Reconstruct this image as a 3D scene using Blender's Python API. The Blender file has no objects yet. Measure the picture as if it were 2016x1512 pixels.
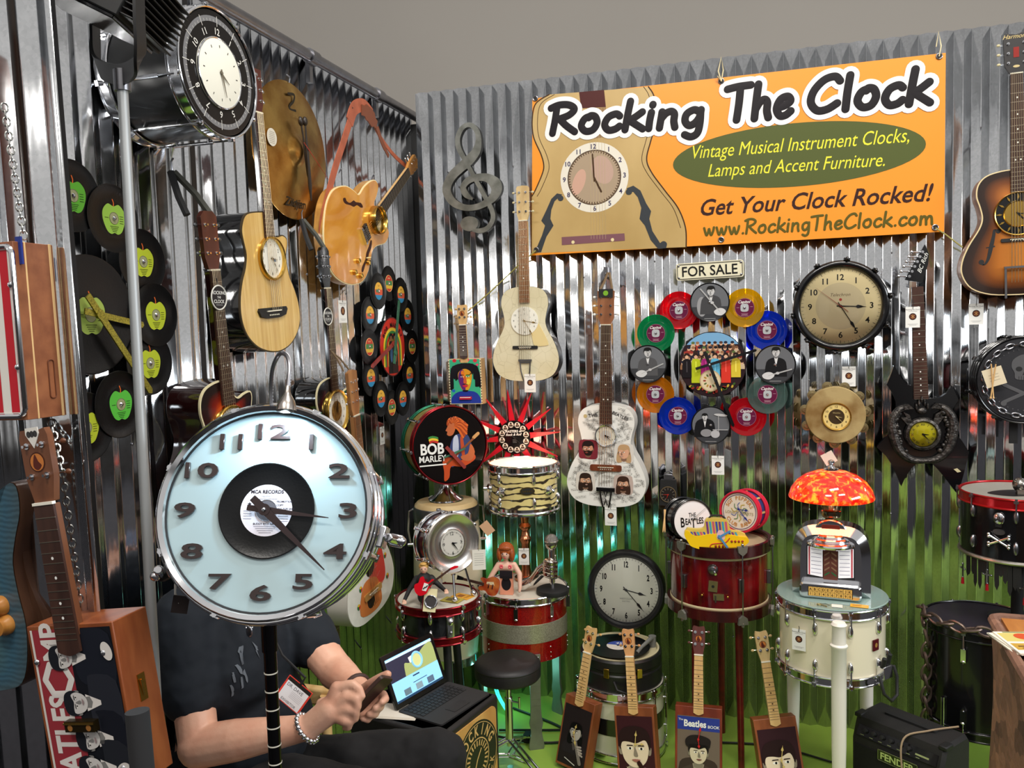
import bpy, bmesh, math, random
from mathutils import Vector, Matrix, Euler
PI = math.pi
R_ = math.radians
random.seed(7)
SC = bpy.context.scene
COL = SC.collection
V = Vector
# ------------------------------------------------------------ camera, light
F_PX, IW, IH = 1640.0, 2016, 1512
CAM = V((0, 0, 1.876))
_a, _p, _r = R_(17.0657), R_(3.9735), R_(-1.5987)
FW = V((-math.sin(_a) * math.cos(_p), math.cos(_a) * math.cos(_p), -math.sin(_p)))
_rt = V((math.cos(_a), math.sin(_a), 0))
_up = _rt.cross(FW)
RT = math.cos(_r) * _rt + math.sin(_r) * _up
UP = -math.sin(_r) * _rt + math.cos(_r) * _up
cd = bpy.data.cameras.new('camera')
cd.sensor_width = 36
cd.sensor_fit = 'HORIZONTAL'
cd.lens = F_PX / IW * 36
cd.clip_start = 0.05
cam = bpy.data.objects.new('camera', cd)
COL.objects.link(cam)
cam.matrix_world = Matrix(((RT.x, UP.x, -FW.x, CAM.x), (RT.y, UP.y, -FW.y, CAM.y), (RT.z, UP.z, -FW.z, CAM.z), (0, 0, 0, 1)))
SC.camera = cam
SC.view_settings.view_transform = 'Standard'
SC.view_settings.look = 'None'
SC.view_settings.gamma = 1
SC.view_settings.exposure = 0.0
wd = bpy.data.worlds.new('world')
SC.world = wd
wd.use_nodes = True
wd.node_tree.nodes['Background'].inputs[0].default_value = (1.0, 0.97, 0.93, 1)
wd.node_tree.nodes['Background'].inputs[1].default_value = 0.55
def area(name, loc, target, sx, sy, power, col=(1, 1, 1), spread=180):
 d = bpy.data.lights.new(name, 'AREA')
 d.shape = 'RECTANGLE'
 d.size, d.size_y = sx, sy
 d.energy = power
 d.color = col
 d.spread = R_(spread)
 o = bpy.data.objects.new(name, d)
 COL.objects.link(o)
 o.location = loc
 o.rotation_euler = (V(target) - V(loc)).to_track_quat('-Z', 'Y').to_euler()
 return o
def spot(name, loc, target, power, col=(1, 1, 1), ang=60, rad=.05, blend=.6):
 d = bpy.data.lights.new(name, 'SPOT')
 d.energy = power
 d.color = col
 d.spot_size = R_(ang)
 d.spot_blend = blend
 d.shadow_soft_size = rad
 o = bpy.data.objects.new(name, d)
 COL.objects.link(o)
 o.location = loc
 o.rotation_euler = (V(target) - V(loc)).to_track_quat('-Z', 'Y').to_euler()
 return o
def point(name, loc, power, col=(1, 1, 1), rad=.03):
 d = bpy.data.lights.new(name, 'POINT')
 d.energy = power
 d.color = col
 d.shadow_soft_size = rad
 o = bpy.data.objects.new(name, d)
 COL.objects.link(o)
 o.location = loc
 return o
area('hall_lamp', (0.6, 1.4, 5.6), (0.0, 2.6, 1.2), 1.6, .5, 115, (1, .95, .88))
area('hall_lamp', (-0.9, -1.6, 5.6), (-0.4, 3.0, 1.3), 1.6, .5, 115, (1, .95, .88))
area('hall_lamp', (2.6, -0.6, 5.6), (0.3, 3.4, 1.3), 1.6, .5, 95, (1, .95, .88))
area('hall_lamp', (5.6, 1.0, 3.3), (-1.8, 2.6, 1.9), 3.2, 1.0, 150, (.9, .96, 1))
# ------------------------------------------------------------ pixel helpers
def ray(x, y):
 return FW + RT * ((x - IW / 2) / F_PX) + UP * ((IH / 2 - y) / F_PX)
WY, WX, WXN = 3.96, -1.87, -1.68     # back wall face, left wall face, nearer left panel
def PY(x, y, Y):
 d = ray(x, y)
 return CAM + d * (Y / d.y)
def BW(x, y, o=0):
 return PY(x, y, WY - o)
def PX(x, y, X):
 d = ray(x, y)
 return CAM + d * (X / d.x)
def LW(x, y, o=0):
 return PX(x, y, WX + o)
def PZ(x, y, z):
 d = ray(x, y)
 return CAM + d * ((z - CAM.z) / d.z)
def PD(x, y, dep):
 return CAM + ray(x, y) * dep
def frame(ex, ey, ez, o):
 return Matrix(((ex[0], ey[0], ez[0], o[0]), (ex[1], ey[1], ez[1], o[1]), (ex[2], ey[2], ez[2], o[2]), (0, 0, 0, 1)))
def onback(o, rot=0, lean=0):
 """x right, y up, z out of the back wall; rot = turn counter-clockwise in degrees"""
 return frame((1, 0, 0), (0, 0, 1), (0, -1, 0), o) @ Matrix.Rotation(R_(rot), 4, 'Z') @ Matrix.Rotation(R_(lean), 4, 'X')
def onleft(o, rot=0, lean=0):
 return frame((0, 1, 0), (0, 0, 1), (1, 0, 0), o) @ Matrix.Rotation(R_(rot), 4, 'Z') @ Matrix.Rotation(R_(lean), 4, 'X')
def stand(o, yaw=0):
 return Matrix.Translation(o) @ Matrix.Rotation(R_(yaw), 4, 'Z')
def facing(o, az, tilt=0, rot=0):
 """local z points outwards: az=0 is towards the viewer (-Y), az>0 swings it to +X; tilt>0 looks up"""
 a, t = R_(az), R_(tilt)
 ez = V((math.sin(a) * math.cos(t), -math.cos(a) * math.cos(t), math.sin(t)))
 ex = V((math.cos(a), math.sin(a), 0))
 ey = ez.cross(ex)
 return frame(ex, ey, ez, o) @ Matrix.Rotation(R_(rot), 4, 'Z')
# ------------------------------------------------------------ materials
MATS = {}
def lin(c):
 def f(u):
  u /= 255.0
  return u / 12.92 if u <= .04045 else ((u + .055) / 1.055) ** 2.4
 return (f(c[0]), f(c[1]), f(c[2]), 1)
def mat(key, c=(128, 128, 128), rough=.5, metal=0.0, em=0, emc=None, nv=0.0, ns=8.0, trans=0, coat=0, bump=0, bs=60.0, spec=.5, stretch=None, c2=None, alpha=1):
 if key in MATS:
  return MATS[key]
 m = bpy.data.materials.new(key)
 MATS[key] = m
 m.use_nodes = True
 nt = m.node_tree
 b = nt.nodes['Principled BSDF']
 I = b.inputs
 I['Base Color'].default_value = lin(c)
 m.diffuse_color = lin(c)
 I['Roughness'].default_value = rough
 I['Metallic'].default_value = metal
 I['Specular IOR Level'].default_value = spec
 if trans:
  I['Transmission Weight'].default_value = trans
 if coat:
  I['Coat Weight'].default_value = coat
  I['Coat Roughness'].default_value = .05
 if em:
  I['Emission Color'].default_value = lin(emc or c)
  I['Emission Strength'].default_value = em
 if alpha < 1:
  I['Alpha'].default_value = alpha
 if nv or c2 or bump:
  tc = nt.nodes.new('ShaderNodeTexCoord')
  src = tc.outputs['Object']
  if stretch:
   mp = nt.nodes.new('ShaderNodeMapping')
   mp.inputs['Scale'].default_value = stretch
   nt.links.new(src, mp.inputs['Vector'])
   src = mp.outputs[0]
  n = nt.nodes.new('ShaderNodeTexNoise')
  n.inputs['Scale'].default_value = ns
  n.inputs['Detail'].default_value = 5
  nt.links.new(src, n.inputs['Vector'])
  if nv or c2:
   r = nt.nodes.new('ShaderNodeValToRGB')
   A = lin(c)
   Bc = lin(c2) if c2 else tuple(max(0, x * (1 - nv)) for x in A[:3]) + (1,)
   r.color_ramp.elements[0].position = .36
   r.color_ramp.elements[1].position = .64
   r.color_ramp.elements[0].color = Bc
   r.color_ramp.elements[1].color = A
   nt.links.new(n.outputs['Fac'], r.inputs['Fac'])
   nt.links.new(r.outputs[0], I['Base Color'])
   if em:
    nt.links.new(r.outputs[0], I['Emission Color'])
  if bump:
   n2 = nt.nodes.new('ShaderNodeTexNoise')
   n2.inputs['Scale'].default_value = bs
   n2.inputs['Detail'].default_value = 3
   nt.links.new(src, n2.inputs['Vector'])
   bp = nt.nodes.new('ShaderNodeBump')
   bp.inputs['Strength'].default_value = bump
   bp.inputs['Distance'].default_value = .01
   nt.links.new(n2.outputs['Fac'], bp.inputs['Height'])
   nt.links.new(bp.outputs[0], I['Normal'])
 return m
def flat(c, rough=.45):
 """plain printed or painted colour"""
 c = tuple(int(x) for x in c)
 return mat('paint_%02x%02x%02x_%d' % (c[0], c[1], c[2], int(rough * 100)), c, rough, spec=.2)
def wood(key, c=(120, 80, 50), c2=(90, 60, 40), rough=.35, ns=3.0, stretch=(9, 1, 9), coat=0.0):
 return mat(key, c, rough, c2=c2, ns=ns, stretch=stretch, coat=coat)
def glassy(key, tint=(255, 255, 255), body=0.0):
 """thin clear sheet: see-through with a faint mirror"""
 if key in MATS:
  return MATS[key]
 m = bpy.data.materials.new(key)
 MATS[key] = m
 m.use_nodes = True
 nt = m.node_tree
 nt.nodes.remove(nt.nodes['Principled BSDF'])
 out = nt.nodes['Material Output']
 t = nt.nodes.new('ShaderNodeBsdfTransparent')
 t.inputs[0].default_value = lin(tint)
 g = nt.nodes.new('ShaderNodeBsdfGlossy')
 g.inputs['Roughness'].default_value = .03
 lw = nt.nodes.new('ShaderNodeFresnel')
 lw.inputs[0].default_value = 1.45
 mx = nt.nodes.new('ShaderNodeMixShader')
 nt.links.new(lw.outputs[0], mx.inputs[0])
 nt.links.new(g.outputs[0], mx.inputs[2])
 base = t
 if body:
  df = nt.nodes.new('ShaderNodeBsdfTranslucent')
  df.inputs[0].default_value = lin(tint)
  d2 = nt.nodes.new('ShaderNodeBsdfDiffuse')
  d2.inputs[0].default_value = lin(tint)
  ad = nt.nodes.new('ShaderNodeMixShader')
  nt.links.new(df.outputs[0], ad.inputs[1])
  nt.links.new(d2.outputs[0], ad.inputs[2])
  base = nt.nodes.new('ShaderNodeMixShader')
  base.inputs[0].default_value = body
  nt.links.new(t.outputs[0], base.inputs[1])
  nt.links.new(ad.outputs[0], base.inputs[2])
 nt.links.new(base.outputs[0], mx.inputs[1])
 nt.links.new(mx.outputs[0], out.inputs[0])
 return m
def vcol(key, stops, rough=.2, coat=.6, grain=None):
 """finish whose colour runs from rim (0) to centre (1) of a top, stored per vertex in the 'rim' attribute"""
 if key in MATS:
  return MATS[key]
 m = mat(key, (120, 80, 40), rough, coat=coat)
 nt = m.node_tree
 at = nt.nodes.new('ShaderNodeAttribute')
 at.attribute_name = 'rim'
 r = nt.nodes.new('ShaderNodeValToRGB')
 e = r.color_ramp.elements
 while len(e) < len(stops):
  e.new(.5)
 for i, (p, c) in enumerate(stops):
  e[i].position = p
  e[i].color = lin(c)
 nt.links.new(at.outputs['Fac'], r.inputs['Fac'])
 nt.links.new(r.outputs[0], nt.nodes['Principled BSDF'].inputs['Base Color'])
 return m
CHROME = mat('chrome', (225, 226, 230), .12, 1)
STEEL = mat('steel', (150, 150, 155), .3, 1, nv=.15, ns=20)
BRASS = mat('brass', (205, 165, 80), .22, 1)
GOLD = mat('gold', (222, 180, 90), .2, 1)
COPPER = mat('copper', (190, 125, 90), .2, 1)
BLACK = mat('black_gloss', (12, 12, 14), .2, coat=.3)
BLACKM = mat('black_matt', (20, 20, 21), .6)
RUBBER = mat('rubber', (16, 16, 17), .8)
WHITE = flat((235, 235, 230))
VINYL = mat('vinyl', (9, 9, 10), .3, spec=.28, bump=.03, bs=200)
# ------------------------------------------------------------ mesh builder
class M:
 def __init__(s):
  s.v, s.f, s.mi, s.ms, s.T = [], [], [], [], None
  s.rim = None
 def add(s, vs, fs, m):
  if m not in s.ms:
   s.ms.append(m)
  k = s.ms.index(m)
  o = len(s.v)
  if s.T is None:
   s.v += [tuple(p) for p in vs]
  else:
   s.v += [tuple(s.T @ V(p)) for p in vs]
  for f in fs:
   s.f.append(tuple(i + o for i in f))
   s.mi.append(k)
  return s
 def box(s, c, d, m, rot=0):
  x, y, z = d[0] / 2, d[1] / 2, d[2] / 2
  q = [(-x, -y, -z), (x, -y, -z), (x, y, -z), (-x, y, -z), (-x, -y, z), (x, -y, z), (x, y, z), (-x, y, z)]
  if rot:
   cr, sr = math.cos(R_(rot)), math.sin(R_(rot))
   q = [(a * cr - b * sr, a * sr + b * cr, e) for a, b, e in q]
  return s.add([(a + c[0], b + c[1], e + c[2]) for a, b, e in q],
                     [(3, 2, 1, 0), (4, 5, 6, 7), (0, 1, 5, 4), (1, 2, 6, 5), (2, 3, 7, 6), (3, 0, 4, 7)], m)
 def rbox(s, c, d, m, r=.01, rot=0):
  """box with rounded upright edges (rounded in xy)"""
  return s.prism([(c[0] + a, c[1] + b) for a, b in rrect(d[0], d[1], r, rot)], c[2] - d[2] / 2, c[2] + d[2] / 2, m)
 def prism(s, pts, z0, z1, m, mt=None, bev=0):
  n = len(pts)
  if area2(pts) < 0:
   pts = pts[::-1]
  if bev:
   ins = inset(pts, bev)
   L = [[(x, y, z0) for x, y in ins], [(x, y, z0 + bev) for x, y in pts], [(x, y, z1 - bev) for x, y in pts], [(x, y, z1) for x, y in ins]]
  else:
   L = [[(x, y, z0) for x, y in pts], [(x, y, z1) for x, y in pts]]
  vs = [p for l in L for p in l]
  fs = []
  for k in range(len(L) - 1):
   for i in range(n):
    j = (i + 1) % n
    fs.append((k * n + i, k * n + j, (k + 1) * n + j, (k + 1) * n + i))
  fs.append(tuple(range(n - 1, -1, -1)))
  s.add(vs, fs, m)
  o = len(vs) - n
  s.add([(x, y, z) for x, y, z in L[-1]], [tuple(range(n))], mt or m)
  return s
 def poly(s, pts, z, m):
  if area2(pts) < 0:
   pts = pts[::-1]
  return s.add([(p[0], p[1], z) for p in pts], [tuple(range(len(pts)))], m)
 def ell(s, cx, cy, rx, ry, z, m, rot=0, n=28):
  return s.poly(ellipse(cx, cy, rx, ry, rot, n), z, m)
 def rect(s, cx, cy, w, h, z, m, rot=0):
  c, q = math.cos(R_(rot)), math.sin(R_(rot))
  return s.poly([(cx + a * c - b * q, cy + a * q + b * c) for a, b in ((-w / 2, -h / 2), (w / 2, -h / 2), (w / 2, h / 2), (-w / 2, h / 2))], z, m)
 def lathe(s, prof, m, n=40, a0=0, a1=2 * PI, o=(0, 0, 0)):
  full = abs(a1 - a0 - 2 * PI) < 1e-6
  k = n if full else n + 1
  vs, fs, L = [], [], len(prof)
  for i in range(k):
   t = a0 + (a1 - a0) * i / n
   for r, z in prof:
    vs.append((o[0] + r * math.cos(t), o[1] + r * math.sin(t), o[2] + z))
  for i in range(n):
   j = (i + 1) % k
   for q in range(L - 1):
    r0, r1 = prof[q][0], prof[q + 1][0]
    a, b, c, d = i * L + q, j * L + q, j * L + q + 1, i * L + q + 1
    if r0 < 1e-7 and r1 < 1e-7:
     continue
    fs.append((a, c, d) if r0 < 1e-7 else (a, b, d) if r1 < 1e-7 else (a, b, c, d))
  return s.add(vs, fs, m)
 def cyl(s, p0, p1, r0, m, r1=None, n=16, cap=True):
  return s.tube([p0, p1], [r0, r0 if r1 is None else r1], m, n, cap=cap)
 def tube(s, pts, r, m, n=8, closed=False, cap=True):
  pts = [V(p) for p in pts]
  k = len(pts)
  if not isinstance(r, (list, tuple)):
   r = [r] * k
  vs, fs = [], []
  up = None
  for i in range(k):
   a = pts[(i - 1) % k] if (closed or i > 0) else pts[i]
   b = pts[(i + 1) % k] if (closed or i < k - 1) else pts[i]
   t = (b - a)
   if t.length < 1e-9:
    t = V((0, 0, 1))
   t.normalize()
   if up is None:
    up = V((0, 0, 1)) if abs(t.z) < .9 else V((1, 0, 0))
   u = (up - t * up.dot(t))
   if u.length < 1e-6:
    u = t.orthogonal()
   u.normalize()
   up = u
   w = t.cross(u)
   for j in range(n):
    q = 2 * PI * j / n
    vs.append(pts[i] + (u * math.cos(q) + w * math.sin(q)) * r[i])
  for i in range(k if closed else k - 1):
   i2 = (i + 1) % k
   for j in range(n):
    j2 = (j + 1) % n
    fs.append((i * n + j, i * n + j2, i2 * n + j2, i2 * n + j))
  if cap and not closed:
   fs.append(tuple(range(n - 1, -1, -1)))
   fs.append(tuple((k - 1) * n + j for j in range(n)))
  return s.add(vs, fs, m)
 def ring(s, r0, r1, z0, z1, m, n=48, o=(0, 0, 0)):
  return s.lathe([(r0, z0), (r1, z0), (r1, z1), (r0, z1), (r0, z0)], m, n, o=o)
 def disc(s, r, z, m, n=48, o=(0, 0)):
  return s.poly(ellipse(o[0], o[1], r, r, 0, n), z, m)
 def torus(s, R, r, m, n=48, k=10, z=0, o=(0, 0, 0)):
  return s.lathe([(R + r * math.cos(2 * PI * q / k), z + r * math.sin(2 * PI * q / k)) for q in range(k + 1)], m, n, o=o)
 def ball(s, c, r, m, sc=(1, 1, 1), n=16, k=10):
  vs, fs = [], []
  for i in range(k + 1):
   th = PI * i / k
   for j in range(n):
    q = 2 * PI * j / n
    vs.append((c[0] + r * sc[0] * math.sin(th) * math.cos(q), c[1] + r * sc[1] * math.sin(th) * math.sin(q), c[2] + r * sc[2] * math.cos(th)))
  for i in range(k):
   for j in range(n):
    j2 = (j + 1) % n
    fs.append((i * n + j, (i + 1) * n + j, (i + 1) * n + j2, i * n + j2))
  return s.add(vs, fs, m)
 def stroke(s, pts, w, z, m, smooth=True, seg=8):
  """flat brush stroke with round ends"""
  if smooth and len(pts) > 2:
   pts = catmull(pts, seg)
  n = len(pts)
  h = min(.0006, w * .05)
  vs = []
  for i in range(n):
   a, b = pts[max(0, i - 1)], pts[min(n - 1, i + 1)]
   d = math.hypot(b[0] - a[0], b[1] - a[1]) or 1e-9
   nx, ny = -(b[1] - a[1]) / d * w / 2, (b[0] - a[0]) / d * w / 2
   vs += [(pts[i][0] - nx, pts[i][1] - ny, z), (pts[i][0], pts[i][1], z + h), (pts[i][0] + nx, pts[i][1] + ny, z)]
  fs = []
  for i in range(n - 1):
   k = i * 3
   fs += [(k, k + 3, k + 4, k + 1), (k + 1, k + 4, k + 5, k + 2)]
  s.add(vs, fs, m)
  for p, q in ((pts[0], pts[1]), (pts[-1], pts[-2])):
   t0 = math.atan2(p[1] - q[1], p[0] - q[0])
   arc = [(p[0] + w / 2 * math.cos(t0 - PI / 2 + PI * j / 8), p[1] + w / 2 * math.sin(t0 - PI / 2 + PI * j / 8), z) for j in range(9)]
   s.add([(p[0], p[1], z + h)] + arc, [(0, j + 1, j + 2) for j in range(8)], m)
  return s
 def text(s, t, x, y, z, size, m, rot=0, shear=0, off=0, depth=0, sx=1, align='C', font=None, space=1):
  vs, fs, bb = text_mesh(t, shear, off, depth / size, space)
  cx = {'C': (bb[0] + bb[2]) / 2, 'L': bb[0], 'R': bb[2]}[align]
  cy = (bb[1] + bb[3]) / 2
  c, q = math.cos(R_(rot)), math.sin(R_(rot))
  out = []
  for a, b, e in vs:
   a, b = (a - cx) * size * sx, (b - cy) * size
   out.append((x + a * c - b * q, y + a * q + b * c, z + (e + (depth / size)) * size))
  return s.add(out, fs, m)
 def arctext(s, t, cx, cy, r, z, size, m, a0, step, inward=False, **k):
  """letters round a circle; a0 = clock angle in degrees of the middle"""
  n = len(t)
  for i, ch in enumerate(t):
   if ch == ' ':
    continue
   a = a0 + (i - (n - 1) / 2) * step * (-1 if inward else 1)
   x, y = cx + r * math.sin(R_(a)), cy + r * math.cos(R_(a))
   s.text(ch, x, y, z, size, m, rot=(180 - a if inward else -a), **k)
 def build(s, name, parent=None, mw=None, label=None, cat=None, group=None, kind=None, sharp=35, bevel=0, sub=0, seg=2):
  me = bpy.data.meshes.new(name)
  me.from_pydata(s.v, [], s.f)
  for m in s.ms:
   me.materials.append(m)
  me.polygons.foreach_set('material_index', s.mi)
  me.polygons.foreach_set('use_smooth', [True] * len(s.f))
  if s.rim:
   a = me.attributes.new('rim', 'FLOAT', 'POINT')
   a.data.foreach_set('value', s.rim)
  me.update()
  try:
   me.set_sharp_from_angle(angle=R_(sharp))
  except Exception:
   pass
  o = bpy.data.objects.new(name, me)
  COL.objects.link(o)
  if parent is not None:
   o.parent = parent
  if mw is not None:
   o.matrix_local = mw
  if bevel:
   b = o.modifiers.new('bevel', 'BEVEL')
   b.width = bevel
   b.segments = seg
   b.limit_method = 'ANGLE'
   b.angle_limit = R_(40)
   b.harden_normals = False
  if sub:
   b = o.modifiers.new('sub', 'SUBSURF')
   b.levels = b.render_levels = sub
  tagit(o, label, cat, group, kind)
  return o
def area2(p):
 return sum(p[i][0] * p[(i + 1) % len(p)][1] - p[(i + 1) % len(p)][0] * p[i][1] for i in range(len(p)))
def inset(p, d):
 n = len(p)
 out = []
 for i in range(n):
  a, b, c = V(p[i - 1]), V(p[i]), V(p[(i + 1) % n])
  e1, e2 = (b - a), (c - b)
  if e1.length < 1e-9 or e2.length < 1e-9:
   out.append(tuple(b))
   continue
  n1, n2 = V((-e1.y, e1.x)).normalized(), V((-e2.y, e2.x)).normalized()
  h = n1 + n2
  if h.length < .3:
   h = n1
  h = h.normalized()
  out.append(tuple(b + h * d / max(.5, h.dot(n1))))
 return out
def ellipse(cx, cy, rx, ry, rot=0, n=32):
 c, q = math.cos(R_(rot)), math.sin(R_(rot))
 return [(cx + rx * math.cos(t) * c - ry * math.sin(t) * q, cy + rx * math.cos(t) * q + ry * math.sin(t) * c) for t in [2 * PI * i / n for i in range(n)]]
def rrect(w, h, r, rot=0, n=5):
 out = []
 for cx, cy, a in ((w / 2 - r, h / 2 - r, 0), (-w / 2 + r, h / 2 - r, 90), (-w / 2 + r, -h / 2 + r, 180), (w / 2 - r, -h / 2 + r, 270)):
  for i in range(n + 1):
   t = R_(a + 90 * i / n)
   out.append((cx + r * math.cos(t), cy + r * math.sin(t)))
 if rot:
  c, q = math.cos(R_(rot)), math.sin(R_(rot))
  out = [(a * c - b * q, a * q + b * c) for a, b in out]
 return out
def catmull(p, seg=6, closed=False):
 n = len(p)
 dim = len(p[0])
 out = []
 for i in range(n if closed else n - 1):
  if closed:
   q = [p[(i - 1) % n], p[i], p[(i + 1) % n], p[(i + 2) % n]]
  else:
   q = [p[max(0, i - 1)], p[i], p[i + 1], p[min(n - 1, i + 2)]]
  for k in range(seg):
   t = k / seg
   out.append(tuple(.5 * (2 * q[1][d] + (q[2][d] - q[0][d]) * t + (2 * q[0][d] - 5 * q[1][d] + 4 * q[2][d] - q[3][d]) * t * t + (3 * q[1][d] - q[0][d] - 3 * q[2][d] + q[3][d]) * t ** 3) for d in range(dim)))
 if not closed:
  out.append(tuple(p[-1]))
 return out
TXT = {}
def text_mesh(t, shear=0, off=0, depth=0, space=1):
 k = (t, round(shear, 3), round(off, 4), round(depth, 4), space)
 if k in TXT:
  return TXT[k]
 c = bpy.data.curves.new('t', 'FONT')
 c.body = t
 c.shear = shear
 c.offset = off
 c.extrude = depth / 2 if depth else 0
 c.space_character = space
 c.resolution_u = 3
 o = bpy.data.objects.new('t', c)
 me = bpy.data.meshes.new_from_object(o)
 vs = [(v.co.x, v.co.y, v.co.z) for v in me.vertices]
 fs = [tuple(p.vertices) for p in me.polygons]
 bpy.data.objects.remove(o)
 bpy.data.curves.remove(c)
 bpy.data.meshes.remove(me)
 if depth:
  vs = [(a, b, e - depth / 2) for a, b, e in vs]
 xs, ys = [v[0] for v in vs] or [0], [v[1] for v in vs] or [0]
 TXT[k] = (vs, fs, (min(xs), min(ys), max(xs), max(ys)))
 return TXT[k]
def tagit(o, label=None, cat=None, group=None, kind=None):
 if label:
  o['label'] = label
 if cat:
  o['category'] = cat
 if group:
  o['group'] = group
 if kind:
  o['kind'] = kind
 return o
def thing(name, label, cat, mw=None, group=None):
 o = bpy.data.objects.new(name, None)
 o.empty_display_size = .05
 COL.objects.link(o)
 if mw is not None:
  o.matrix_local = mw
 return tagit(o, label, cat, group)
def dup(root, mw, label=None):
 def cp(o, par):
  c = o.copy()
  COL.objects.link(c)
  if par is not None:
   c.parent = par
  for ch in o.children:
   cp(ch, c)
  return c
 r = cp(root, None)
 r.matrix_local = mw
 if label:
  r['label'] = label
 return r
def blob(name, caps, m, voxel=.006, parent=None, smooth=4, mw=None, noise=0, nscale=.1, **k):
 """one continuous body: tapered round limbs melted together. caps = [(p0, r0, p1, r1), ...]"""
 q = M()
 for c in caps:
  if len(c) == 3:           # ellipsoid: centre, radii, rotation matrix or None
   cen, rad, rot = c
   old = q.T
   q.T = Matrix.Translation(cen) @ (rot or Matrix()) @ Matrix.Diagonal((rad[0], rad[1], rad[2], 1))
   q.ball((0, 0, 0), 1, m, n=20, k=14)
   q.T = old
   continue
  p0, r0, p1, r1 = c
  p0, p1 = V(p0), V(p1)
  q.cyl(p0, p1, r0, m, r1, n=16)
  q.ball(p0, r0, m)
  q.ball(p1, r1, m)
 o = q.build(name, parent, mw, sharp=180, **k)
 r = o.modifiers.new('melt', 'REMESH')
 r.mode = 'VOXEL'
 r.voxel_size = voxel
 r.use_smooth_shade = True
 if smooth:
  s = o.modifiers.new('smooth', 'SMOOTH')
  s.iterations = smooth
  s.factor = .5
 if noise:
  t = bpy.data.textures.new(name + '_folds', 'CLOUDS')
  t.noise_scale = nscale
  d = o.modifiers.new('folds', 'DISPLACE')
  d.texture = t
  d.strength = noise
  d.mid_level = .5
 return o
def chain(m, p0, p1, mt, link=.022, r=.0022, sag=0.0):
 p0, p1 = V(p0), V(p1)
 L = (p1 - p0).length
 n = max(2, int(L / (link * .72)))
 for i in range(n):
  t = (i + .5) / n
  c = p0.lerp(p1, t)
  c.z -= sag * 4 * t * (1 - t)
  d = (p1 - p0).normalized()
  a = d.orthogonal().normalized()
  if i % 2:
   a = d.cross(a)
  pts = [c + d * (math.cos(q) * link / 2) + a * (math.sin(q) * link * .32) for q in [2 * PI * j / 10 for j in range(10)]]
  m.tube(pts, r, mt, 5, closed=True)
# ============================================================ THE SETTING
def galvanised():
 m = mat('galvanised', (188, 192, 198), .24, 1)
 nt = m.node_tree
 b = nt.nodes['Principled BSDF']
 tc = nt.nodes.new('ShaderNodeTexCoord')
 n = nt.nodes.new('ShaderNodeTexNoise')
 n.inputs['Scale'].default_value = 9
 n.inputs['Detail'].default_value = 6
 nt.links.new(tc.outputs['Object'], n.inputs['Vector'])
 v = nt.nodes.new('ShaderNodeTexVoronoi')
 v.inputs['Scale'].default_value = 140
 nt.links.new(tc.outputs['Object'], v.inputs['Vector'])
 mr = nt.nodes.new('ShaderNodeMapRange')
 mr.inputs['From Min'].default_value = .3
 mr.inputs['From Max'].default_value = .7
 mr.inputs['To Min'].default_value = .07
 mr.inputs['To Max'].default_value = .15
 nt.links.new(n.outputs['Fac'], mr.inputs['Value'])
 nt.links.new(mr.outputs[0], b.inputs['Roughness'])
 r = nt.nodes.new('ShaderNodeValToRGB')
 r.color_ramp.elements[0].color = lin((206, 209, 212))
 r.color_ramp.elements[1].color = lin((222, 224, 228))
 nt.links.new(v.outputs['Color'], r.inputs['Fac'])
 nt.links.new(r.outputs[0], b.inputs['Base Color'])
 n2 = nt.nodes.new('ShaderNodeTexNoise')
 n2.inputs['Scale'].default_value = 5
 nt.links.new(tc.outputs['Object'], n2.inputs['Vector'])
 bp = nt.nodes.new('ShaderNodeBump')
 bp.inputs['Strength'].default_value = .006
 bp.inputs['Distance'].default_value = .02
 nt.links.new(n2.outputs['Fac'], bp.inputs['Height'])
 nt.links.new(bp.outputs[0], b.inputs['Normal'])
 return m
GALV = galvanised()
PITCH = .0678
def sheet(name, w, h, mw, screws=True, seed=1):
 """corrugated sheet metal in local x (width), y (height), z outwards"""
 d, k = .0150, .09
 prof = []
 x = 0
 half = [(0, 0), (k * .5, .02), (k, .075), (.30, .285), (.5, .5), (.70, .715), (1 - k, .925), (1 - k * .5, .98)]
 while x < w:
  for t, q in half + [(1 + a, 1 - b) for a, b in half]:
   px, pz = t * PITCH / 2, d * q
   if x + px <= w:
    prof.append((x + px, pz))
  x += PITCH
 m = M()
 n = len(prof)
 rows = 2
 vs = []
 for k in range(rows):
  vs += [(a, h * k / (rows - 1), b) for a, b in prof]
 m.add(vs, [(k * n + i, k * n + i + 1, (k + 1) * n + i + 1, (k + 1) * n + i) for k in range(rows - 1) for i in range(n - 1)], GALV)
 if screws:
  rnd = random.Random(seed)
  for yy in (.35, .95, 1.55, 2.1, 2.62):
   if yy < h:
    for i in range(2, int(w / PITCH), 5):
     xx = (i + .5) * PITCH
     y2 = yy + rnd.uniform(-.06, .06)
     m.ball((xx, y2, d + .001), .0045, STEEL, (1, 1, .6), 8, 5)
 o = m.build(name, mw=mw, kind='structure', sharp=60)
 s = o.modifiers.new('gauge', 'SOLIDIFY')
 s.thickness = .0015
 return o
sheet('wall_back', 3.4, 3.055, frame((1, 0, 0), (0, 0, 1), (0, -1, 0), (-1.685, WY + .006, 0)), seed=2)
sheet('wall_left', 2.05, 3.05, frame((0, 1, 0), (0, 0, 1), (1, 0, 0), (WX - .006, 2.30, 0)), seed=3)
sheet('wall_left_near', 1.17, 3.05, frame((0, 1, 0), (0, 0, 1), (1, 0, 0), (WXN - .006, 1.02, 0)), seed=4)
DK = mat('dark_frame', (26, 26, 28), .4, .3)
m = M()
m.box((WXN - .02, 2.205, 1.52), (.04, .022, 3.04), DK)
m.build('trim_1', kind='structure')
m = M()
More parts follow.
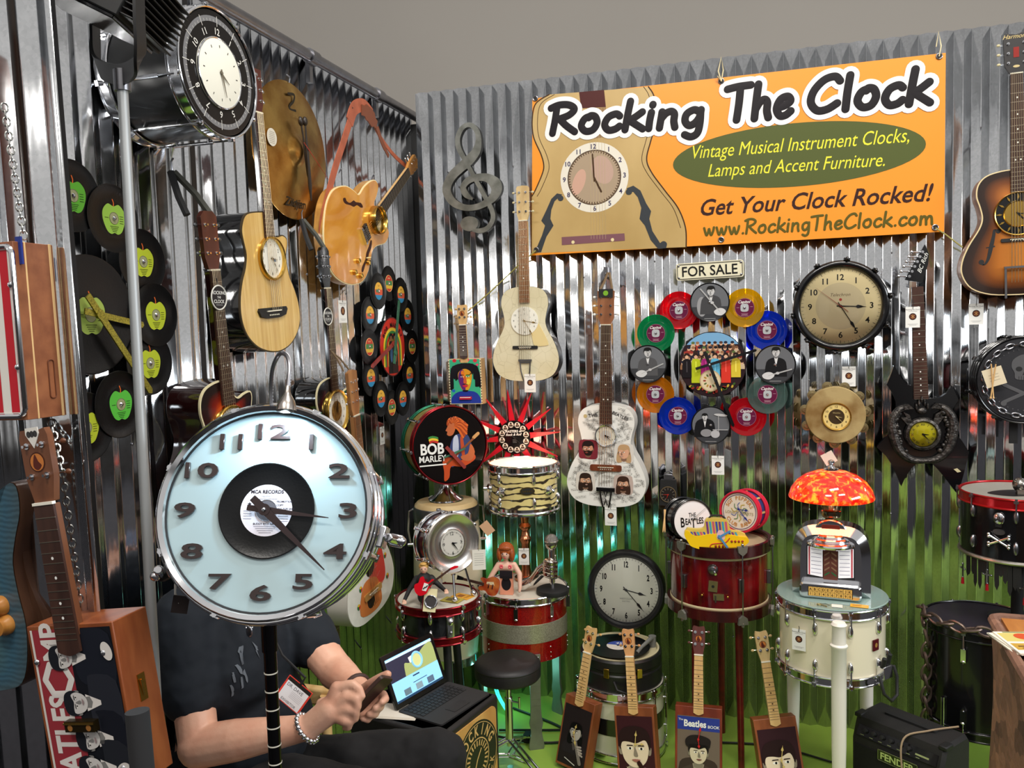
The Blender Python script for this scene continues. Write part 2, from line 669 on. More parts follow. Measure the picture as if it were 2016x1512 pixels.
for yy in (2.6, 3.4, 4.2):
 m.box((WX - .06, yy, 1.5), (.05, .05, 3.0), DK)
m.build('trim_2', kind='structure')
m = M()
for xx in (-1.6, -.3, 1.0):
 m.box((xx, WY + .06, 1.5), (.05, .05, 3.0), DK)
m.build('trim_3', kind='structure')
m = M()
m.cyl((WX + .035, 1.0, 3.035), (WX + .035, 4.33, 3.035), .024, STEEL)
for yy in (2.2, 3.22, 3.85):
 m.cyl((WX + .035, yy - .03, 3.035), (WX + .035, yy + .03, 3.035), .031, STEEL)
 m.box((WX + .02, yy, 2.99), (.02, .025, .12), STEEL)
m.build('trim_4', kind='structure')
m = M()
m.box((-1.775, 4.34, 1.5), (.25, .03, 3.0), BLACKM)  # added black sheet stands for the shade in the gap between the walls
m.build('wall_gap_dark', kind='structure')
WING_O = PY(150, 650, 1.30)
ex = V((1, 0, 0))
ey = (PY(85, 10, 1.30) - PY(215, 1300, 1.30)).normalized()
WING = frame(ex, ey, ex.cross(ey), WING_O)
o = sheet('wall_wing', 1.0, 3.3, WING @ Matrix.Translation((-1.0, -1.85, 0)), screws=False)
m = M()
m.box((.004, -.2, .004), (.012, 3.3, .016), DK)
m.tube([(-.055, -1.85, 0), (-.055, 1.45, 0)], .034, mat('wing_post', (60, 52, 46), .3, .9), 20)
m.build('trim_5', mw=WING, kind='structure')
FLOORM = mat('green_floor', (146, 180, 72), .5, nv=.12, ns=3, spec=.35)
m = M()
m.box((-.25, 3.25, -.01), (3.3, 2.1, .02), FLOORM)
m.build('floor', kind='structure')
m = M()
m.box((0, 1, -.04), (24, 24, .03), mat('hall_carpet', (46, 44, 48), .95, nv=.3, ns=40))
m.build('floor_hall', kind='structure')
m = M()
m.box((0, 9.0, 4.5), (26, .2, 9.2), mat('hall_wall', (186, 180, 172), .8, nv=.05, ns=.4))
m.build('wall_hall', kind='structure')
HD = mat('unseen_dark', (52, 46, 42), .8, nv=.25, ns=1.5)  # dark tone for the added panels mirrored in the metal
m = M()
for xx, w, hh in ((-6.5, 3.2, 2.4), (-2.6, 2.2, 3.0), (.9, 2.6, 2.5), (4.4, 2.4, 3.2), (8, 2.6, 2.6)):
 m.box((xx, -6.5, hh / 2), (w, .1, hh), HD)  # unseen panels added behind the camera to darken the metal's reflections
m.build('wall_unseen_front', kind='structure')
m = M()
m.box((7.5, 1.0, 1.4), (.1, 8, 2.8), HD)  # unseen dark panel added on the right, for dark bands in the metal
m.build('wall_unseen_right', kind='structure')
# ============================================================ BUILDERS
def loc(mw, px, py, z=0.0):
 """pixel -> local x, y on the plane z of a frame"""
 n = V((mw[0][2], mw[1][2], mw[2][2])).normalized()
 o = mw @ V((0, 0, z))
 d = ray(px, py)
 t = (o - CAM).dot(n) / d.dot(n)
 p = mw.inverted() @ (CAM + d * t)
 return (p.x, p.y)
def tr(mw, pts, z=0.0, sm=0, crop=None):
 if crop:
  x0, y0, s = crop
  pts = [(x0 + a / s, y0 + b / s) for a, b in pts]
 q = [loc(mw, a, b, z) for a, b in pts]
 return catmull(q, sm, True) if sm else q
def axis_frame(plane, b, h, off, D=0):
 """frame on the left or back wall: origin at pixel b, y axis towards pixel h"""
 f = (LW if plane == 'L' else BW)
 p, q = f(b[0], b[1], off + D), f(h[0], h[1], off + D)
 ez = V((1, 0, 0)) if plane == 'L' else V((0, -1, 0))
 ey = (q - p).normalized()
 return frame(ey.cross(ez), ey, ez, p - ez * D)
def band(m, cx, cy, r, y0, y1, z, mt):
 """slice of a disc between heights y0 and y1 (fractions of r)"""
 a0, a1 = math.asin(max(-1, y0)), math.asin(min(1, y1))
 right = [(cx + r * math.cos(a), cy + r * math.sin(a)) for a in [a0 + (a1 - a0) * i / 10 for i in range(11)]]
 left = [(2 * cx - x, y) for x, y in right[::-1]]
 m.poly(right + left, z, mt)
def hand(name, parent, c, z, ang, L, w, mt, tail=.15, style='taper', t=.0014):
 a = R_(ang)
 ux, uy = math.sin(a), math.cos(a)
 vx, vy = uy, -ux
 def q(l, s):
  return (c[0] + ux * l + vx * s, c[1] + uy * l + vy * s)
 if style == 'taper':
  pts = [q(-tail * L, w * .8), q(-tail * L, -w * .8), q(0, -w), q(L, -w * .12), q(L, w * .12), q(0, w)]
 elif style == 'bar':
  pts = [q(-tail * L, w), q(-tail * L, -w), q(L * .97, -w), q(L, 0), q(L * .97, w)]
 elif style == 'spade':
  pts = [q(-tail * L, w * .5), q(-tail * L, -w * .5), q(L * .58, -w * .4), q(L * .66, -w * 1.7), q(L * .76, -w * 1.2), q(L * .86, -w * .35), q(L, 0), q(L * .86, w * .35), q(L * .76, w * 1.2), q(L * .66, w * 1.7), q(L * .58, w * .4)]
 else:
  pts = [q(-tail * L, w), q(-tail * L * 1.4, 0), q(-tail * L, -w), q(0, -w * .5), q(L * .5, -w), q(L * .8, -w * .5), q(L, 0), q(L * .8, w * .5), q(L * .5, w), q(0, w * .5)]
 m = M()
 m.prism(pts, z, z + t, mt)
 m.cyl((c[0], c[1], z), (c[0], c[1], z + t * 1.5), w * 1.4, mt, n=14)
 return m.build(name, parent)
def numerals(m, c, r, z, size, mt, names=None, depth=0, upright=True, off=0, sx=1, shear=0):
 names = names or [str(i) for i in range(1, 13)]
 for i, t in enumerate(names):
  if not t:
   continue
  a = R_((i + 1) * 30)
  m.text(t, c[0] + r * math.sin(a), c[1] + r * math.cos(a), z, size, mt, rot=0 if upright else -(i + 1) * 30, depth=depth, off=off, sx=sx, shear=shear)
def ticks(m, c, r0, r1, z, w, mt, n=60, skip=0):
 for i in range(n):
  if skip and i % skip == 0:
   continue
  a = 2 * PI * i / n
  rr = (r0 + r1) / 2
  m.rect(c[0] + rr * math.sin(a), c[1] + rr * math.cos(a), w, r1 - r0, z, mt, rot=-math.degrees(a))
def price_tag(mw, label, w=.078, h=.125, string=.08):
 """white shop card on a thread; origin at the top of the thread"""
 t = thing('price_tag', label, 'price tag', mw, 'shop cards hanging from the clocks')
 m = M()
 y = -string - h / 2
 m.box((0, y, .002), (w, h, .001), WHITE)
 dk, br, gr = flat((40, 34, 32)), flat((96, 52, 40)), flat((120, 120, 120))
 z = .0028
 m.text('Rocking the Clock', 0, y + h * .36, z, h * .085, dk, sx=.95)
 m.rect(0, y + h * .29, w * .6, h * .012, z, gr)
 m.ell(0, y + h * .03, w * .26, w * .26, z, dk)
 m.ell(0, y + h * .03, w * .21, w * .21, z + .0002, br)
 m.rect(0, y + h * .03, w * .03, w * .34, z + .0004, flat((200, 150, 90)), rot=0)
 m.rect(0, y + h * .03, w * .03, w * .34, z + .0004, flat((200, 150, 90)), rot=50)
 m.rect(0, y + h * .03, w * .03, w * .34, z + .0004, flat((200, 150, 90)), rot=-50)
 m.rect(0, y - h * .33, w * .7, h * .01, z, gr)
 m.rect(0, y - h * .38, w * .5, h * .01, z, gr)
 m.build('card', t)
 m = M()
 m.tube([(0, 0, .003), (.002, -string * .5, .004), (0, -string - .008, .004)], .0012, BLACKM, 6)
 m.build('string', t)
 return t
def record(parent, c, z, R, vm, lab, thick=.002, bolt=True, name='record'):
 """disc with a grooved face; lab(mesh, cx, cy, z, r) prints its label"""
 m = M()
 T = Matrix.Translation((c[0], c[1], z))
 m.T = T
 m.lathe([(0, 0), (R - .001, 0), (R, .0007), (R, thick - .0005), (R - .002, thick), (R * .97, thick - .0004), (R * .55, thick - .0002), (R * .52, thick), (.004, thick), (0, thick)], vm, 56)
 p = m.build(name, parent, sharp=60)
 m = M()
 lab(m, c[0], c[1], z + thick + .0006)
 m.build('record_label', p)
 if bolt:
  m = M()
  m.lathe([(.0065, 0), (.0065, .002), (.004, .005), (0, .006)], CHROME, 14, o=(c[0], c[1], z + thick + .001))
  m.build('mounting_bolt', p)
 return p
def drum(parent, R, h, shell, hoop, head, n=8, hoop_h=.03, out=.010, lug='tube', phase=0, z0=0, top=True, bottom=True, lugm=None, rods=True, headz=.006, hoopb=None, wood_hoop=False):
 """drum along local z from z0 to z0+h; returns shell part"""
 lugm = lugm or CHROME
 m = M()
 m.lathe([(R, z0 + .004), (R, z0 + h - .004)], shell, 64)
 m.lathe([(R - .008, z0 + h - .004), (R - .008, z0 + .004)], shell, 64)
 sh = m.build('shell', parent)
 for end, on in ((1, top), (0, bottom)):
  if not on:
   continue
  ze = z0 + h if end else z0
  sg = 1 if end else -1
  m = M()
  a, b = sorted((ze - sg * hoop_h * .75, ze + sg * hoop_h * .25))
  if wood_hoop:
   m.ring(R + .002, R + out + .006, a, b, hoop if end else (hoopb or hoop), 64)
  else:
   hm = hoop if end else (hoopb or hoop)
   m.ring(R + .001, R + out * .55, a, b, hm, 64)
   m.torus(R + out * .55, .0042, hm, 64, 8, a if end else b)
   m.torus(R + out * .45, .0042, hm, 64, 8, b if end else a)
  m.build('hoop', parent)
  m = M()
  m.lathe([(0, ze + sg * headz), (R * .985, ze + sg * headz), (R * 1.0, ze + sg * (headz - .004)), (R + .001, ze - sg * .004)][::1 if end else -1], head, 64)
  m.build('drumhead', parent)
 for i in range(n):
  t = phase + 2 * PI * i / n
  ro = R + out * .8
  ks = ((.24, .76) if h > .12 else (.5,)) if lug == 'oval' else ((.2, .8) if bottom else (.8,)) if lug == 'box' else (0,)
  for k in ks:
   m = M()
   m.T = Matrix.Rotation(t, 4, 'Z')
   if lug == 'tube':
    m.cyl((R + .012, 0, z0 + h * .22), (R + .012, 0, z0 + h * .78), .0055, lugm, n=10)
    for q in (.28, .72):
     m.cyl((R - .001, 0, z0 + h * q), (R + .014, 0, z0 + h * q), .006, lugm, n=10)
   elif lug == 'oval':
    m.ball((R + .002, 0, z0 + h * k), .024, lugm, (.55, .42, 1.05), 14, 10)
   else:
    m.box((R + .008, 0, z0 + h * k), (.018, .018, .05), lugm)
    m.ball((R + .012, 0, z0 + h * k - .022), .011, lugm, (.8, .85, .6), 10, 6)
   for on, e, sg in ((top and (k == 0 or k >= .5), z0 + h, 1), (bottom and (k == 0 or k <= .5), z0, -1)):
    if on and rods:
     m.cyl((ro + .004, 0, e - sg * h * .28), (ro + .004, 0, e + sg * hoop_h * .3), .0028, lugm, n=8)
     m.box((ro + .002, 0, e + sg * hoop_h * .1), (.014, .016, .010), lugm)
     m.cyl((ro + .004, 0, e + sg * hoop_h * .15), (ro + .004, 0, e + sg * (hoop_h * .15 + .009)), .005, lugm, n=8)
   m.build('lug', parent)
 return sh
ACOUSTIC = [(0, 0), (.19, .012), (.33, .07), (.395, .18), (.395, .29), (.345, .42), (.272, .545), (.248, .63), (.262, .72), (.285, .81), (.272, .90), (.215, .965), (.11, .995), (0, 1)]
def body_outline(L, W, pts=ACOUSTIC, cut=False, seg=4):
 k = W / (2 * max(x for x, y in pts))
 r = catmull([(x * k, y * L) for x, y in pts], seg)
 left = [(-x, y) for x, y in r[::-1]][1:-1]
 if cut:                      # sharp shoulder scooped out beside the neck, on the +x side
  w = W / 2
  keep = [p for p in r if p[1] < .66 * L]
  c = catmull([keep[-1], (w * .70, .76 * L), (w * .745, .83 * L), (w * .70, .872 * L), (w * .52, .868 * L), (w * .33, .85 * L), (w * .20, .89 * L), (w * .14, .97 * L), (w * .13, 1.0 * L)], 5)[1:]
  r = keep + c
 return r + left
def guitar(name, label, cat, mw, outline, depth, topm, sidem, group=None, bindm=None, fb=None, fbm=None, nut=None, frets=19, dots=(3, 5, 7, 9, 12), headpts=None, headm=None,
           pegs=None, pegm=None, buttonm=None, strings=6, bridge=None, sy=0.1, spine=.45, neckm=None, zero=None):
 """y along the neck, z out of the wall; fb = (y_bottom, w_bottom, y_nut, w_nut)"""
 t = thing(name, label, cat, mw, group)
 ol = outline if area2(outline) > 0 else outline[::-1]
 n = len(ol)
 m = M()
 m.prism(ol, 0, depth - .001, sidem)
 body = m.build('body', t, bevel=.003)
 m = M()
 if bindm:
  m.prism(inset(ol, -.0012), depth - .006, depth, bindm)
  m.build('binding', body)
  m = M()
 ins = inset(ol, .0035 if bindm else .001)
 ys = [p[1] for p in ol]
 lo, hi = min(ys), max(ys)
 L = hi - lo
 cx = sum(p[0] for p in ol) / n
 rings, rim = [], []
 ts = (0, .05, .12, .22, .35, .5, .68, .85, 1.0)
 for k in ts:
  for x, y in ins:
   sy_ = min(max(y, lo + spine * L * .55), hi - spine * L * .55)
   rings.append((x + (cx * .0 + 0 - x) * k, y + (sy_ - y) * k, depth + .001))
   rim.append(k)
 fs = [(a * n + i, a * n + (i + 1) % n, (a + 1) * n + (i + 1) % n, (a + 1) * n + i) for a in range(len(ts) - 1) for i in range(n)]
 m.add(rings, fs, topm)
 m.rim = rim
 m.build('soundboard', body)
 if fb:
  yb, wb, yn, wn = fb
  zf = depth + .002
  m = M()
  nt_ = hi - .02 if yn > hi else lo
  m.prism([(-wb / 2 * .9, hi - .06), (wb / 2 * .9, hi - .06), (wn / 2, yn), (-wn / 2, yn)], depth - .017, zf, neckm or headm)
  nk = m.build('neck', t, bevel=.004)
  m = M()
  m.prism([(-wb / 2, yb), (wb / 2, yb), (wn / 2, yn), (-wn / 2, yn)], zf, zf + .006, fbm)
  S = (yn - yb) / (1 - 2 ** (-frets / 12.0))
  def wy(y):
   return wb + (wn - wb) * (y - yb) / (yn - yb)
  fm = mat('fret_wire', (190, 180, 160), .3, 1)
  pos = [yn - S * (1 - 2 ** (-k / 12.0)) for k in range(frets + 1)]
  for y in pos[1:]:
   m.box((0, y, zf + .0065), (wy(y), .0018, .0014), fm)
  dm = flat((225, 225, 215))
  for d in dots:
   if d <= frets:
    y = (pos[d] + pos[d - 1]) / 2
    for x in ((-wn * .22, wn * .22) if d == 12 else (0,)):
     m.ell(x, y, .0035, .0035, zf + .0063, dm, n=12)
  m.build('fretboard', nk, sharp=30)
  m = M()
  m.box((0, yn + .002, zf + .003), (wn, .005, .009), flat((232, 226, 205)))
  m.build('nut', nk)
  if headpts:
   m = M()
   m.prism([(x, yn + .004 + y) for x, y in headpts], depth - .012, depth + .003, headm)
   hs = m.build('headstock', t, bevel=.002)
   for (x, y, sd) in pegs or []:
    q = M()
    pm = pegm or CHROME
    q.cyl((x, yn + y, depth), (x, yn + y, depth + .013), .0032, pm, n=10)
    q.cyl((x, yn + y, depth + .003), (x, yn + y, depth + .0045), .0055, pm, n=12)
    ex_ = max(abs(hx) for hx, hy in headpts)
    if sd:
     q.cyl((x, yn + y, depth - .006), (sd * (ex_ + .012), yn + y, depth - .006), .0025, pm, n=8)
     q.box((x + sd * .004, yn + y, depth - .014), (.016, .014, .006), pm)
     q.ball((sd * (ex_ + .016), yn + y, depth - .006), .008, buttonm or pm, (.95, .72, .5), 12, 8)
    q.build('tuning_peg', hs)
  zs = zf + .0085
  for k in range(strings):
   q = (k - (strings - 1) / 2) / max(1, strings - 1)
   x0, x1 = q * wb * 1.05, q * wn * .8
   m = M()
   m.tube([(x0, sy, zs + .002), (x1, yn + .004, zs)], .0006 + .0001 * (strings - k), mat('string_wire', (170, 150, 120), .3, 1), 5)
   m.build('string', t)
 if bridge:
  by, bw, bh, bm = bridge
  m = M()
  m.prism(rrect(bw, bh, bh * .3), 0, .007, bm)
  m.box((0, bh * .1, .008), (bw * .5, .003, .004), flat((232, 226, 205)))
  for k in range(6):
   m.ball(((k - 2.5) * .0095, -bh * .22, .008), .0025, flat((230, 225, 210)), n=8, k=5)
  m.v = [(a, b + by, c + depth + .001) for a, b, c in m.v]
  m.build('bridge', t)
 return t
def clock_on(parent, c, z, R, facem, numm, rimm=None, rim_w=.012, rim_h=.014, num_r=.78, num_s=.22, ah=100, am=138, handm=None, style='taper', names=None, hl=(.5, .75), hw=.03, extra=None, num_off=0, sx=1, tick=None, second=None, glass=False, upright=True):
 m = M()
 m.lathe([(0, 0), (R, 0), (R, .003), (0, .003)], facem, 56, o=(c[0], c[1], z))
 numerals(m, c, R * num_r, z + .0034, R * num_s, numm, names, off=num_off, sx=sx, upright=upright)
 if tick:
  ticks(m, c, R * tick[0], R * tick[1], z + .0034, R * tick[2], numm)
  ticks(m, c, R * (tick[0] - .02), R * tick[1], z + .0036, R * tick[2] * 2, numm, 12)
 if extra:
  extra(m, c[0], c[1], z + .0035, R)
 d = m.build('clock_dial', parent)
 if rimm:
  m = M()
  m.lathe([(R + rim_w, 0), (R + rim_w, rim_h * .6), (R + rim_w * .6, rim_h), (R, rim_h * .85), (R - .001, .003)], rimm, 56, o=(c[0], c[1], z))
  m.build('clock_rim', parent, sharp=50)
 hm = handm or BLACK
 hand('hour_hand', parent, c, z + .005, ah, R * hl[0], R * hw, hm, style=style)
 hand('minute_hand', parent, c, z + .0075, am, R * hl[1], R * hw * .85, hm, style=style)
 if second:
  hand('second_hand', parent, c, z + .0095, second[0], R * .8, R * .008, second[1], tail=.3)
 if glass:
  m = M()
  m.lathe([(R + .001, .009 + glass * 0), (R * .8, .009 + glass * .45), (R * .45, .009 + glass * .85), (0, .009 + glass)], glassy('clock_glass'), 48, o=(c[0], c[1], z))
  m.build('clock_glass', parent)
 return d
BR = {
 'R': (.66, [[(.12, 1.0), (.07, .5), (0, 0)], [(-.05, .92), (.18, 1.02), (.45, 1.0), (.6, .84), (.46, .64), (.2, .52), (.08, .5)], [(.2, .5), (.38, .26), (.62, .02)]]),
 'o': (.54, [[(.34, .56), (.14, .48), (.04, .22), (.16, .02), (.36, .06), (.47, .3), (.42, .52), (.3, .57), (.24, .5)]]),
 'c': (.46, [[(.44, .5), (.34, .58), (.14, .48), (.04, .22), (.14, .02), (.32, .04), (.44, .14)]]),
 'k': (.52, [[(.16, 1.0), (.09, .5), (.03, 0)], [(.48, .6), (.28, .42), (.1, .3)], [(.14, .32), (.3, .18), (.5, .0)]]),
 'i': (.18, [[(.1, .56), (.06, .28), (.04, 0)], [(.13, .82), (.135, .84)]]),
 'n': (.54, [[(.1, .56), (.07, .28), (.04, 0)], [(.07, .3), (.2, .5), (.34, .56), (.42, .46), (.41, .22), (.44, 0)]]),
 'g': (.52, [[(.42, .5), (.28, .57), (.1, .44), (.06, .2), (.16, .04), (.3, .1), (.42, .3), (.46, .56)], [(.45, .54), (.44, .1), (.38, -.24), (.22, -.36), (.06, -.28)]]),
 'T': (.66, [[(0, .93), (.3, .98), (.68, 1.0)], [(.38, .98), (.34, .5), (.27, 0)]]),
 'h': (.52, [[(.14, 1.0), (.08, .5), (.03, 0)], [(.06, .26), (.18, .46), (.32, .54), (.4, .44), (.39, .2), (.43, 0)]]),
 'e': (.5, [[(.08, .26), (.3, .32), (.44, .44), (.36, .57), (.16, .5), (.05, .24), (.14, .03), (.3, .03), (.45, .14)]]),
 'C': (.74, [[(.74, .86), (.62, 1.0), (.36, .92), (.12, .62), (.05, .28), (.2, .03), (.44, .04), (.68, .2)]]),
 'l': (.18, [[(.14, 1.0), (.08, .5), (.04, 0)]]),
 'w': (.72, [[(.02, .55), (.1, .2), (.18, .02), (.28, .25), (.34, .48), (.4, .2), (.48, .02), (.6, .28), (.66, .57)]]),
 'm': (.8, [[(.08, .56), (.06, .28), (.04, 0)], [(.06, .3), (.18, .52), (.3, .54), (.36, .4), (.37, 0)], [(.37, .3), (.5, .52), (.62, .54), (.68, .4), (.7, 0)]]),
 '.': (.2, [[(.08, .03), (.09, .04)]]), ' ': (.36, []), '!': (.25, [[(.14, 1.0), (.1, .3)], [(.08, .03), (.085, .04)]]),
}
def brush(m, t, x, y, z, size, w, mt, wid=None, gap=.1, dz=0):
 """brush-lettered line from x; fits total width wid if given"""
 tot = sum(BR[ch][0] + gap for ch in t) - gap
 sx = (wid / (tot * size)) if wid else 1
 cur = x
 for ch in t:
  adv, st = BR[ch]
  for k, s in enumerate(st):
   m.stroke([(cur + px * size * sx, y + py * size) for px, py in s], w, z + dz * k, mt)
  cur += (adv + gap) * size * sx
 return m
def portrait(m, cx, cy, s, z, skin=(214, 196, 176), hair=(34, 28, 28), suit=(38, 36, 38), shirt=(235, 230, 220), turn=0.0, fringe=True, long=False, beard=False, hat=None, bg=None, extra=None, smile=False, lips=None, tie=None, sw=1.0, bot=-9):
 """face height = s, centred at cx, cy"""
 F = flat
 dz = .00018
 k = [z]
 def put(pts, c):
  m.poly([(cx + a * s, cy + max(b, bot + .001 * a) * s) for a, b in pts], k[0], F(c) if not isinstance(c, bpy.types.Material) else c)
  k[0] += dz
 dark = tuple(int(v * .62) for v in skin)
 if suit:
  put([(a * sw, b) for a, b in catmull([(-1.0, -1.5), (-.95, -.95), (-.55, -.66), (-.2, -.55), (.2, -.55), (.55, -.66), (.95, -.95), (1.0, -1.5)], 4)], suit)
  if shirt:
   put([(-.26, -.5), (.26, -.5), (.05, -1.2), (-.05, -1.2)], shirt)
   put([(-.3, -.5), (-.04, -.72), (-.22, -.86)], shirt)
   put([(.3, -.5), (.04, -.72), (.22, -.86)], shirt)
  if tie:
   put([(-.05, -.66), (.05, -.66), (.09, -1.25), (-.09, -1.25)], tie)
 if long:
  put(catmull([(-.5, .2), (-.62, -.3), (-.6, -.8), (-.3, -.85), (0, -.7), (.3, -.85), (.6, -.8), (.62, -.3), (.5, .2), (.3, .6), (-.3, .6)], 4, True), hair)
 put([(-.2, -.25), (.2, -.25), (.24, -.66), (0, -.78), (-.24, -.66)], dark)
 put(catmull([(-.46, .25), (-.5, 0), (-.42, .1)], 3, True), skin)
 put(catmull([(-.44, .05), (-.52, .08), (-.5, -.12), (-.42, -.14)], 3, True), dark)
 put(catmull([(.44, .05), (.52, .08), (.5, -.12), (.42, -.14)], 3, True), dark)
 put(catmull([(-.43, .3), (-.43, 0), (-.36, -.28), (-.2, -.46), (0, -.52), (.2, -.46), (.36, -.28), (.43, 0), (.43, .3), (.25, .52), (-.25, .52)], 4, True), skin)
 if beard:
  put(catmull([(-.4, -.05), (-.34, -.36), (-.15, -.56), (.15, -.56), (.34, -.36), (.4, -.05), (.28, -.16), (0, -.1), (-.28, -.16)], 3, True), hair)
 put(catmull([(-.47, .0), (-.52, .3), (-.38, .62), (0, .72), (.38, .62), (.52, .3), (.47, .0), (.40, .22), (.30, .30 if fringe else .42), (.05, .2 if fringe else .46), (-.2, .24 if fringe else .44), (-.40, .22)], 4, True), hair)
 for sx in (-1, 1):
  ex = sx * .18 + turn
  put(ellipse(ex, .045, .085, .04, 0, 12), (240, 236, 228))
  put(ellipse(ex + turn * .3, .045, .036, .038, 0, 10), (30, 26, 26))
  put([(ex - .11, .115), (ex + .11, .12), (ex + .09, .15), (ex - .08, .15)], hair)
 put(catmull([(turn - .03, .06), (turn + .0, .06), (turn + .07, -.16), (turn, -.2), (turn - .07, -.15)], 3, True), dark)
 lp = lips or tuple(int(v * a) for v, a in zip(skin, (.72, .5, .5)))
 put(catmull([(turn - .14, -.29), (turn, -.265), (turn + .14, -.29), (turn, -.36)], 3, True), lp)
 if smile:
  put([(turn - .1, -.295), (turn + .1, -.295), (turn + .06, -.325), (turn - .06, -.325)], (238, 234, 226))
 if hat:
  put(catmull([(-.55, .3), (-.66, .62), (-.4, .86), (.1, .9), (.58, .74), (.6, .45), (.5, .3), (0, .42)], 4, True), hat)
  put(catmull([(-.5, .36), (-.2, .3), (.2, .3), (.5, .36), (.3, .44), (-.3, .44)], 3, True), tuple(int(v * .6) for v in hat))
 return k[0]
# ============================================================ BACK WALL
def fit(m, t, p0, p1, z, h, mt, shear=0, off=0, space=1):
 """line of lettering from p0 to p1 (mid height), letters scaled to fill the length"""
 d = math.hypot(p1[0] - p0[0], p1[1] - p0[1])
 vs, fs, bb = text_mesh(t, shear, off, 0, space)
 size = h / .73
 sx = d / ((bb[2] - bb[0]) * size)
 m.text(t, (p0[0] + p1[0]) / 2, (p0[1] + p1[1]) / 2, z, size, mt, rot=math.degrees(math.atan2(p1[1] - p0[1], p1[0] - p0[0])), shear=shear, off=off, sx=sx, space=space)
# ---- banner
O_ = BW(1455, 303, .018)
mw = onback(O_)
ban = thing('banner', 'wide orange vinyl banner with guitar clock picture high on the corrugated wall', 'banner', mw)
CR = (1020, 60, 2.291)
c4 = [loc(mw, *p) for p in ((1048, 194), (1862, 104), (1859, 456), (1047, 503))]
m = M()
OR = mat('banner_orange', (240, 148, 32), .38, bump=.05, bs=6, coat=.15)
m.prism(c4, -.001, 0, OR)
z = .0004
TAN, TAN2, LN = mat('banner_guitar', (196, 166, 108), .4, c2=(176, 146, 88), ns=2.5, stretch=(1, .6, 1)), flat((150, 118, 66), .4), flat((70, 48, 28), .4)
gp = [(140, 289), (80, 330), (64, 400), (70, 480), (104, 560), (116, 610), (108, 650), (78, 720), (62, 748), (62, 1005), (758, 977), (755, 890), (722, 802), (662, 722), (602, 640), (580, 580), (598, 500), (626, 400), (614, 300), (588, 254)]
m.poly(tr(mw, gp, crop=CR), z, TAN)
m.stroke(tr(mw, gp[9:10] + gp[9:10] and gp[10:], crop=CR), .006, z + .0002, LN)
m.stroke(tr(mw, [(a - 22, b) for a, b in gp[11:]], crop=CR), .003, z + .0002, LN)
m.stroke(tr(mw, gp[:9], crop=CR), .006, z + .0002, LN)
m.stroke(tr(mw, [(a + 24, b) for a, b in gp[:9]], crop=CR), .003, z + .0002, LN)
NK = flat((78, 36, 34), .4)
m.poly(tr(mw, [(275, 278), (388, 268), (396, 345), (284, 352)], crop=CR), z + .0003, NK)
m.poly(tr(mw, [(332, 352), (396, 345), (398, 480), (330, 490)], crop=CR), z + .0002, flat((150, 120, 84), .4))
cx, cy = loc(mw, 1020 + 343 / 2.291, 60 + 663 / 2.291)
rr = abs(loc(mw, 1020 + 496 / 2.291, 60 + 655 / 2.291)[0] - loc(mw, 1020 + 189 / 2.291, 60 + 668 / 2.291)[0]) / 2
m.ell(cx, cy, rr, rr, z + .0005, flat((226, 220, 205), .4), n=48)
m.ell(cx, cy, rr * .79, rr * .79, z + .0007, flat((92, 74, 58), .4), n=48)
m.ell(cx, cy, rr * .75, rr * .75, z + .0009, flat((168, 148, 124), .4), n=48)
m.poly(ellipse(cx + rr * .25, cy + rr * .2, rr * .3, rr * .42, 20), z + .001, flat((186, 156, 140), .4))
m.poly(ellipse(cx - rr * .45, cy - rr * .1, rr * .18, rr * .38, -20), z + .001, flat((200, 160, 140), .4))
numerals(m, (cx, cy), rr * .885, z + .0011, rr * .19, flat((60, 56, 90), .4), off=.02)
ticks(m, (cx, cy), rr * .7, rr * .75, z + .0011, .004, LN, 60)
m.stroke([(cx, cy - rr * .1), (cx - .005, cy + rr * .66)], .008, z + .0013, LN)
m.stroke([(cx, cy), (cx + rr * .2, cy - rr * .42)], .009, z + .0013, LN)
for k in range(6):
 x = 330 + k * 13
 m.stroke(tr(mw, [(x - 6, 350), (x, 940)], crop=CR), .0012, z + .0014, flat((190, 170, 130), .4), False)
FH = flat((58, 62, 66), .4)
m.poly(tr(mw, [(200, 740), (176, 735), (150, 760), (128, 810), (105, 858), (122, 880), (108, 925), (82, 985), (72, 1003), (104, 1000), (128, 930), (160, 880), (146, 850), (150, 810), (165, 770), (185, 752)], crop=CR), z + .001, FH)
m.ell(*loc(mw, 1020 + 192 / 2.291, 60 + 757 / 2.291), .014, .013, z + .0012, FH)
m.poly(tr(mw, [(490, 712), (520, 700), (552, 722), (578, 780), (600, 815), (592, 850), (606, 905), (640, 958), (672, 962), (668, 982), (632, 985), (598, 945), (572, 880), (548, 850), (556, 800), (540, 752), (520, 728), (500, 728)], crop=CR), z + .001, FH)
m.ell(*loc(mw, 1020 + 500 / 2.291, 60 + 728 / 2.291), .015, .014, z + .0012, FH)
m.ell(*loc(mw, 1020 + 656 / 2.291, 60 + 966 / 2.291), .016, .016, z + .0012, FH)
m.poly(tr(mw, [(197, 932), (480, 915), (482, 948), (198, 968)], crop=CR), z + .0012, flat((124, 84, 92), .4))
for x, y in ((248, 955), (426, 944)):
 m.ell(*loc(mw, 1020 + x / 2.291, 60 + y / 2.291), .008, .008, z + .0014, flat((225, 210, 160), .4))
a, b, t_, u_ = loc(mw, 1325, 325), loc(mw, 1823, 284), loc(mw, 1590, 240), loc(mw, 1555, 368)
oc = ((a[0] + b[0]) / 2, (t_[1] + u_[1]) / 2)
m.poly(ellipse(oc[0], oc[1], (b[0] - a[0]) / 2, (t_[1] - u_[1]) / 2, 0, 64), z + .0006, flat((84, 92, 48), .4))
YL = flat((226, 222, 66), .4)
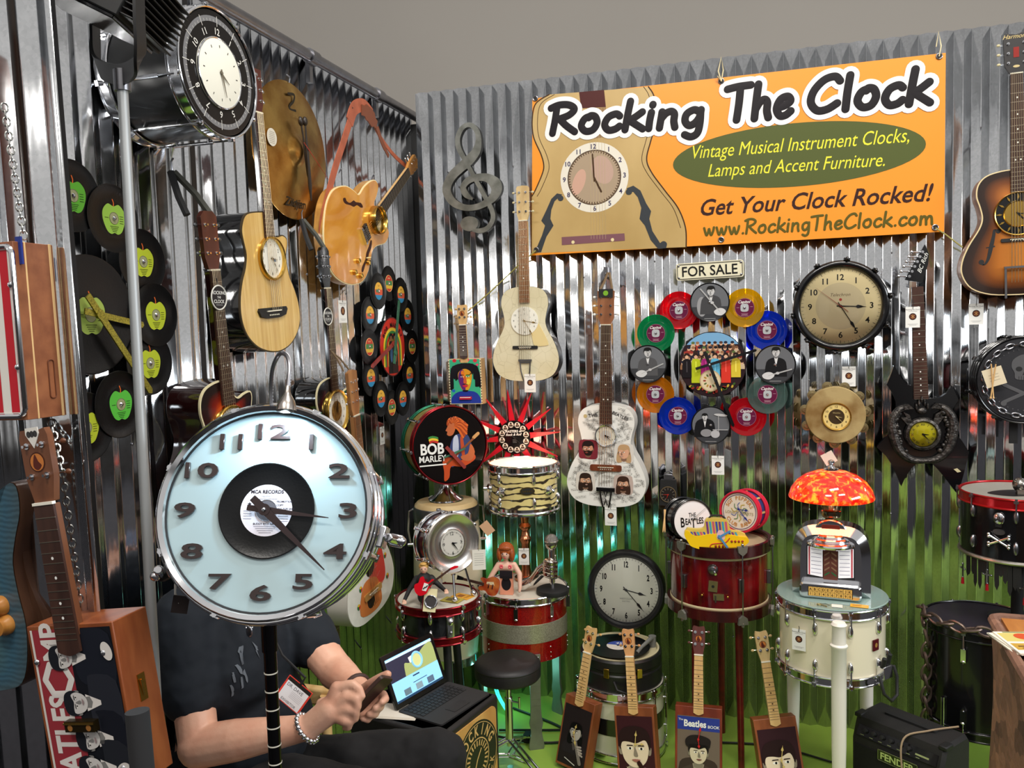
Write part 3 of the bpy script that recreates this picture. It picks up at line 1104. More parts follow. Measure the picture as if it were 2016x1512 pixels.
fit(m, 'Vintage Musical Instrument Clocks,', loc(mw, 1364, 304), loc(mw, 1790, 270), z + .001, .062, YL, .28)
fit(m, 'Lamps and Accent Furniture.', loc(mw, 1394, 340), loc(mw, 1742, 318), z + .001, .06, YL, .28)
fit(m, 'Get Your Clock Rocked!', loc(mw, 1380, 409), loc(mw, 1838, 378), z + .001, .075, flat((58, 34, 30), .4), .28, .014)
def brushword(t, p0, p1, h, w, mt, z):
 a, b = loc(mw, *p0), loc(mw, *p1)
 d = math.hypot(b[0] - a[0], b[1] - a[1])
 m.T = Matrix.Translation((a[0], a[1], z)) @ Matrix.Rotation(math.atan2(b[1] - a[1], b[0] - a[0]), 4, 'Z')
 brush(m, t, 0, 0, 0, h, w, mt, wid=d, dz=.00002)
 m.T = None
OLV = flat((92, 84, 30), .4)
brushword('www.RockingTheClock.com', (1386, 464), (1838, 441), .062, .0105, OLV, z + .001)
WO, BK = flat((240, 238, 236), .4), flat((30, 26, 30), .4)
for w_, q0, q1, h in (('Rocking', (1088, 263), (1384, 248), .128), ('The', (1432, 238), (1560, 228), .148), ('Clock', (1592, 221), (1832, 202), .142)):
 brushword(w_, q0, q1, h, .076, WO, z + .0022)
 brushword(w_, q0, q1, h, .034, BK, z + .0032)
m.build('printed_sheet', ban)
for px, py in ((1054, 194), (1420, 160), (1849, 111), (1841, 448), (1420, 472), (1056, 492)):
 q = M()
 x, y = loc(mw, px, py)
 q.torus(.011, .003, STEEL, 20, 8, .002, o=(x, y, 0))
 q.disc(.008, .003, BLACKM, 14, (x, y))
 q.build('grommet', ban)
CORD = mat('cord', (176, 168, 92), .8, nv=.4, ns=300)
TW = mat('twine', (214, 200, 160), .8)
def cord(label, pts, r, mt, name='cord'):
 q = M()
 q.tube(pts, r, mt, 6)
 return q.build(name, label=label, cat='cord')
cord('yellow green cord running from lower left banner corner down to the small cigar box guitar', [BW(1055, 493, .03), BW(1020, 523, .03), BW(965, 575, .03), BW(922, 612, .03)], .0035, CORD)
cord('yellow green cord from lower right banner corner to the sunburst archtop guitar', [BW(1842, 449, .03), BW(1862, 462, .03), BW(1895, 487, .04)], .003, CORD)
cord('white twine bow tying top middle of the banner to the wall', [BW(1420, 160, .03), BW(1414, 140, .03), BW(1420, 112, .025), BW(1424, 138, .03), BW(1420, 160, .03), BW(1412, 150, .035)], .003, TW, 'twine')
cord('white twine at top right corner of the banner', [BW(1849, 111, .03), BW(1853, 90, .03), BW(1848, 62, .025), BW(1843, 92, .03)], .0025, TW, 'twine')
# ---- treble clef
mw = onback(BW(930, 350, .05))
SILV = mat('hammered_pewter', (150, 152, 146), .38, .85, c2=(112, 114, 108), ns=14, bump=.1, bs=40)
CRF = (820, 200, 3.6)
cl = [(398, 692, 14), (352, 660, 44), (330, 610, 44), (362, 562, 48), (425, 538, 50), (500, 540, 60), (556, 580, 84), (566, 630, 78), (530, 692, 56), (440, 742, 44), (350, 752, 44), (268, 720, 54), (222, 660, 62), (216, 600, 66), (250, 530, 68), (310, 470, 70), (372, 416, 74), (424, 350, 62), (440, 275, 44), (428, 210, 38), (392, 170, 34), (352, 168, 32), (315, 200, 36), (292, 262, 38), (300, 330, 38), (336, 400, 34), (380, 480, 30), (440, 590, 32), (505, 710, 34), (538, 780, 34), (540, 840, 34), (505, 895, 34), (450, 916, 34), (398, 908, 26)]
m = M()
q = catmull(cl, 6)
pl = tr(mw, [(a, b) for a, b, c in q], crop=CRF)
L, Rr = [], []
for i in range(len(pl)):
 a, b = pl[max(0, i - 1)], pl[min(len(pl) - 1, i + 1)]
 d = math.hypot(b[0] - a[0], b[1] - a[1])
 w = q[i][2] / 3.6 / 405 / 2
 nx, ny = -(b[1] - a[1]) / d * w, (b[0] - a[0]) / d * w
 L.append((pl[i][0] + nx, pl[i][1] + ny))
 Rr.append((pl[i][0] - nx, pl[i][1] - ny))
n = len(L)
z0, z1 = -.028, .0
vs = [(x, y, z1 + .003 * i / n) for i, (x, y) in enumerate(L)] + [(x, y, z1 + .003 * i / n) for i, (x, y) in enumerate(Rr)] + [(x, y, z0) for x, y in L] + [(x, y, z0) for x, y in Rr]
EDG = mat('pewter_edge', (40, 40, 38), .5, .5)
m.add(vs, [(n + i, n + i + 1, i + 1, i) for i in range(n - 1)], SILV)
m.add(vs, [(i, i + 1, 2 * n + i + 1, 2 * n + i) for i in range(n - 1)] + [(3 * n + i, 3 * n + i + 1, n + i + 1, n + i) for i in range(n - 1)] + [(2 * n + i, 2 * n + i + 1, 3 * n + i + 1, 3 * n + i) for i in range(n - 1)], EDG)
c_, w_ = tr(mw, [(375, 866), (438, 866)], crop=CRF)
m.prism(ellipse(c_[0], c_[1], w_[0] - c_[0], .036, 0, 30), z0, z1 + .004, SILV)
m.build('treble_clef', mw=mw, label='large pewter treble clef hanging on the corrugated wall left of the banner', cat='wall ornament')
# ---- licence plate
mw = onback(BW(1397, 532, .014), rot=1.2)
w, h = .302, .078
t = thing('sign_plate', 'cream licence plate sign reading FOR SALE under the banner', 'sign', mw)
m = M()
CRM = flat((226, 220, 192), .35)
m.prism(rrect(w, h, .012), -.002, 0, CRM)
m.tube([(x, y, .001) for x, y in rrect(w - .012, h - .012, .009)], .0016, flat((60, 58, 52)), 6, closed=True)
fit(m, 'FOR SALE', (-w * .41, 0), (w * .41, 0), .0015, .047, flat((24, 24, 24)), 0, .01)
m.build('plate', t)
for sx in (-1, 1):
 for sy in (-1, 1):
  q = M()
  q.ball((sx * (w / 2 - .012), sy * (h / 2 - .012), .001), .005, STEEL, (1, 1, .5), 10, 6)
  q.build('screw', t)
# ---- coloured record clock
mw = onback(BW(1403, 717, .02))
rc = thing('record_clock', 'wall clock of coloured see-through records ringed round a crowd picture disc', 'wall clock', mw)
def capitol(m, cx, cy, z):
 r = .043
 PUR = flat((96, 26, 60), .35)
 m.disc(r, z, PUR, 36, (cx, cy))
 m.torus(r * .97, .0006, flat((170, 120, 140)), 36, 6, z, o=(cx, cy, 0))
 m.text('Capitol', cx, cy + r * .58, z + .0004, .018, WHITE, shear=.35, off=.015)
 for i, (w_, y) in enumerate(((.03, -.62), (.024, -.72), (.03, -.8))):
  m.rect(cx, cy + r * y, w_, .0012, z + .0004, flat((200, 160, 170)))
 m.rect(cx - r * .68, cy + .001, .012, .0012, z + .0004, flat((200, 160, 170)))
 m.rect(cx + r * .7, cy + .004, .012, .0012, z + .0004, flat((200, 160, 170)))
 AD = flat((176, 180, 182), .3)
 m.poly(catmull([(cx + .021 * math.cos(k * PI / 4) * (1.0 if k % 2 else .86), cy + .021 * math.sin(k * PI / 4) * (1.0 if k % 2 else .86)) for k in range(8)], 3, True), z + .0008, AD)
def photo45(seed, kind):
 def f(m, cx, cy, z):
  r = .083
  m.disc(r, z, flat((104, 106, 110), .3), 44, (cx, cy))
  band(m, cx, cy, r * .995, -.99, -.25, z + .0003, flat((62, 63, 66), .3))
  if kind == 'bg':
   m.poly(ellipse(cx - .035, cy - .02, .022, .045, 0), z + .0005, flat((150, 150, 152), .3))
  s = .036
  hx = {'bg': .006, 'gl': .0, 'gr': .004, 'dr': -.026}[kind]
  hy = {'bg': .048, 'gl': .052, 'gr': .054, 'dr': .038}[kind]
  if kind == 'dr':
   s = .026
  q = M()
  g1, g2 = {'bg': (70, 70, 72), 'gl': (84, 84, 86), 'gr': (30, 30, 32), 'dr': (28, 28, 30)}[kind], (200, 200, 200)
  m.poly(catmull([(cx + hx - .05, cy - .055), (cx + hx - .042, cy + .01), (cx + hx - .016, cy + .03), (cx + hx + .016, cy + .03), (cx + hx + .042, cy + .01), (cx + hx + .046, cy - .055)], 3), z + .0006, flat(g1, .3))
  m.poly([(cx + hx - .008, cy + .03), (cx + hx + .008, cy + .03), (cx + hx, cy - .01)], z + .0007, flat((215, 215, 215), .3))
  portrait(m, cx + hx, cy + hy, s, z + .0008, (196, 196, 196), (26, 26, 26), None, turn=.05 if kind == 'gl' else -.05, lips=(110, 110, 110))
  zz = z + .0030
  if kind != 'dr':
   a = {'bg': (.045, -.045, -.04, .06), 'gl': (-.03, -.045, .07, .0), 'gr': (-.03, -.05, .07, -.022)}[kind]
   m.stroke([(cx + a[0], cy + a[1]), (cx + a[2], cy + a[3])], .006, zz, flat((170, 170, 170), .3))
   m.poly(catmull([(cx + a[0] + .022 * math.cos(k) * (1.2 if k != 2 else .8), cy + a[1] + .017 * math.sin(k)) for k in range(6)], 4, True), zz + .0002, flat((205, 205, 205), .3))
   m.ell(cx + a[0] * .6 + a[2] * .4, cy + a[1] * .6 + a[3] * .4, .008, .006, zz + .0003, flat((190, 190, 190), .3))
  else:
   m.ell(cx + .045, cy + .048, .03, .006, zz, flat((190, 190, 190), .3), -6)
   m.stroke([(cx + .035, cy + .045), (cx + .035, cy - .05)], .003, zz, flat((170, 170, 170), .3))
   m.stroke([(cx + .01, cy - .02), (cx + .075, cy - .02)], .003, zz, flat((190, 190, 190), .3))
   m.ell(cx - .02, cy - .035, .026, .018, zz, flat((140, 140, 142), .3))
   m.ell(cx + .02, cy - .04, .02, .018, zz + .0002, flat((180, 180, 182), .3))
  m.rect(cx, cy - r * .9, .05, .0014, z + .0004, flat((190, 190, 190), .3))
 return f
RV = {'red': glassy('vinyl_red', (245, 30, 50), .4), 'yellow': glassy('vinyl_yellow', (250, 205, 30), .4), 'blue': glassy('vinyl_blue', (30, 80, 235), .4), 'green': glassy('vinyl_green', (30, 190, 120), .4),
      'orange': glassy('vinyl_amber', (246, 166, 30), .4), 'clear': glassy('vinyl_clear', (190, 222, 214), .12)}
for i, (px, py, c) in enumerate(((1337, 611, 'red'), (1466, 606, 'yellow'), (1510, 650, 'blue'), (1292, 656, 'green'), (1291, 776, 'orange'), (1335, 818, 'blue'), (1470, 820, 'red'), (1511, 776, 'clear'))):
 p = record(rc, loc(mw, px, py), .012 + .004 * (i % 2), .0875, RV[c], capitol)
 p['label'] = {'red': 'clear red record', 'yellow': 'clear yellow record', 'blue': 'clear blue record', 'green': 'clear green record', 'orange': 'clear amber record', 'clear': 'colourless clear record'}[c]
for px, py, k in ((1398, 595, 'bg'), (1277, 716, 'gl'), (1526, 717, 'gr'), (1400, 836, 'dr')):
 p = record(rc, loc(mw, px, py), .024, .089, BLACK, photo45(1, k), thick=.003)
 p['label'] = 'black and white picture record'
rnd = random.Random(5)
def crowd(m, cx, cy, z):
 r = .149
 m.disc(r, z, flat((46, 30, 34), .35), 56, (cx, cy))
 band(m, cx, cy, r * .99, .62, .985, z + .0003, flat((120, 168, 206), .35))
 zz = z + .0006
 cols = [(60, 40, 36), (120, 84, 60), (40, 44, 60), (150, 110, 80), (90, 60, 50), (200, 180, 150), (30, 30, 34), (160, 60, 50), (90, 110, 60)]
 for row in range(5):
  y = .095 - row * .022
  half = math.sqrt(max(0, (r * .96) ** 2 - (y + .01) ** 2)) - .01
  k = int(half * 2 / .022)
  for i in range(k + 1):
   x = -half + i * half * 2 / max(1, k) + rnd.uniform(-.004, .004)
   c = cols[rnd.randrange(len(cols))]
   m.poly(catmull([(cx + x - .012, cy + y - .03), (cx + x - .010, cy + y - .006), (cx + x + .010, cy + y - .006), (cx + x + .012, cy + y - .03)], 2), zz, flat(c, .35))
   m.ell(cx + x, cy + y, .0075, .0095, zz + .0002, flat((214, 170, 138), .35), n=12)
   m.ell(cx + x, cy + y + .005, .0082, .0062, zz + .0003, flat(cols[rnd.randrange(len(cols))], .35), n=12)
  zz += .0005
 for x, c in ((-.074, (186, 196, 40)), (-.03, (196, 50, 140)), (.012, (96, 178, 214)), (.06, (214, 58, 44)), (.104, (214, 190, 60)), (-.115, (30, 26, 30))):
  h = -.085 if abs(x) < .08 else -.06
  m.poly(catmull([(cx + x - .021, cy + h), (cx + x - .02, cy + .01), (cx + x - .008, cy + .026), (cx + x + .008, cy + .026), (cx + x + .02, cy + .01), (cx + x + .021, cy + h)], 3), zz, flat(c, .35))
  m.ell(cx + x, cy + .038, .009, .0115, zz + .0002, flat((222, 178, 146), .35), n=14)
  m.poly(catmull([(cx + x - .011, cy + .036), (cx + x - .009, cy + .052), (cx + x + .009, cy + .052), (cx + x + .011, cy + .036), (cx + x, cy + .044)], 3, True), zz + .0004, flat((50, 34, 30), .35))
  m.rect(cx + x, cy - .01, .004, .05, zz + .0004, flat(tuple(min(255, v + 50) for v in c), .35))
  zz += .0003
 m.ell(cx - .01, cy - .075, .048, .05, zz + .0003, flat((196, 170, 130), .35))
 m.ell(cx - .01, cy - .075, .043, .045, zz + .0005, flat((222, 204, 168), .35))
 for k in range(12):
  a = k * PI / 6
  m.ell(cx - .01 + .026 * math.cos(a), cy - .075 + .027 * math.sin(a), .007, .004, zz + .0007, flat(((150, 60, 50), (90, 110, 60), (180, 140, 60))[k % 3], .35), math.degrees(a), 10)
 for k in range(26):
  x = rnd.uniform(-.1, .1)
  m.ell(cx + x, cy - .125 + rnd.uniform(-.008, .012) + abs(x) * .25, .008, .005, zz, flat(((60, 90, 40), (150, 50, 40), (190, 160, 60))[k % 3], .35), rnd.uniform(0, 90), 8)
p = record(rc, (0, 0), .010, .151, BLACK, crowd, thick=.003, bolt=False)
p['label'] = 'crowd picture record'
c0 = loc(mw, 1398, 717)
hand('hour_hand', rc, c0, .034, 73, .218, .0062, BLACK, tail=.30, style='bar', t=.003)
hand('minute_hand', rc, c0, .038, 160, .305, .0072, BLACK, tail=.21, style='bar', t=.003)
m = M()
m.ball((c0[0], c0[1], .043), .005, CHROME, (1, 1, .5), 12, 6)
m.build('hand_screw', rc)
# ---- round clock in a black drum hoop
mw = onback(BW(1652, 603, .005))
tk = thing('drum_hoop_clock', 'large round cream faced wall clock in a black drum hoop right of FOR SALE', 'wall clock', mw)
m = M()
m.lathe([(.168, .0), (.196, .0), (.196, .085), (.188, .094), (.176, .094), (.166, .086), (.164, .066)], BLACK, 64)
m.build('hoop', tk, sharp=50)
for i in range(10):
 a = 2 * PI * (i + .3) / 10
 m = M()
 m.T = Matrix.Rotation(a, 4, 'Z')
 m.box((.201, 0, .070), (.012, .026, .045), BLACK)
 m.cyl((.206, 0, .02), (.206, 0, .10), .004, CHROME, n=8)
 m.ball((.203, 0, .098), .0085, BLACK, (1, .9, .8), 10, 6)
 m.build('claw_hook', tk, bevel=.003)
def tele(m, cx, cy, z, R):
 m.disc(R * .62, z - .0004, flat((222, 208, 170), .5), 40, (cx, cy))
 m.text('Telechron', cx, cy + R * .3, z, .020, flat((120, 100, 70)), shear=.3)
 m.ell(cx, cy + R * .17, .006, .006, z, flat((190, 60, 50)))
clock_on(tk, (0, 0), .070, .164, flat((242, 226, 178), .5), flat((24, 20, 18)), num_r=.76, num_s=.215, ah=93, am=149, style='spade', hl=(.64, .80), hw=.026, extra=tele, num_off=.02, tick=(.93, .985, .006), second=(309, flat((170, 60, 44))), glass=.018)
# ---- tambourine clock
mw = onback(BW(1643, 815, .006))
tm = thing('tambourine_clock', 'yellowed skin tambourine with a small clock in the middle above red lamp', 'wall clock', mw)
SKIN = mat('old_skin', (176, 154, 104), .5, c2=(128, 98, 50), ns=9)
m = M()
m.lathe([(.126, 0), (.126, .046), (.123, .050), (0, .051)], SKIN, 56)
m.build('frame', tm)
for i in range(11):
 a = 2 * PI * (i + .2) / 11
 m = M()
 m.T = Matrix.Rotation(a, 4, 'Z') @ Matrix.Translation((.128, 0, .027)) @ Matrix.Rotation(PI / 2 * 0, 4, 'X')
 for zz in (-.006, .006):
  m.lathe([(0, zz + .003), (.010, zz + .003), (.013, zz), (.022, zz - .001), (.022, zz - .002), (.012, zz - .001), (0, zz + .001)], mat('jingle', (160, 144, 104), .35, .9), 22)
 m.build('jingle', tm)
def tmx(m, cx, cy, z, R):
 m.disc(R * .60, z - .0003, flat((62, 48, 30)), 32, (cx, cy))
 m.text('Westclox', cx, cy + R * .3, z + .0002, .008, flat((200, 180, 120)))
clock_on(tm, (.004, -.006), .052, .056, flat((222, 196, 124)), flat((44, 34, 24)), BRASS, .006, .008, num_r=.8, num_s=.24, ah=100, am=135, handm=flat((210, 190, 130)), extra=tmx, num_off=.01, hl=(.42, .66))
# ---- red starburst clock
mw = onback(BW(1014, 860, .02), rot=3)
sb = thing('starburst_clock', 'black disc clock with long red spikes above the striped drum lamp', 'wall clock', mw)
RED = mat('red_lacquer', (196, 16, 38), .35, coat=.2)
for i in range(12):
 a = i * 30 + 4
 m = M()
 m.T = Matrix.Rotation(R_(a), 4, 'Z')
 m.prism([(.06, -.0165), (.06, .0165), (.238, .0012), (.238, -.0012)], .006, .014, RED)
 m.build('spike', sb, bevel=.002)
m = M()
m.lathe([(0, 0), (.083, 0), (.085, .004), (.083, .018), (0, .018)], BLACK, 48)
for i in range(12):
 a = R_(i * 30 + 10)
 x, y = .064 * math.cos(a), .064 * math.sin(a)
 m.ell(x, y, .0145, .0145, .0184, flat((216, 206, 192)), n=20)
 m.poly(catmull([(x - .011, y - .009), (x - .006, y + .002), (x + .006, y + .002), (x + .011, y - .009)], 2), .0186, flat((60, 54, 50)))
 m.ell(x, y + .003, .005, .0065, .0188, flat((150, 120, 100)), n=10)
 m.ell(x, y + .007, .0055, .004, .019, flat((40, 34, 30)), n=10)
m.text('MASTERS of', 0, .030, .0186, .0165, WHITE, off=.02)
m.text('Rock & Roll', 0, .014, .0186, .0165, WHITE, shear=.4, off=.015)
for k in range(3):
 m.rect(.002, -.012 - k * .007, .02, .0012, .0186, flat((150, 150, 150)))
m.build('record_dial', sb)
hand('hour_hand', sb, (0, 0), .020, 100, .034, .002, BLACKM)
hand('minute_hand', sb, (0, 0), .022, 135, .055, .002, BLACKM)
# ---- colourful cigar box guitar
MAHO = wood('mahogany', (128, 66, 38), (92, 42, 24))
MAPLE = wood('maple', (222, 184, 128), (204, 160, 100))
ROSE = wood('rosewood', (74, 48, 38), (52, 32, 26))
PALEB = wood('pale_box_wood', (206, 172, 120), (186, 148, 96))
def cigar_guitar(label, mw, W, L, D, neck_w, neck_len, boxm, printf, headm, fbm, name='cigar_box_guitar', head_len=.085, over=.0, logo=True, group=None, bridge=None, handsf=None, strings=False, nutdots=True):
 """box 0..L along y, neck goes on from L; z out"""
 t = thing(name, label, 'cigar box guitar', mw, group)
 m = M()
 m.box((0, L / 2, D / 2), (W, L, D), boxm)
 bx = m.build('box', t, bevel=.002)
 m = M()
 printf(m, W, L, D + .0008)
 m.build('lid_print', bx)
 m = M()
 m.prism([(-neck_w / 2, L - .02), (neck_w / 2, L - .02), (neck_w * .42, L + neck_len), (-neck_w * .42, L + neck_len)], D - .010, D + .003, headm)
 nk = m.build('neck', t, bevel=.002)
 m = M()
 yb = L - over
 m.prism(catmull([(-neck_w / 2, yb + .006), (0, yb - .002), (neck_w / 2, yb + .006)], 4) + [(neck_w * .43, L + neck_len), (-neck_w * .43, L + neck_len)], D + .003, D + .008, fbm)
 fl = neck_len + over
 S = fl * 1.55
 for k in range(1, 16):
  y = L + neck_len - S * (1 - 2 ** (-k / 12.0))
  if y > yb + .008:
   m.box((0, y, D + .0082), (neck_w * .9, .0014, .0012), mat('fret_wire', (190, 180, 160), .3, 1))
 for k in (5, 7, 10, 12):
  y = L + neck_len - S * (1 - 2 ** (-(k - .5) / 12.0))
  if y > yb + .008:
   m.ell(0, y, .003, .003, D + .0083, flat((70, 50, 40)) if fbm is MAPLE else WHITE, n=10)
 m.build('fretboard', nk)
 m = M()
 m.box((0, L + neck_len + .002, D + .006), (neck_w * .9, .005, .008), flat((235, 230, 215)))
 m.build('nut', nk)
 m = M()
 hw = neck_w * .62
 y0 = L + neck_len + .004
 m.prism([(-neck_w * .42, y0), (neck_w * .42, y0), (hw, y0 + head_len * .35), (hw * 1.02, y0 + head_len * .9), (hw * .86, y0 + head_len), (0, y0 + head_len * .96), (-hw * .86, y0 + head_len), (-hw * 1.02, y0 + head_len * .9), (-hw, y0 + head_len * .35)], D - .01, D + .004, headm)
 if logo:
  m.ell(0, y0 + head_len * .55, hw * .55, hw * .55, D + .0045, flat((70, 36, 26)), n=20)
  m.ell(0, y0 + head_len * .55, hw * .48, hw * .48, D + .0047, flat((196, 120, 60)), n=20)
  m.poly(catmull([(-hw * .3, y0 + head_len * .5), (-hw * .1, y0 + head_len * .66), (hw * .1, y0 + head_len * .56), (hw * .3, y0 + head_len * .5), (0, y0 + head_len * .44)], 3, True), D + .0049, flat((90, 40, 30)))
 hs = m.build('headstock', t, bevel=.0015)
 for sx in (-1, 1):
  for yy in (.36, .78):
   q = M()
   q.cyl((sx * hw * .55, y0 + head_len * yy, D), (sx * hw * .55, y0 + head_len * yy, D + .014), .003, CHROME, n=8)
   q.cyl((sx * hw * .55, y0 + head_len * yy, D + .004), (sx * hw * .55, y0 + head_len * yy, D + .006), .006, CHROME, n=12)
   q.cyl((sx * hw * .55, y0 + head_len * yy, D - .016), (sx * (hw + .012), y0 + head_len * yy, D - .016), .002, CHROME, n=8)
   q.ball((sx * (hw + .014), y0 + head_len * yy, D - .016), .007, headm, (1, .8, .5), 10, 6)
   q.build('tuning_peg', hs)
 if bridge:
  q = M()
  q.box((0, bridge[0], D + .006), (bridge[1], .014, .010), bridge[2])
  q.box((0, bridge[0] + .003, D + .012), (bridge[1] * .9, .003, .003), WHITE)
  q.build('bridge', t)
 if handsf:
  handsf(t, D)
 return t
def lion(m, W, L, z):
 m.rect(0, L / 2, W * .98, L * .985, z, flat((214, 204, 170)))
 for k in range(16):
  for s in (-1, 1):
   m.rect(s * W * .475, L * (.04 + .06 * k), W * .03, L * .022, z + .0001, flat((50, 44, 40)))
 m.rect(0, L / 2, W * .90, L * .965, z + .0002, flat((60, 170, 128), .4))
 for x, y, r, c in ((-.3, .96, .06, (200, 40, 60)), (-.1, .955, .05, (150, 50, 60)), (.1, .965, .05, (220, 60, 110)), (.32, .95, .06, (210, 50, 70)), (.38, .86, .04, (220, 70, 110)), (-.36, .3, .05, (40, 90, 190))):
  m.ell(x * W, y * L, r * W, r * W * .8, z + .0003, flat(c, .4))
 m.poly(catmull([(-.45 * W, .02 * L), (-.42 * W, .16 * L), (-.2 * W, .28 * L), (.25 * W, .28 * L), (.43 * W, .15 * L), (.45 * W, .02 * L)], 3), z + .0004, flat((36, 56, 150), .4))
 rr = random.Random(3)
 HB = flat((18, 16, 22), .4)
 for k in range(30):
  a = PI * (1.16 - 1.32 * k / 29)
  x0, y0 = .16 * W * math.cos(a), .70 * L + .12 * L * math.sin(a)
  x1 = .38 * W * math.cos(a) + rr.uniform(-.03, .03) * W
  y1 = .76 * L + .13 * L * math.sin(a)
  y2 = y1 - (.30 + rr.uniform(0, .12)) * L * abs(math.cos(a)) ** .6
  m.stroke([(x0, y0), (x1, y1), (x1 * 1.06 + rr.uniform(-.02, .02) * W, y2)], .050 * W, z + .0005 + .00002 * k, HB, seg=5)
 m.ell(0, .80 * L, .30 * W, .10 * L, z + .0012, HB)
 fz = z + .0014
 m.poly(catmull([(-.19 * W, .70 * L), (-.20 * W, .55 * L), (-.13 * W, .36 * L), (0, .29 * L), (.13 * W, .36 * L), (.20 * W, .55 * L), (.19 * W, .70 * L), (0, .78 * L)], 4, True), fz, flat((214, 150, 40), .4))
 m.poly(catmull([(-.19 * W, .66 * L), (-.19 * W, .5 * L), (-.1 * W, .34 * L), (0, .3 * L), (-.01 * W, .5 * L), (-.02 * W, .72 * L), (-.1 * W, .76 * L)], 4, True), fz + .0002, flat((92, 40, 110), .4))
 m.poly(catmull([(-.12 * W, .7 * L), (-.04 * W, .74 * L), (0, .6 * L), (-.04 * W, .56 * L)], 3, True), fz + .0004, flat((226, 120, 40), .4))
 m.poly(catmull([(.02 * W, .52 * L), (.12 * W, .56 * L), (.17 * W, .5 * L), (.08 * W, .42 * L)], 3, True), fz + .0004, flat((230, 200, 60), .4))
 m.poly(catmull([(.03 * W, .64 * L), (.15 * W, .64 * L), (.14 * W, .6 * L), (.04 * W, .6 * L)], 3, True), fz + .0004, flat((100, 170, 90), .4))
 for s in (-1, 1):
  m.ell(s * .085 * W, .605 * L, .042 * W, .014 * L, fz + .0006, WHITE, n=12)
  m.ell(s * .085 * W, .605 * L, .02 * W, .014 * L, fz + .0007, HB, n=10)
  m.rect(s * .09 * W, .645 * L, .11 * W, .014 * L, fz + .0006, HB)
 m.poly(catmull([(-.02 * W, .6 * L), (.02 * W, .6 * L), (.05 * W, .47 * L), (-.05 * W, .47 * L)], 3, True), fz + .0006, flat((200, 90, 50), .4))
 m.poly(catmull([(-.09 * W, .41 * L), (0, .43 * L), (.09 * W, .41 * L), (0, .37 * L)], 3, True), fz + .0006, flat((190, 40, 60), .4))
 m.poly(catmull([(-.1 * W, .43 * L), (0, .455 * L), (.1 * W, .43 * L), (0, .44 * L)], 3, True), fz + .0007, HB)
 m.poly(catmull([(-.08 * W, .31 * L), (.08 * W, .31 * L), (.05 * W, .28 * L), (-.05 * W, .28 * L)], 3, True), fz + .0007, HB)
 m.rect(.0, .14 * L, .32 * W, .05 * L, fz + .0009, flat((190, 30, 50), .4))
mw = axis_frame('B', (918, 796), (909, 594), .012, .06)
cigar_guitar('small cigar box guitar with a rainbow coloured portrait of a man on its lid', mw, .176, .228, .06, .040, .166, PALEB, lion, MAPLE, ROSE, head_len=.098, bridge=(.032, .062, flat((190, 30, 50))))
# ---- cream clock guitar
CRACK = mat('aged_cream', (226, 218, 188), .35, c2=(214, 204, 168), ns=5, coat=.3)
nt = CRACK.node_tree
vr = nt.nodes.new('ShaderNodeTexVoronoi')
vr.feature = 'DISTANCE_TO_EDGE'
vr.inputs['Scale'].default_value = 22
tc = nt.nodes.new('ShaderNodeTexCoord')
nt.links.new(tc.outputs['Object'], vr.inputs['Vector'])
rp = nt.nodes.new('ShaderNodeValToRGB')
rp.color_ramp.elements[0].position = .0
rp.color_ramp.elements[1].position = .03
rp.color_ramp.elements[0].color = (.55, .5, .36, 1)
rp.color_ramp.elements[1].color = (1, 1, 1, 1)
nt.links.new(vr.outputs['Distance'], rp.inputs['Fac'])
mx = nt.nodes.new('ShaderNodeMix')
mx.data_type = 'RGBA'
mx.blend_type = 'MULTIPLY'
mx.inputs['Factor'].default_value = .4
src = nt.nodes['Principled BSDF'].inputs['Base Color'].links[0].from_socket
nt.links.new(src, mx.inputs['A'])
nt.links.new(rp.outputs[0], mx.inputs['B'])
nt.links.new(mx.outputs['Result'], nt.nodes['Principled BSDF'].inputs['Base Color'])
mw = axis_frame('B', (1035, 751), (1028, 372), .02, .085)
mw = mw @ Matrix.Translation((0, 0, -.005))
HEADP = [(-.021, 0), (.021, 0), (.030, .03), (.031, .15), (.026, .16), (0, .163), (-.026, .16), (-.031, .15), (-.030, .03)]
PEG3 = [(sx * .016, .045 + .045 * k, sx) for sx in (-1, 1) for k in range(3)]
PEAR = flat((200, 190, 150), .3)
CREAMW = wood('cream_head', (214, 190, 140), (190, 160, 110))
LBR = wood('light_brown_board', (150, 96, 56), (120, 74, 42))
L = .456
gt = guitar('acoustic_guitar', 'cream crackle-finish parlour guitar with a clock at its sound hole left of the banner', 'guitar clock', mw, body_outline(L, .327, cut=False), .085, CRACK, mat('brown_black', (30, 26, 26), .3, coat=.3), fb=(L * .83, .052, L + .310, .044), fbm=LBR, headpts=HEADP, headm=CREAMW, pegs=PEG3, buttonm=PEAR, frets=14, sy=.10, bridge=(L * .36, .125, .016, BLACKM), dots=(5, 7, 9))
def cg_x(m, cx, cy, z, R):
 numerals(m, (cx, cy), R * .48, z, R * .11, flat((120, 120, 110)))
clock_on(gt, (0, .292), .088, .068, flat((238, 236, 224)), flat((70, 66, 56)), num_r=.80, num_s=.20, ah=100, am=150, handm=BRASS, style='spade', hl=(.95, 1.25), hw=.03, extra=cg_x)
m = M()
m.prism(catmull([(.03, .262), (.06, .285), (.09, .24), (.115, .185), (.105, .172), (.05, .172), (.038, .20)], 4, True), .0865, .089, flat((226, 206, 150), .25))
m.build('pickguard', gt)
m = M()
m.tube([(-.026, .10, .095), (-.022, .05, .092), (-.01, 0, .088)], .003, STEEL, 6)
m.tube([(.026, .10, .095), (.022, .05, .092), (.01, 0, .088)], .003, STEEL, 6)
m.box((0, .102, .094), (.066, .010, .008), STEEL)
m.box((0, .092, .092), (.05, .006, .006), STEEL)
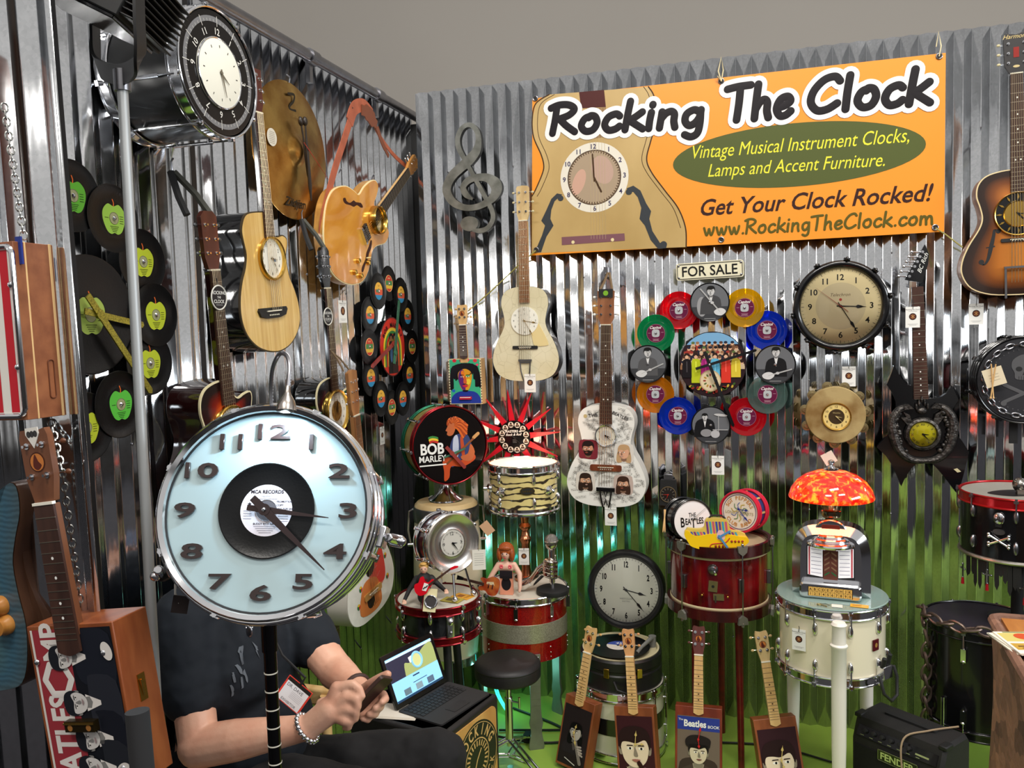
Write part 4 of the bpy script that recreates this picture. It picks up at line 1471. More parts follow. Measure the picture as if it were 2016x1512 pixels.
m.build('tailpiece', gt)
# ---- white guitar papered with sheet music
mw = axis_frame('B', (1193, 998), (1193, 575), .015, .10)
SHEET = mat('sheet_music_paper', (232, 230, 224), .45, coat=.2)
L, W = .486, .372
gt = guitar('acoustic_guitar', 'white guitar papered with sheet music and four face pictures, hung by a strap hook', 'guitar clock', mw, body_outline(L, W), .10, SHEET, mat('off_white_side', (206, 202, 194), .4, nv=.1, ns=20), fb=(L * .815, .060, L + .372, .046), fbm=ROSE, headpts=[(-.024, 0), (.024, 0), (.037, .03), (.040, .155), (-.040, .155), (-.037, .03)], headm=wood('head_brown', (150, 98, 66), (128, 80, 52)), pegs=[(sx * .022, .05 + .040 * k, sx) for sx in (-1, 1) for k in range(3)], buttonm=WHITE, frets=18, sy=.10, bridge=(L * .385, .150, .030, MAHO))
m = M()
rnd = random.Random(11)
INK = flat((150, 146, 140))
z = .1018
ol = body_outline(L, W)
def inside(x, y):
 c = False
 for i in range(len(ol)):
  (x0, y0), (x1, y1) = ol[i - 1], ol[i]
  if (y0 > y) != (y1 > y) and x < (x1 - x0) * (y - y0) / (y1 - y0) + x0:
   c = not c
 return c
for k in range(300):
 x, y = rnd.uniform(-W / 2, W / 2), rnd.uniform(.01, L - .01)
 a = rnd.choice((-12, 8, 25, -35, 3, 70, -60, 15))
 ln = rnd.uniform(.03, .07)
 ca, sa = math.cos(R_(a)) * ln / 2, math.sin(R_(a)) * ln / 2
 if inside(x + ca * 1.15, y + sa * 1.15) and inside(x - ca * 1.15, y - sa * 1.15):
  for s in range(5):
   o_ = (s - 2) * .0028
   m.rect(x - math.sin(R_(a)) * o_, y + math.cos(R_(a)) * o_, ln, .0005, z, INK, rot=a)
  for s in range(4):
   u = (s - 1.5) * ln / 4.5
   o_ = rnd.uniform(-.005, .005)
   m.ell(x + u * math.cos(R_(a)) - math.sin(R_(a)) * o_, y + u * math.sin(R_(a)) + math.cos(R_(a)) * o_, .0017, .0014, z + .0001, flat((96, 92, 90)), n=8)
for t_, a0 in (('THE', -42), ('BEATLES', 42)):
 pass
DKI = flat((34, 30, 32))
m.text('THE', -.062, L * .895, z + .0005, .024, DKI, rot=12, off=.012)
m.text('BEATLES', .068, L * .895, z + .0005, .021, DKI, rot=-24, off=.012)
m.ell(-.098, L * .885, .009, .009, z + .0005, flat((190, 170, 120)))
for (fx, fy, kw) in ((-.085, .272, dict(beard=True, hair=(36, 24, 22), skin=(196, 140, 112), turn=-.12, bgc=(120, 40, 50))), (.085, .260, dict(hair=(186, 150, 110), skin=(216, 164, 134), long=True, turn=-.18, bgc=(214, 208, 200), smile=True)),
                     (-.098, .118, dict(hair=(50, 34, 26), skin=(206, 156, 124), long=True, beard=True, turn=.1, bgc=(214, 206, 196), smile=True)), (.082, .110, dict(hair=(60, 38, 28), skin=(212, 160, 130), long=True, beard=True, turn=-.1, bgc=(190, 170, 160)))):
 bgc = kw.pop('bgc')
 m.poly(catmull([(fx - .042, fy - .04), (fx - .046, fy), (fx - .04, fy + .042), (fx, fy + .046), (fx + .042, fy + .04), (fx + .046, fy - .02), (fx + .036, fy - .046), (fx - .02, fy - .044)], 2, True), z + .0005, flat(bgc))
 portrait(m, fx, fy + .002, .055, z + .0008, suit=None, fringe=True, **kw)
m.build('paper_collage', gt)
def bg_x(m, cx, cy, z, R):
 m.disc(R * .55, z - .0004, flat((190, 190, 186)), 30, (cx, cy))
clock_on(gt, (0, L * .70), .103, .046, flat((214, 208, 192)), flat((60, 56, 50)), CHROME, .007, .010, names=['.', '2', '.', '4', '.', '6', '.', '8', '.', '10', '.', '12'], num_r=.78, num_s=.24, ah=105, am=130, hl=(.5, .8), hw=.06, extra=bg_x)
m = M()
for s in (-1, 1):
 m.tube([(s * .028, .085, .112), (s * .022, .04, .108), (s * .014, .0, .104)], .004, BLACK, 6)
m.box((0, .085, .110), (.088, .018, .008), BLACK)
m.tube([(-.008, .075, .11), (0, .05, .108), (.008, .075, .11)], .003, BLACK, 6)
m.tube([(-.008, .01, .106), (0, .04, .107), (.008, .01, .106)], .003, BLACK, 6)
m.build('tailpiece', gt)
m = M()
yh = L + .372 + .16
m.box((0, yh - .012, .106), (.066, .038, .004), BLACKM)
m.ell(.0, yh - .012, .012, .012, .1086, flat((120, 170, 50)))
m.tube([(-.03, yh, .104), (-.016, yh + .04, .06), (-.004, yh + .085, .03)], .006, mat('strap_brown', (110, 88, 60), .6), 6)
m.tube([(.03, yh, .104), (.016, yh + .04, .06), (.004, yh + .085, .03)], .006, mat('strap_brown'), 6)
m.build('hanging_strap', gt)
m = M()
p = BW(1195, 535, .0)
m.box((p.x, p.y - .012, p.z - .002), (.022, .034, .05), STEEL)
m.cyl((p.x, p.y, p.z - .012), (p.x, p.y - .05, p.z - .012), .005, STEEL)
m.build('wall_hook', label='small steel hook above the white sheet music guitar', cat='hook', bevel=.002)
# ---- pointed black electric guitar with a dragon clock
mw = axis_frame('B', (1817, 900), (1806, 560), .02, .04)
CRB = (1540, 480, 2.908)
ol = [(640, 693), (622, 745), (597, 805), (628, 850), (648, 900), (652, 960), (642, 1020), (600, 1095), (541, 1165), (592, 1212), (626, 1262), (655, 1325), (680, 1388), (706, 1330), (752, 1268), (830, 1232), (890, 1290), (945, 1358), (1000, 1430), (1020, 1380), (1042, 1300), (1068, 1190), (1030, 1130), (985, 1075), (962, 1010), (975, 945), (1008, 893), (990, 850), (970, 808), (945, 850), (900, 882), (832, 885), (790, 884), (748, 872), (744, 812), (716, 806), (685, 775), (662, 735)]
ol = tr(mw, ol, .03, crop=CRB)
yn = loc(mw, 1540 + 785 / 2.908, 480 + 245 / 2.908, .04)[1]
yb = loc(mw, 1540 + 790 / 2.908, 480 + 888 / 2.908, .04)[1]
gt = thing('electric_guitar', 'black pointed electric guitar with a dragon framed yellow clock on its body', 'guitar clock', mw)
m = M()
m.prism(ol, 0, .036, BLACK)
m.build('body', gt, bevel=.006, seg=3)
m = M()
m.prism([(-.028, yb), (.028, yb), (.022, yn), (-.022, yn)], .018, .040, BLACK)
nk = m.build('neck', gt)
m = M()
m.prism([(-.029, yb), (.029, yb), (.022, yn), (-.022, yn)], .040, .046, ROSE)
S = (yn - yb) / (1 - .25)
for k in range(1, 25):
 m.box((0, yn - S * (1 - 2 ** (-k / 12.0)), .0463), (.052 - .01 * k / 24 * 0, .0016, .0012), mat('fret_wire'))
for k in (3, 5, 7, 9, 12, 15, 17, 19, 21):
 y = yn - S * (1 - 2 ** (-(k - .5) / 12.0))
 for x in ((-.011, .011) if k == 12 else (0,)):
  m.ell(x, y, .003, .003, .0464, WHITE, n=10)
m.build('fretboard', nk)
hp = tr(mw, [(742, 215), (700, 206), (722, 165), (762, 95), (815, 4), (838, 60), (832, 120), (800, 222)], .03, crop=CRB)
m = M()
m.prism(hp, .024, .040, BLACK)
a, b = loc(mw, 1540 + 782 / 2.908, 480 + 165 / 2.908, .04), loc(mw, 1540 + 826 / 2.908, 480 + 52 / 2.908, .04)
fit(m, 'BC Rich', a, b, .0405, .018, WHITE, .4)
hs = m.build('headstock', gt, bevel=.002)
for k in range(6):
 x, y = loc(mw, 1540 + (728 + 15 * k) / 2.908, 480 + (186 - 28 * k) / 2.908, .04)
 q = M()
 q.cyl((x, y, .036), (x, y, .052), .0035, CHROME, n=10)
 q.cyl((x, y, .041), (x, y, .043), .006, CHROME, n=10)
 q.cyl((x, y, .026), (x - .036, y + .004, .026), .003, CHROME, n=8)
 q.box((x - .012, y, .020), (.016, .014, .010), CHROME)
 q.ball((x - .040, y + .004, .026), .009, CHROME, (.8, .9, .6), 10, 6)
 q.build('tuning_peg', hs)
PEW = mat('dark_pewter', (92, 88, 84), .38, .8, c2=(48, 46, 46), ns=60, bump=.4, bs=90)
dc = loc(mw, 1540 + 805 / 2.908, 480 + 1090 / 2.908, .05)
m = M()
m.lathe([(.052, .036), (.064, .040), (.074, .050), (.068, .060), (.058, .064), (.053, .058), (.052, .050)], PEW, 40, o=(dc[0], dc[1], 0))
rnd = random.Random(8)
for s in (-1, 1):
 pts = [(0, -.115), (.05, -.108), (.092, -.07), (.112, -.01), (.118, .05), (.096, .10), (.06, .118), (.040, .112)]
 rr = [.012, .016, .019, .021, .020, .017, .013, .006]
 c = catmull([(s * x + dc[0], y + dc[1], .050, r) for (x, y), r in zip(pts, rr)], 5)
 m.tube([p[:3] for p in c], [p[3] for p in c], PEW, 10)
 m.prism([(dc[0] + s * x, dc[1] + y) for x, y in ((.034, .112), (.055, .132), (.075, .125), (.07, .108))], .045, .068, PEW)
 for k in range(16):
  t = k / 15
  x, y = .075 + .03 * math.sin(t * 3), -.07 + .16 * t
  m.ball((dc[0] + s * (x + rnd.uniform(-.014, .014)), dc[1] + y, .055 + rnd.uniform(-.004, .006)), rnd.uniform(.007, .013), PEW, (1, 1, .8), 8, 6)
 m.prism([(dc[0] + s * x, dc[1] + y) for x, y in ((.05, .03), (.085, .075), (.062, .075), (.075, .10), (.05, .085), (.04, .05))], .044, .060, PEW)
for k in range(30):
 a = PI * (1.08 + .84 * k / 29)
 m.ball((dc[0] + .118 * math.cos(a), dc[1] + .012 + .126 * math.sin(a), .046), .009, PEW, (1, 1, .7), 8, 6)
for k in range(5):
 m.ball((dc[0] + (k - 2) * .011, dc[1] + .118 + .016 * (2 - abs(k - 2)), .052), .010, PEW, (.5, 1.7, .6), 8, 8)
m.ball((dc[0], dc[1] + .10, .050), .022, PEW, (1, .7, .6), 12, 8)
m.build('dragon_frame', gt)
def drx(m, cx, cy, z, R):
 pass
clock_on(gt, dc, .050, .052, flat((206, 196, 30)), flat((44, 40, 20)), names=['I', 'II', 'III', 'IV', 'V', 'VI', 'VII', 'VIII', 'IX', 'X', 'XI', 'XII'], num_r=.8, num_s=.26, ah=95, am=140, upright=False, hl=(.45, .7), hw=.06, num_off=.01, glass=.01)
m = M()
x, y = loc(mw, 1540 + 946 / 2.908, 480 + 1200 / 2.908, .036)
m.lathe([(.010, .036), (.010, .048), (.007, .052), (0, .052)], CHROME, 18, o=(x, y, 0))
m.build('volume_knob', gt)
m = M()
x, y = loc(mw, 1540 + 1002 / 2.908, 480 + 1298 / 2.908, .036)
m.prism([(x - .014, y + .006), (x, y + .010), (x + .014, y - .004), (x, y - .008)], .036, .040, PEAR)
m.build('pick', gt)
# ---- sunburst archtop with a brass clock, cut by the right edge of the photograph
mw = axis_frame('B', (2007, 580), (2000, 90), .015, .085)
SUN = vcol('archtop_sunburst', [(0, (34, 20, 14)), (.16, (46, 26, 16)), (.40, (122, 66, 24)), (.65, (178, 106, 40)), (1, (196, 124, 52))])
L, W = .505, .415
gt = guitar('archtop_guitar', 'sunburst archtop guitar with a big brass and black clock right of the banner', 'guitar clock', mw, body_outline(L, W), .085, SUN, wood('sun_side', (150, 100, 60), (110, 66, 36)), bindm=flat((226, 206, 160)), fb=(L * .82, .056, L + .375, .044), fbm=ROSE, headpts=[(-.024, 0), (.024, 0), (.040, .03), (.044, .13), (.036, .158), (0, .150), (-.036, .158), (-.044, .13), (-.040, .03)], headm=mat('head_black', (30, 26, 26), .4), pegs=[(sx * .028, .045 + .038 * k, sx) for sx in (-1, 1) for k in range(3)], buttonm=PEAR, frets=19, sy=.05, bridge=(L * .44, .13, .014, BLACKM))
for s in (-1, 1):
 m = M()
 q = catmull([(s * .075, .262, .007), (s * .086, .270, .009), (s * .090, .245, .012), (s * .100, .200, .016), (s * .112, .150, .012), (s * .128, .128, .009), (s * .134, .140, .008)], 5)
 for (x, y, w), (x2, y2, w2) in zip(q, q[1:]):
  m.prism([(x - w / 2, y), (x + w / 2, y), (x2 + w2 / 2, y2), (x2 - w2 / 2, y2)][::1], .0855, .0868, BLACKM)
 m.prism(ellipse(s * .073, .262, .009, .009), .0855, .0869, BLACKM)
 m.prism(ellipse(s * .136, .141, .010, .010), .0855, .0869, BLACKM)
 m.prism([(s * .086, .205), (s * .118, .20), (s * .118, .196), (s * .086, .199)], .0855, .0869, BLACKM)
 m.build('f_hole', gt)
def brass_x(m, cx, cy, z, R):
 m.lathe([(R * .6, 0), (R * .63, .004), (R * .66, 0)], GOLD, 40, o=(cx, cy, z))
 m.disc(R * .60, z + .001, GOLD, 40, (cx, cy))
 for i in range(12):
  a = R_(30 * i)
  m.T = Matrix.Translation((cx + .82 * R * math.sin(a), cy + .82 * R * math.cos(a), z + .002)) @ Matrix.Rotation(-a, 4, 'Z')
  m.prism([(0, .014), (.004, 0), (0, -.010), (-.004, 0)], 0, .002, GOLD)
  m.T = None
clock_on(gt, (-.002, L * .645), .0885, .082, BLACK, GOLD, GOLD, .006, .010, names=[''] * 12, ah=92, am=140, extra=brass_x, hl=(.4, .7), hw=.04)
m = M()
m.box((0, .112, .100), (.115, .008, .010), STEEL)
m.box((-.052, .05, .098), (.008, .125, .006), STEEL)
m.box((.052, .05, .098), (.008, .125, .006), STEEL)
m.build('tailpiece', gt)
m = M()
m.text('Harmony', 0, L + .375 + .145, .0892, .024, flat((214, 190, 130)), shear=.4)
m.build('maker_name', gt)
m = M()
m.rect(0, L + .375 + .085, .02, .04, .0891, flat((140, 40, 34)))
m.build('red_emblem', gt)
m = M()
m.ell(0, L + .375 + .03, .012, .005, .0891, flat((200, 180, 130)))
m.build('oval_emblem', gt)
# ---- skull drum clock on the right edge
mw = onback(BW(2003, 745, .01))
sk = thing('drum_clock', 'black drum head clock with grey skull and chain rim at right edge of the wall', 'wall clock', mw)
DRED = mat('dark_red_shell', (96, 16, 26), .3, coat=.4)
drum(sk, .172, .085, DRED, BLACK, mat('black_head', (38, 38, 42), .45), n=8, hoop_h=.035, lug='box', bottom=True, phase=.3, lugm=BLACK)
m = M()
G1, G2 = flat((86, 86, 88)), flat((112, 112, 112))
z = .0925
m.poly(catmull([(-.038, .085), (-.045, .055), (-.034, .03), (-.03, .005), (0, 0), (.03, .005), (.034, .03), (.045, .055), (.038, .085), (0, .105)], 4, True), z, G1)
for s in (-1, 1):
 m.ell(s * .018, .045, .012, .010, z + .0002, BLACKM)
 m.stroke([(-s * .07, -.09), (s * .07, -.02)], .014, z, G1)
 m.ell(-s * .072, -.096, .011, .011, z + .0002, G1)
 m.ell(s * .074, -.012, .011, .011, z + .0002, G1)
m.poly([(-.005, .02), (.005, .02), (0, .034)], z + .0002, BLACKM)
for k in range(5):
 m.rect((k - 2) * .009, .008, .002, .014, z + .0002, BLACKM)
for k in range(40):
 a = 2 * PI * k / 40
 m.ell(.125 * math.cos(a), .125 * math.sin(a), .0025, .0025, z, G1, n=8)
m.build('skull_print', sk)
m = M()
for k in range(34):
 a, b = 2 * PI * k / 34, 2 * PI * (k + 1) / 34
 c = .148
 p, q = V((c * math.cos(a), c * math.sin(a), .097)), V((c * math.cos(b), c * math.sin(b), .097))
 d = (q - p).normalized()
 n_ = V((0, 0, 1)) if k % 2 else d.cross(V((0, 0, 1)))
 mid = (p + q) / 2
 m.tube([mid + d * math.cos(t) * .018 + n_ * math.sin(t) * .009 for t in [2 * PI * j / 10 for j in range(10)]], .003, STEEL, 6, closed=True)
m.build('chain_rim', sk)
m = M()
m.box((-.02, -.225, .03), (.030, .09, .012), BLACKM)
m.build('strap', sk)
def stick_tag(label, mw, size=.075):
 """paper tag with two thin sticks on a thread"""
 t = thing('stick_tag', label, 'price tag', mw)
 m = M()
 m.T = Matrix.Rotation(R_(18), 4, 'Z')
 m.box((0, -.02, 0), (size, size, .001), flat((220, 206, 176)))
 for k in range(3):
  m.rect(0, -.01 - k * .012, size * .5, .0015, .0008, flat((150, 140, 120)))
 m.build('card', t)
 for a, dx in ((4, -.004), (-7, .006)):
  m = M()
  m.T = Matrix.Rotation(R_(a), 4, 'Z')
  m.cyl((dx, .035, .006), (dx, -.10, .006), .0026, MAPLE, n=8)
  m.ball((dx, -.104, .006), .0042, MAPLE, (1, 1.5, 1), 8, 6)
  m.build('stick', t)
 return t
stick_tag('tan paper tag with two thin drumsticks on the skull drum clock', onback(BW(1954, 733, .14)))
# ---- little black clock
mw = onback(BW(1317, 968, .01))
t = thing('small_clock', 'small black block clock hung above the white drum on the red drum table', 'clock', mw)
m = M()
m.prism([(-.043, -.06), (.043, -.06), (.036, .062), (-.036, .062)], 0, .035, BLACKM)
m.build('case', t, bevel=.003)
clock_on(t, (0, -.006), .036, .035, flat((36, 32, 30)), flat((190, 180, 160)), flat((100, 84, 60)), .003, .004, names=['|'] * 12, upright=False, num_s=.3, ah=200, am=270, handm=flat((180, 50, 40)), hl=(.6, .7), hw=.05)
m = M()
m.box((0, .075, .018), (.040, .026, .022), STEEL)
m.tube([(-.018, .09, .018), (0, .102, .018), (.02, .092, .018)], .004, STEEL, 6)
m.build('clasp', t, bevel=.003)
# ---- shop cards
for px, py, ln, lab, off in ((1043, 722, .035, 'white shop card hanging at the foot of the cream parlour guitar', .115), (1202, 990, .02, 'white shop card below the sheet music guitar', .115), (1413, 872, .06, 'white shop card hanging under the coloured record clock', .03),
                             (1671, 690, .07, 'white shop card between the drum hoop clock and the tambourine', .03), (1797, 590, .03, 'white shop card over the neck of the black pointed guitar', .08), (1922, 574, .05, 'white shop card hanging below the sunburst archtop guitar', .03)):
 price_tag(onback(BW(px, py, off)), lab, .056, .088, ln)
# ============================================================ LEFT WALL
XN = .21      # the nearer sheet stands this far in front of the left wall line
# ---- record clock with green apple labels
mw = onleft(PX(170, 620, WXN + .03))
rl = thing('record_clock', 'wall clock of black records with green apple labels on left wall behind the pole', 'wall clock', mw)
def apple(col, r=.043):
 def f(m, cx, cy, z):
  m.disc(r * 1.05, z, flat((16, 16, 16), .3), 36, (cx, cy))
  G = flat(col, .35)
  m.poly(catmull([(cx, cy + r * .72), (cx + r * .45, cy + r * .84), (cx + r * .86, cy + r * .45), (cx + r * .9, cy - r * .1), (cx + r * .62, cy - r * .75), (cx + r * .28, cy - r * .96), (cx, cy - r * .88),
      (cx - r * .28, cy - r * .96), (cx - r * .62, cy - r * .75), (cx - r * .9, cy - r * .1), (cx - r * .86, cy + r * .45), (cx - r * .45, cy + r * .84)], 4, True), z + .0003, G)
  m.stroke([(cx, cy + r * .74), (cx + r * .02, cy + r * .92), (cx - r * .06, cy + r * 1.12)], r * .07, z + .0005, flat((206, 96, 40), .4))
  m.disc(r * .36, z + .0006, flat((146, 146, 110), .3), 26, (cx, cy))
  m.torus(r * .36, .0007, flat((110, 110, 80), .3), 26, 6, z + .0006, o=(cx, cy, 0))
  DKG = flat(tuple(int(v * .45) for v in col), .4)
  for k in range(4):
   m.rect(cx + r * .6, cy + r * (.15 - .14 * k), r * .3, r * .04, z + .0006, DKG)
   m.rect(cx, cy - r * (.5 + .1 * k), r * (.7 - .12 * k), r * .04, z + .0006, DKG)
  m.rect(cx - r * .6, cy, r * .3, r * .04, z + .0006, DKG)
 return f
GA, GB = (88, 160, 50), (172, 184, 48)
for i, (px, py, g) in enumerate(((145, 385, GA), (222, 430, (140, 180, 70)), (283, 515, GB), (305, 620, GB), (297, 715, GB), (236, 796, (84, 176, 62)), (172, 842, GB), (60, 470, GA), (40, 590, GA), (50, 710, GA), (90, 800, GA))):
 record(rl, loc(mw, px, py, .02), .016 + .005 * (i % 2), .089, VINYL, apple(g))
p = record(rl, (0, 0), .010, .152, VINYL, apple((150, 170, 80), .052), thick=.003, bolt=False)
GLIT = mat('gold_glitter', (172, 160, 60), .35, .6, c2=(120, 112, 40), ns=260)
hc = (0.0, 0.0)
a = loc(mw, 290, 640, .05)
b = loc(mw, 303, 774, .05)
hand('hour_hand', rl, hc, .036, math.degrees(math.atan2(a[0], a[1])), math.hypot(*a), .008, GLIT, tail=.28, style='bar', t=.004)
hand('minute_hand', rl, hc, .041, math.degrees(math.atan2(b[0], b[1])), math.hypot(*b), .009, GLIT, tail=.22, style='bar', t=.004)
# ---- drum clock high on the left
mw = onleft(PX(430, 145, -1.42))
dkc = thing('drum_clock', 'black drum clock with white centre high on the left wall by the lamp bracket', 'wall clock', mw @ Matrix.Translation((0, 0, -.245)) @ Matrix.Diagonal((.885, .885, .96, 1)))
DKS = mat('black_pearl', (22, 23, 24), .3, coat=.15, c2=(12, 12, 12), ns=10)
drum(dkc, .186, .25, DKS, CHROME, BLACK, n=8, hoop_h=.035, lug='tube', phase=.25)
m = M()
z = .2572
m.disc(.182, z, flat((30, 28, 27), .25), 64)
m.lathe([(.150, z + .0005), (.166, z + .0005)], flat((120, 120, 122), .3), 64)
WHT = flat((226, 224, 216), .35)
m.lathe([(.0, z + .006), (.098, z + .006), (.104, z + .004), (.106, z)], flat((238, 236, 222), .35), 56)
numerals(m, (0, 0), .124, z + .001, .028, WHT, off=.01, upright=False)
ticks(m, (0, 0), .150, .158, z + .001, .0012, WHT)
ticks(m, (0, 0), .140, .170, z + .0012, .002, WHT, 12)
ticks(m, (0, 0), .076, .084, z + .0065, .003, flat((70, 66, 60)), 12)
m.torus(.104, .003, CHROME, 56, 8, z + .004)
m.build('clock_dial', dkc)
hand('hour_hand', dkc, (0, 0), z + .008, 125, .045, .003, flat((120, 112, 96)), style='taper')
hand('minute_hand', dkc, (0, 0), z + .010, 165, .072, .003, flat((120, 112, 96)), style='taper')
stick_tag('cream paper tag with two drumsticks hung on the side of the black drum clock', facing(dkc.matrix_local @ V((-.200, -.03, .15)), 45), .062)
# ---- cymbal clock
mw = onleft(LW(575, 297, .03))
cy = thing('cymbal_clock', 'worn bronze cymbal clock with dark drumstick hands on the left wall', 'wall clock', mw)
CYM = mat('cymbal_bronze', (212, 174, 100), .30, 1, c2=(150, 104, 44), ns=6, bump=.12, bs=30)
Rc = .275
m = M()
m.lathe([(0, .042), (.02, .041), (.045, .033), (.060, .022), (.075, .018), (.16, .010), (Rc, -.004), (Rc, -.006), (.16, .008), (.06, .018), (0, .038)], CYM, 72)
m.build('cymbal', cy)
m = M()
DKP = flat((40, 34, 24), .5)
def oncym(r):
 return .0225 + (.010 - .018) / .085 * (r - .075) if r < .16 else .0105 - .014 * (r - .16) / .115
zz = .0125
m.stroke([(-.026, .220), (.018, .226), (.012, .200), (-.020, .172), (-.012, .160), (.024, .164)], .011, oncym(.19) + .003, DKP)
m.text('Zildjian', 0, -.215, oncym(.215) + .0018, .052, DKP, shear=.35, off=.02)
m.text('Z Custom', .03, .14, oncym(.14) + .0035, .022, flat((120, 92, 44), .5), shear=.3)
m.build('cymbal_print', cy)
m = M()
m.disc(.034, .0145, flat((214, 208, 192)), 30, (-.165, .02))
for k in range(7):
 m.rect(-.165, .04 - k * .007, .04 - .002 * abs(k - 3), .0016, .0149, flat((150, 140, 130)))
m.build('round_sticker', cy)
DST = mat('dark_stick', (38, 28, 20), .4)
for nm, a, l in (('hour_hand', 168, .135), ('minute_hand', 176, .20)):
 m = M()
 m.T = Matrix.Translation((.02, .0, .048 if nm[0] == 'h' else .058)) @ Matrix.Rotation(-R_(a), 4, 'Z')
 m.tube([(0, -.10, 0), (0, -.06, 0), (0, 0, 0), (0, l * .7, 0), (0, l, 0)], [.004, .004, .006, .008, .003], DST, 8)
 m.ball((0, -.115, 0), .013, DST, (1, 1.5, .8), 10, 8)
 m.build(nm, cy)
hand('second_hand', cy, (.02, 0), .066, 122, .18, .0014, flat((180, 60, 40)), tail=.25)
m = M()
m.tube([(0, Rc - .004, 0), (0, Rc + .012, .004), (.006, Rc + .02, 0), (0, Rc + .03, -.01)], .003, STEEL, 6)
m.build('hook', cy)
# ---- natural cutaway guitar
mw = axis_frame('L', (548, 694), (507, 223), .02, .125)
D = .125
CR6 = (300, 400, 3.15)
ol = [(600, 58), (570, 80), (556, 125), (552, 180), (566, 250), (580, 320), (575, 400), (556, 480), (544, 580), (546, 680), (565, 770), (600, 840), (660, 898), (735, 922), (800, 915), (860, 872), (900, 800), (916, 720), (906, 620), (880, 530), (852, 460), (836, 390), (828, 320), (836, 262), (832, 220), (806, 198), (776, 206), (752, 200), (742, 150), (738, 60), (670, 52)]
ol = tr(mw, ol, D, 3, CR6)
yn = loc(mw, 507, 223, D)[1]
yb = loc(mw, 528, 468, D)[1]
SPRUCE = mat('spruce_top', (226, 190, 118), .22, c2=(208, 166, 92), ns=5, stretch=(14, .6, 1), coat=.5)
BLKS = mat('black_lacquer', (10, 9, 10), .08, coat=1)
gt = guitar('acoustic_guitar', 'cutaway guitar with natural spruce top, black sides and oval gold clock on left wall', 'guitar clock', mw, ol, D, SPRUCE, BLKS, bindm=flat((70, 58, 40)), fb=(yb, .056, yn, .044), fbm=ROSE, neckm=BLKS, headpts=[(-.023, 0), (.023, 0), (.036, .03), (.038, .15), (-.038, .15), (-.036, .03)], headm=wood('head_red_brown', (92, 44, 32), (70, 30, 22)), pegs=[(sx * .022, .045 + .038 * k, sx) for sx in (-1, 1) for k in range(3)], frets=20, sy=loc(mw, 535, 612, D)[1])
x, y = loc(mw, 535, 615, D)
m = M()
m.prism([(x - .085, y + .018), (x - .092, y + .008), (x - .080, y - .012), (x - .04, y - .02), (x + .04, y - .02), (x + .08, y - .012), (x + .092, y + .008), (x + .085, y + .018)], D + .001, D + .010, BLACKM)
m.box((x, y + .006, D + .012), (.09, .004, .006), flat((230, 225, 205)))
for k in range(6):
 m.ball((x + (k - 2.5) * .011, y - .009, D + .011), .003, flat((230, 225, 205)), n=8, k=5)
m.build('bridge', gt)
def red12(m, cx, cy, z, R):
 m.text('12', cx, cy + R * .76, z + .0004, R * .26, flat((170, 60, 60)))
 m.poly(ellipse(cx + R * .28, cy - R * .1, R * .16, R * .05, -20), z + .0003, flat((70, 110, 150)))
clock_on(gt, loc(mw, 532, 509, D), D + .002, .071, flat((236, 234, 222)), flat((60, 54, 50)), GOLD, .009, .017, num_r=.76, num_s=.25, ah=98, am=150, handm=flat((70, 50, 30)), extra=red12, hl=(.5, .75))
# ---- two dark cutaway guitars lower on the wall, both hung by a strap
def hung_strap(parent, y, D, w=.06):
 m = M()
 m.tube([(-w / 2, y, D * .6), (-w * .45, y + .05, D * .4), (-.006, y + .125, D * .1)], .011, BLACKM, 6)
 m.tube([(w / 2, y, D * .9), (w * .3, y + .06, D * .6), (.006, y + .125, D * .12)], .011, mat('strap_grey', (70, 70, 62), .7), 6)
 m.tube([(0, y + .12, D * .1), (0, y + .155, D * .1), (.01, y + .165, D * .1)], .003, STEEL, 6)
 m.build('hanging_strap', parent)
BLKH = [(-.022, 0), (.022, 0), (.034, .035), (.036, .15), (.020, .165), (-.020, .165), (-.036, .15), (-.034, .035)]
SBURST = vcol('dark_sunburst', [(0, (14, 8, 8)), (.22, (26, 10, 8)), (.5, (120, 26, 10)), (.8, (216, 84, 22)), (1, (236, 150, 50))])
RBS = mat('red_black_side', (34, 12, 12), .1, coat=1)
mw = axis_frame('L', (470, 1020), (420, 535), .23, .115)
D = .115
yb, yn = loc(mw, 447, 795, D)[1], loc(mw, 420, 533, D)[1]
L = loc(mw, 438, 748, D)[1]
gt = guitar('acoustic_guitar', 'dark red sunburst cutaway guitar hung by a strap behind the big drum clock', 'guitar clock', mw, body_outline(L, L * .80, cut=True), D, SBURST, RBS, bindm=flat((222, 210, 170)), fb=(min(yb, L * .84), .055, yn, .043), fbm=ROSE, neckm=RBS, headpts=BLKH, headm=mat('head_red_brown'), pegs=[(sx * .020, .05 + .040 * k, sx) for sx in (-1, 1) for k in range(3)], buttonm=mat('grey_button', (90, 92, 94), .3, .6), frets=20, sy=L * .3, bridge=(L * .30, .16, .03, BLACKM))
clock_on(gt, (.0, L * .62), D + .002, .075, flat((230, 226, 214)), flat((60, 54, 50)), GOLD, .010, .014, num_r=.76, num_s=.24, ah=98, am=140)
hung_strap(gt, yn + .16, D)
mw2 = axis_frame('L', (672, 970), (643, 570), .03, .10)
D = .10
yb, yn = loc(mw2, 660, 775, D)[1], loc(mw2, 643, 568, D)[1]
L = loc(mw2, 655, 742, D)[1]
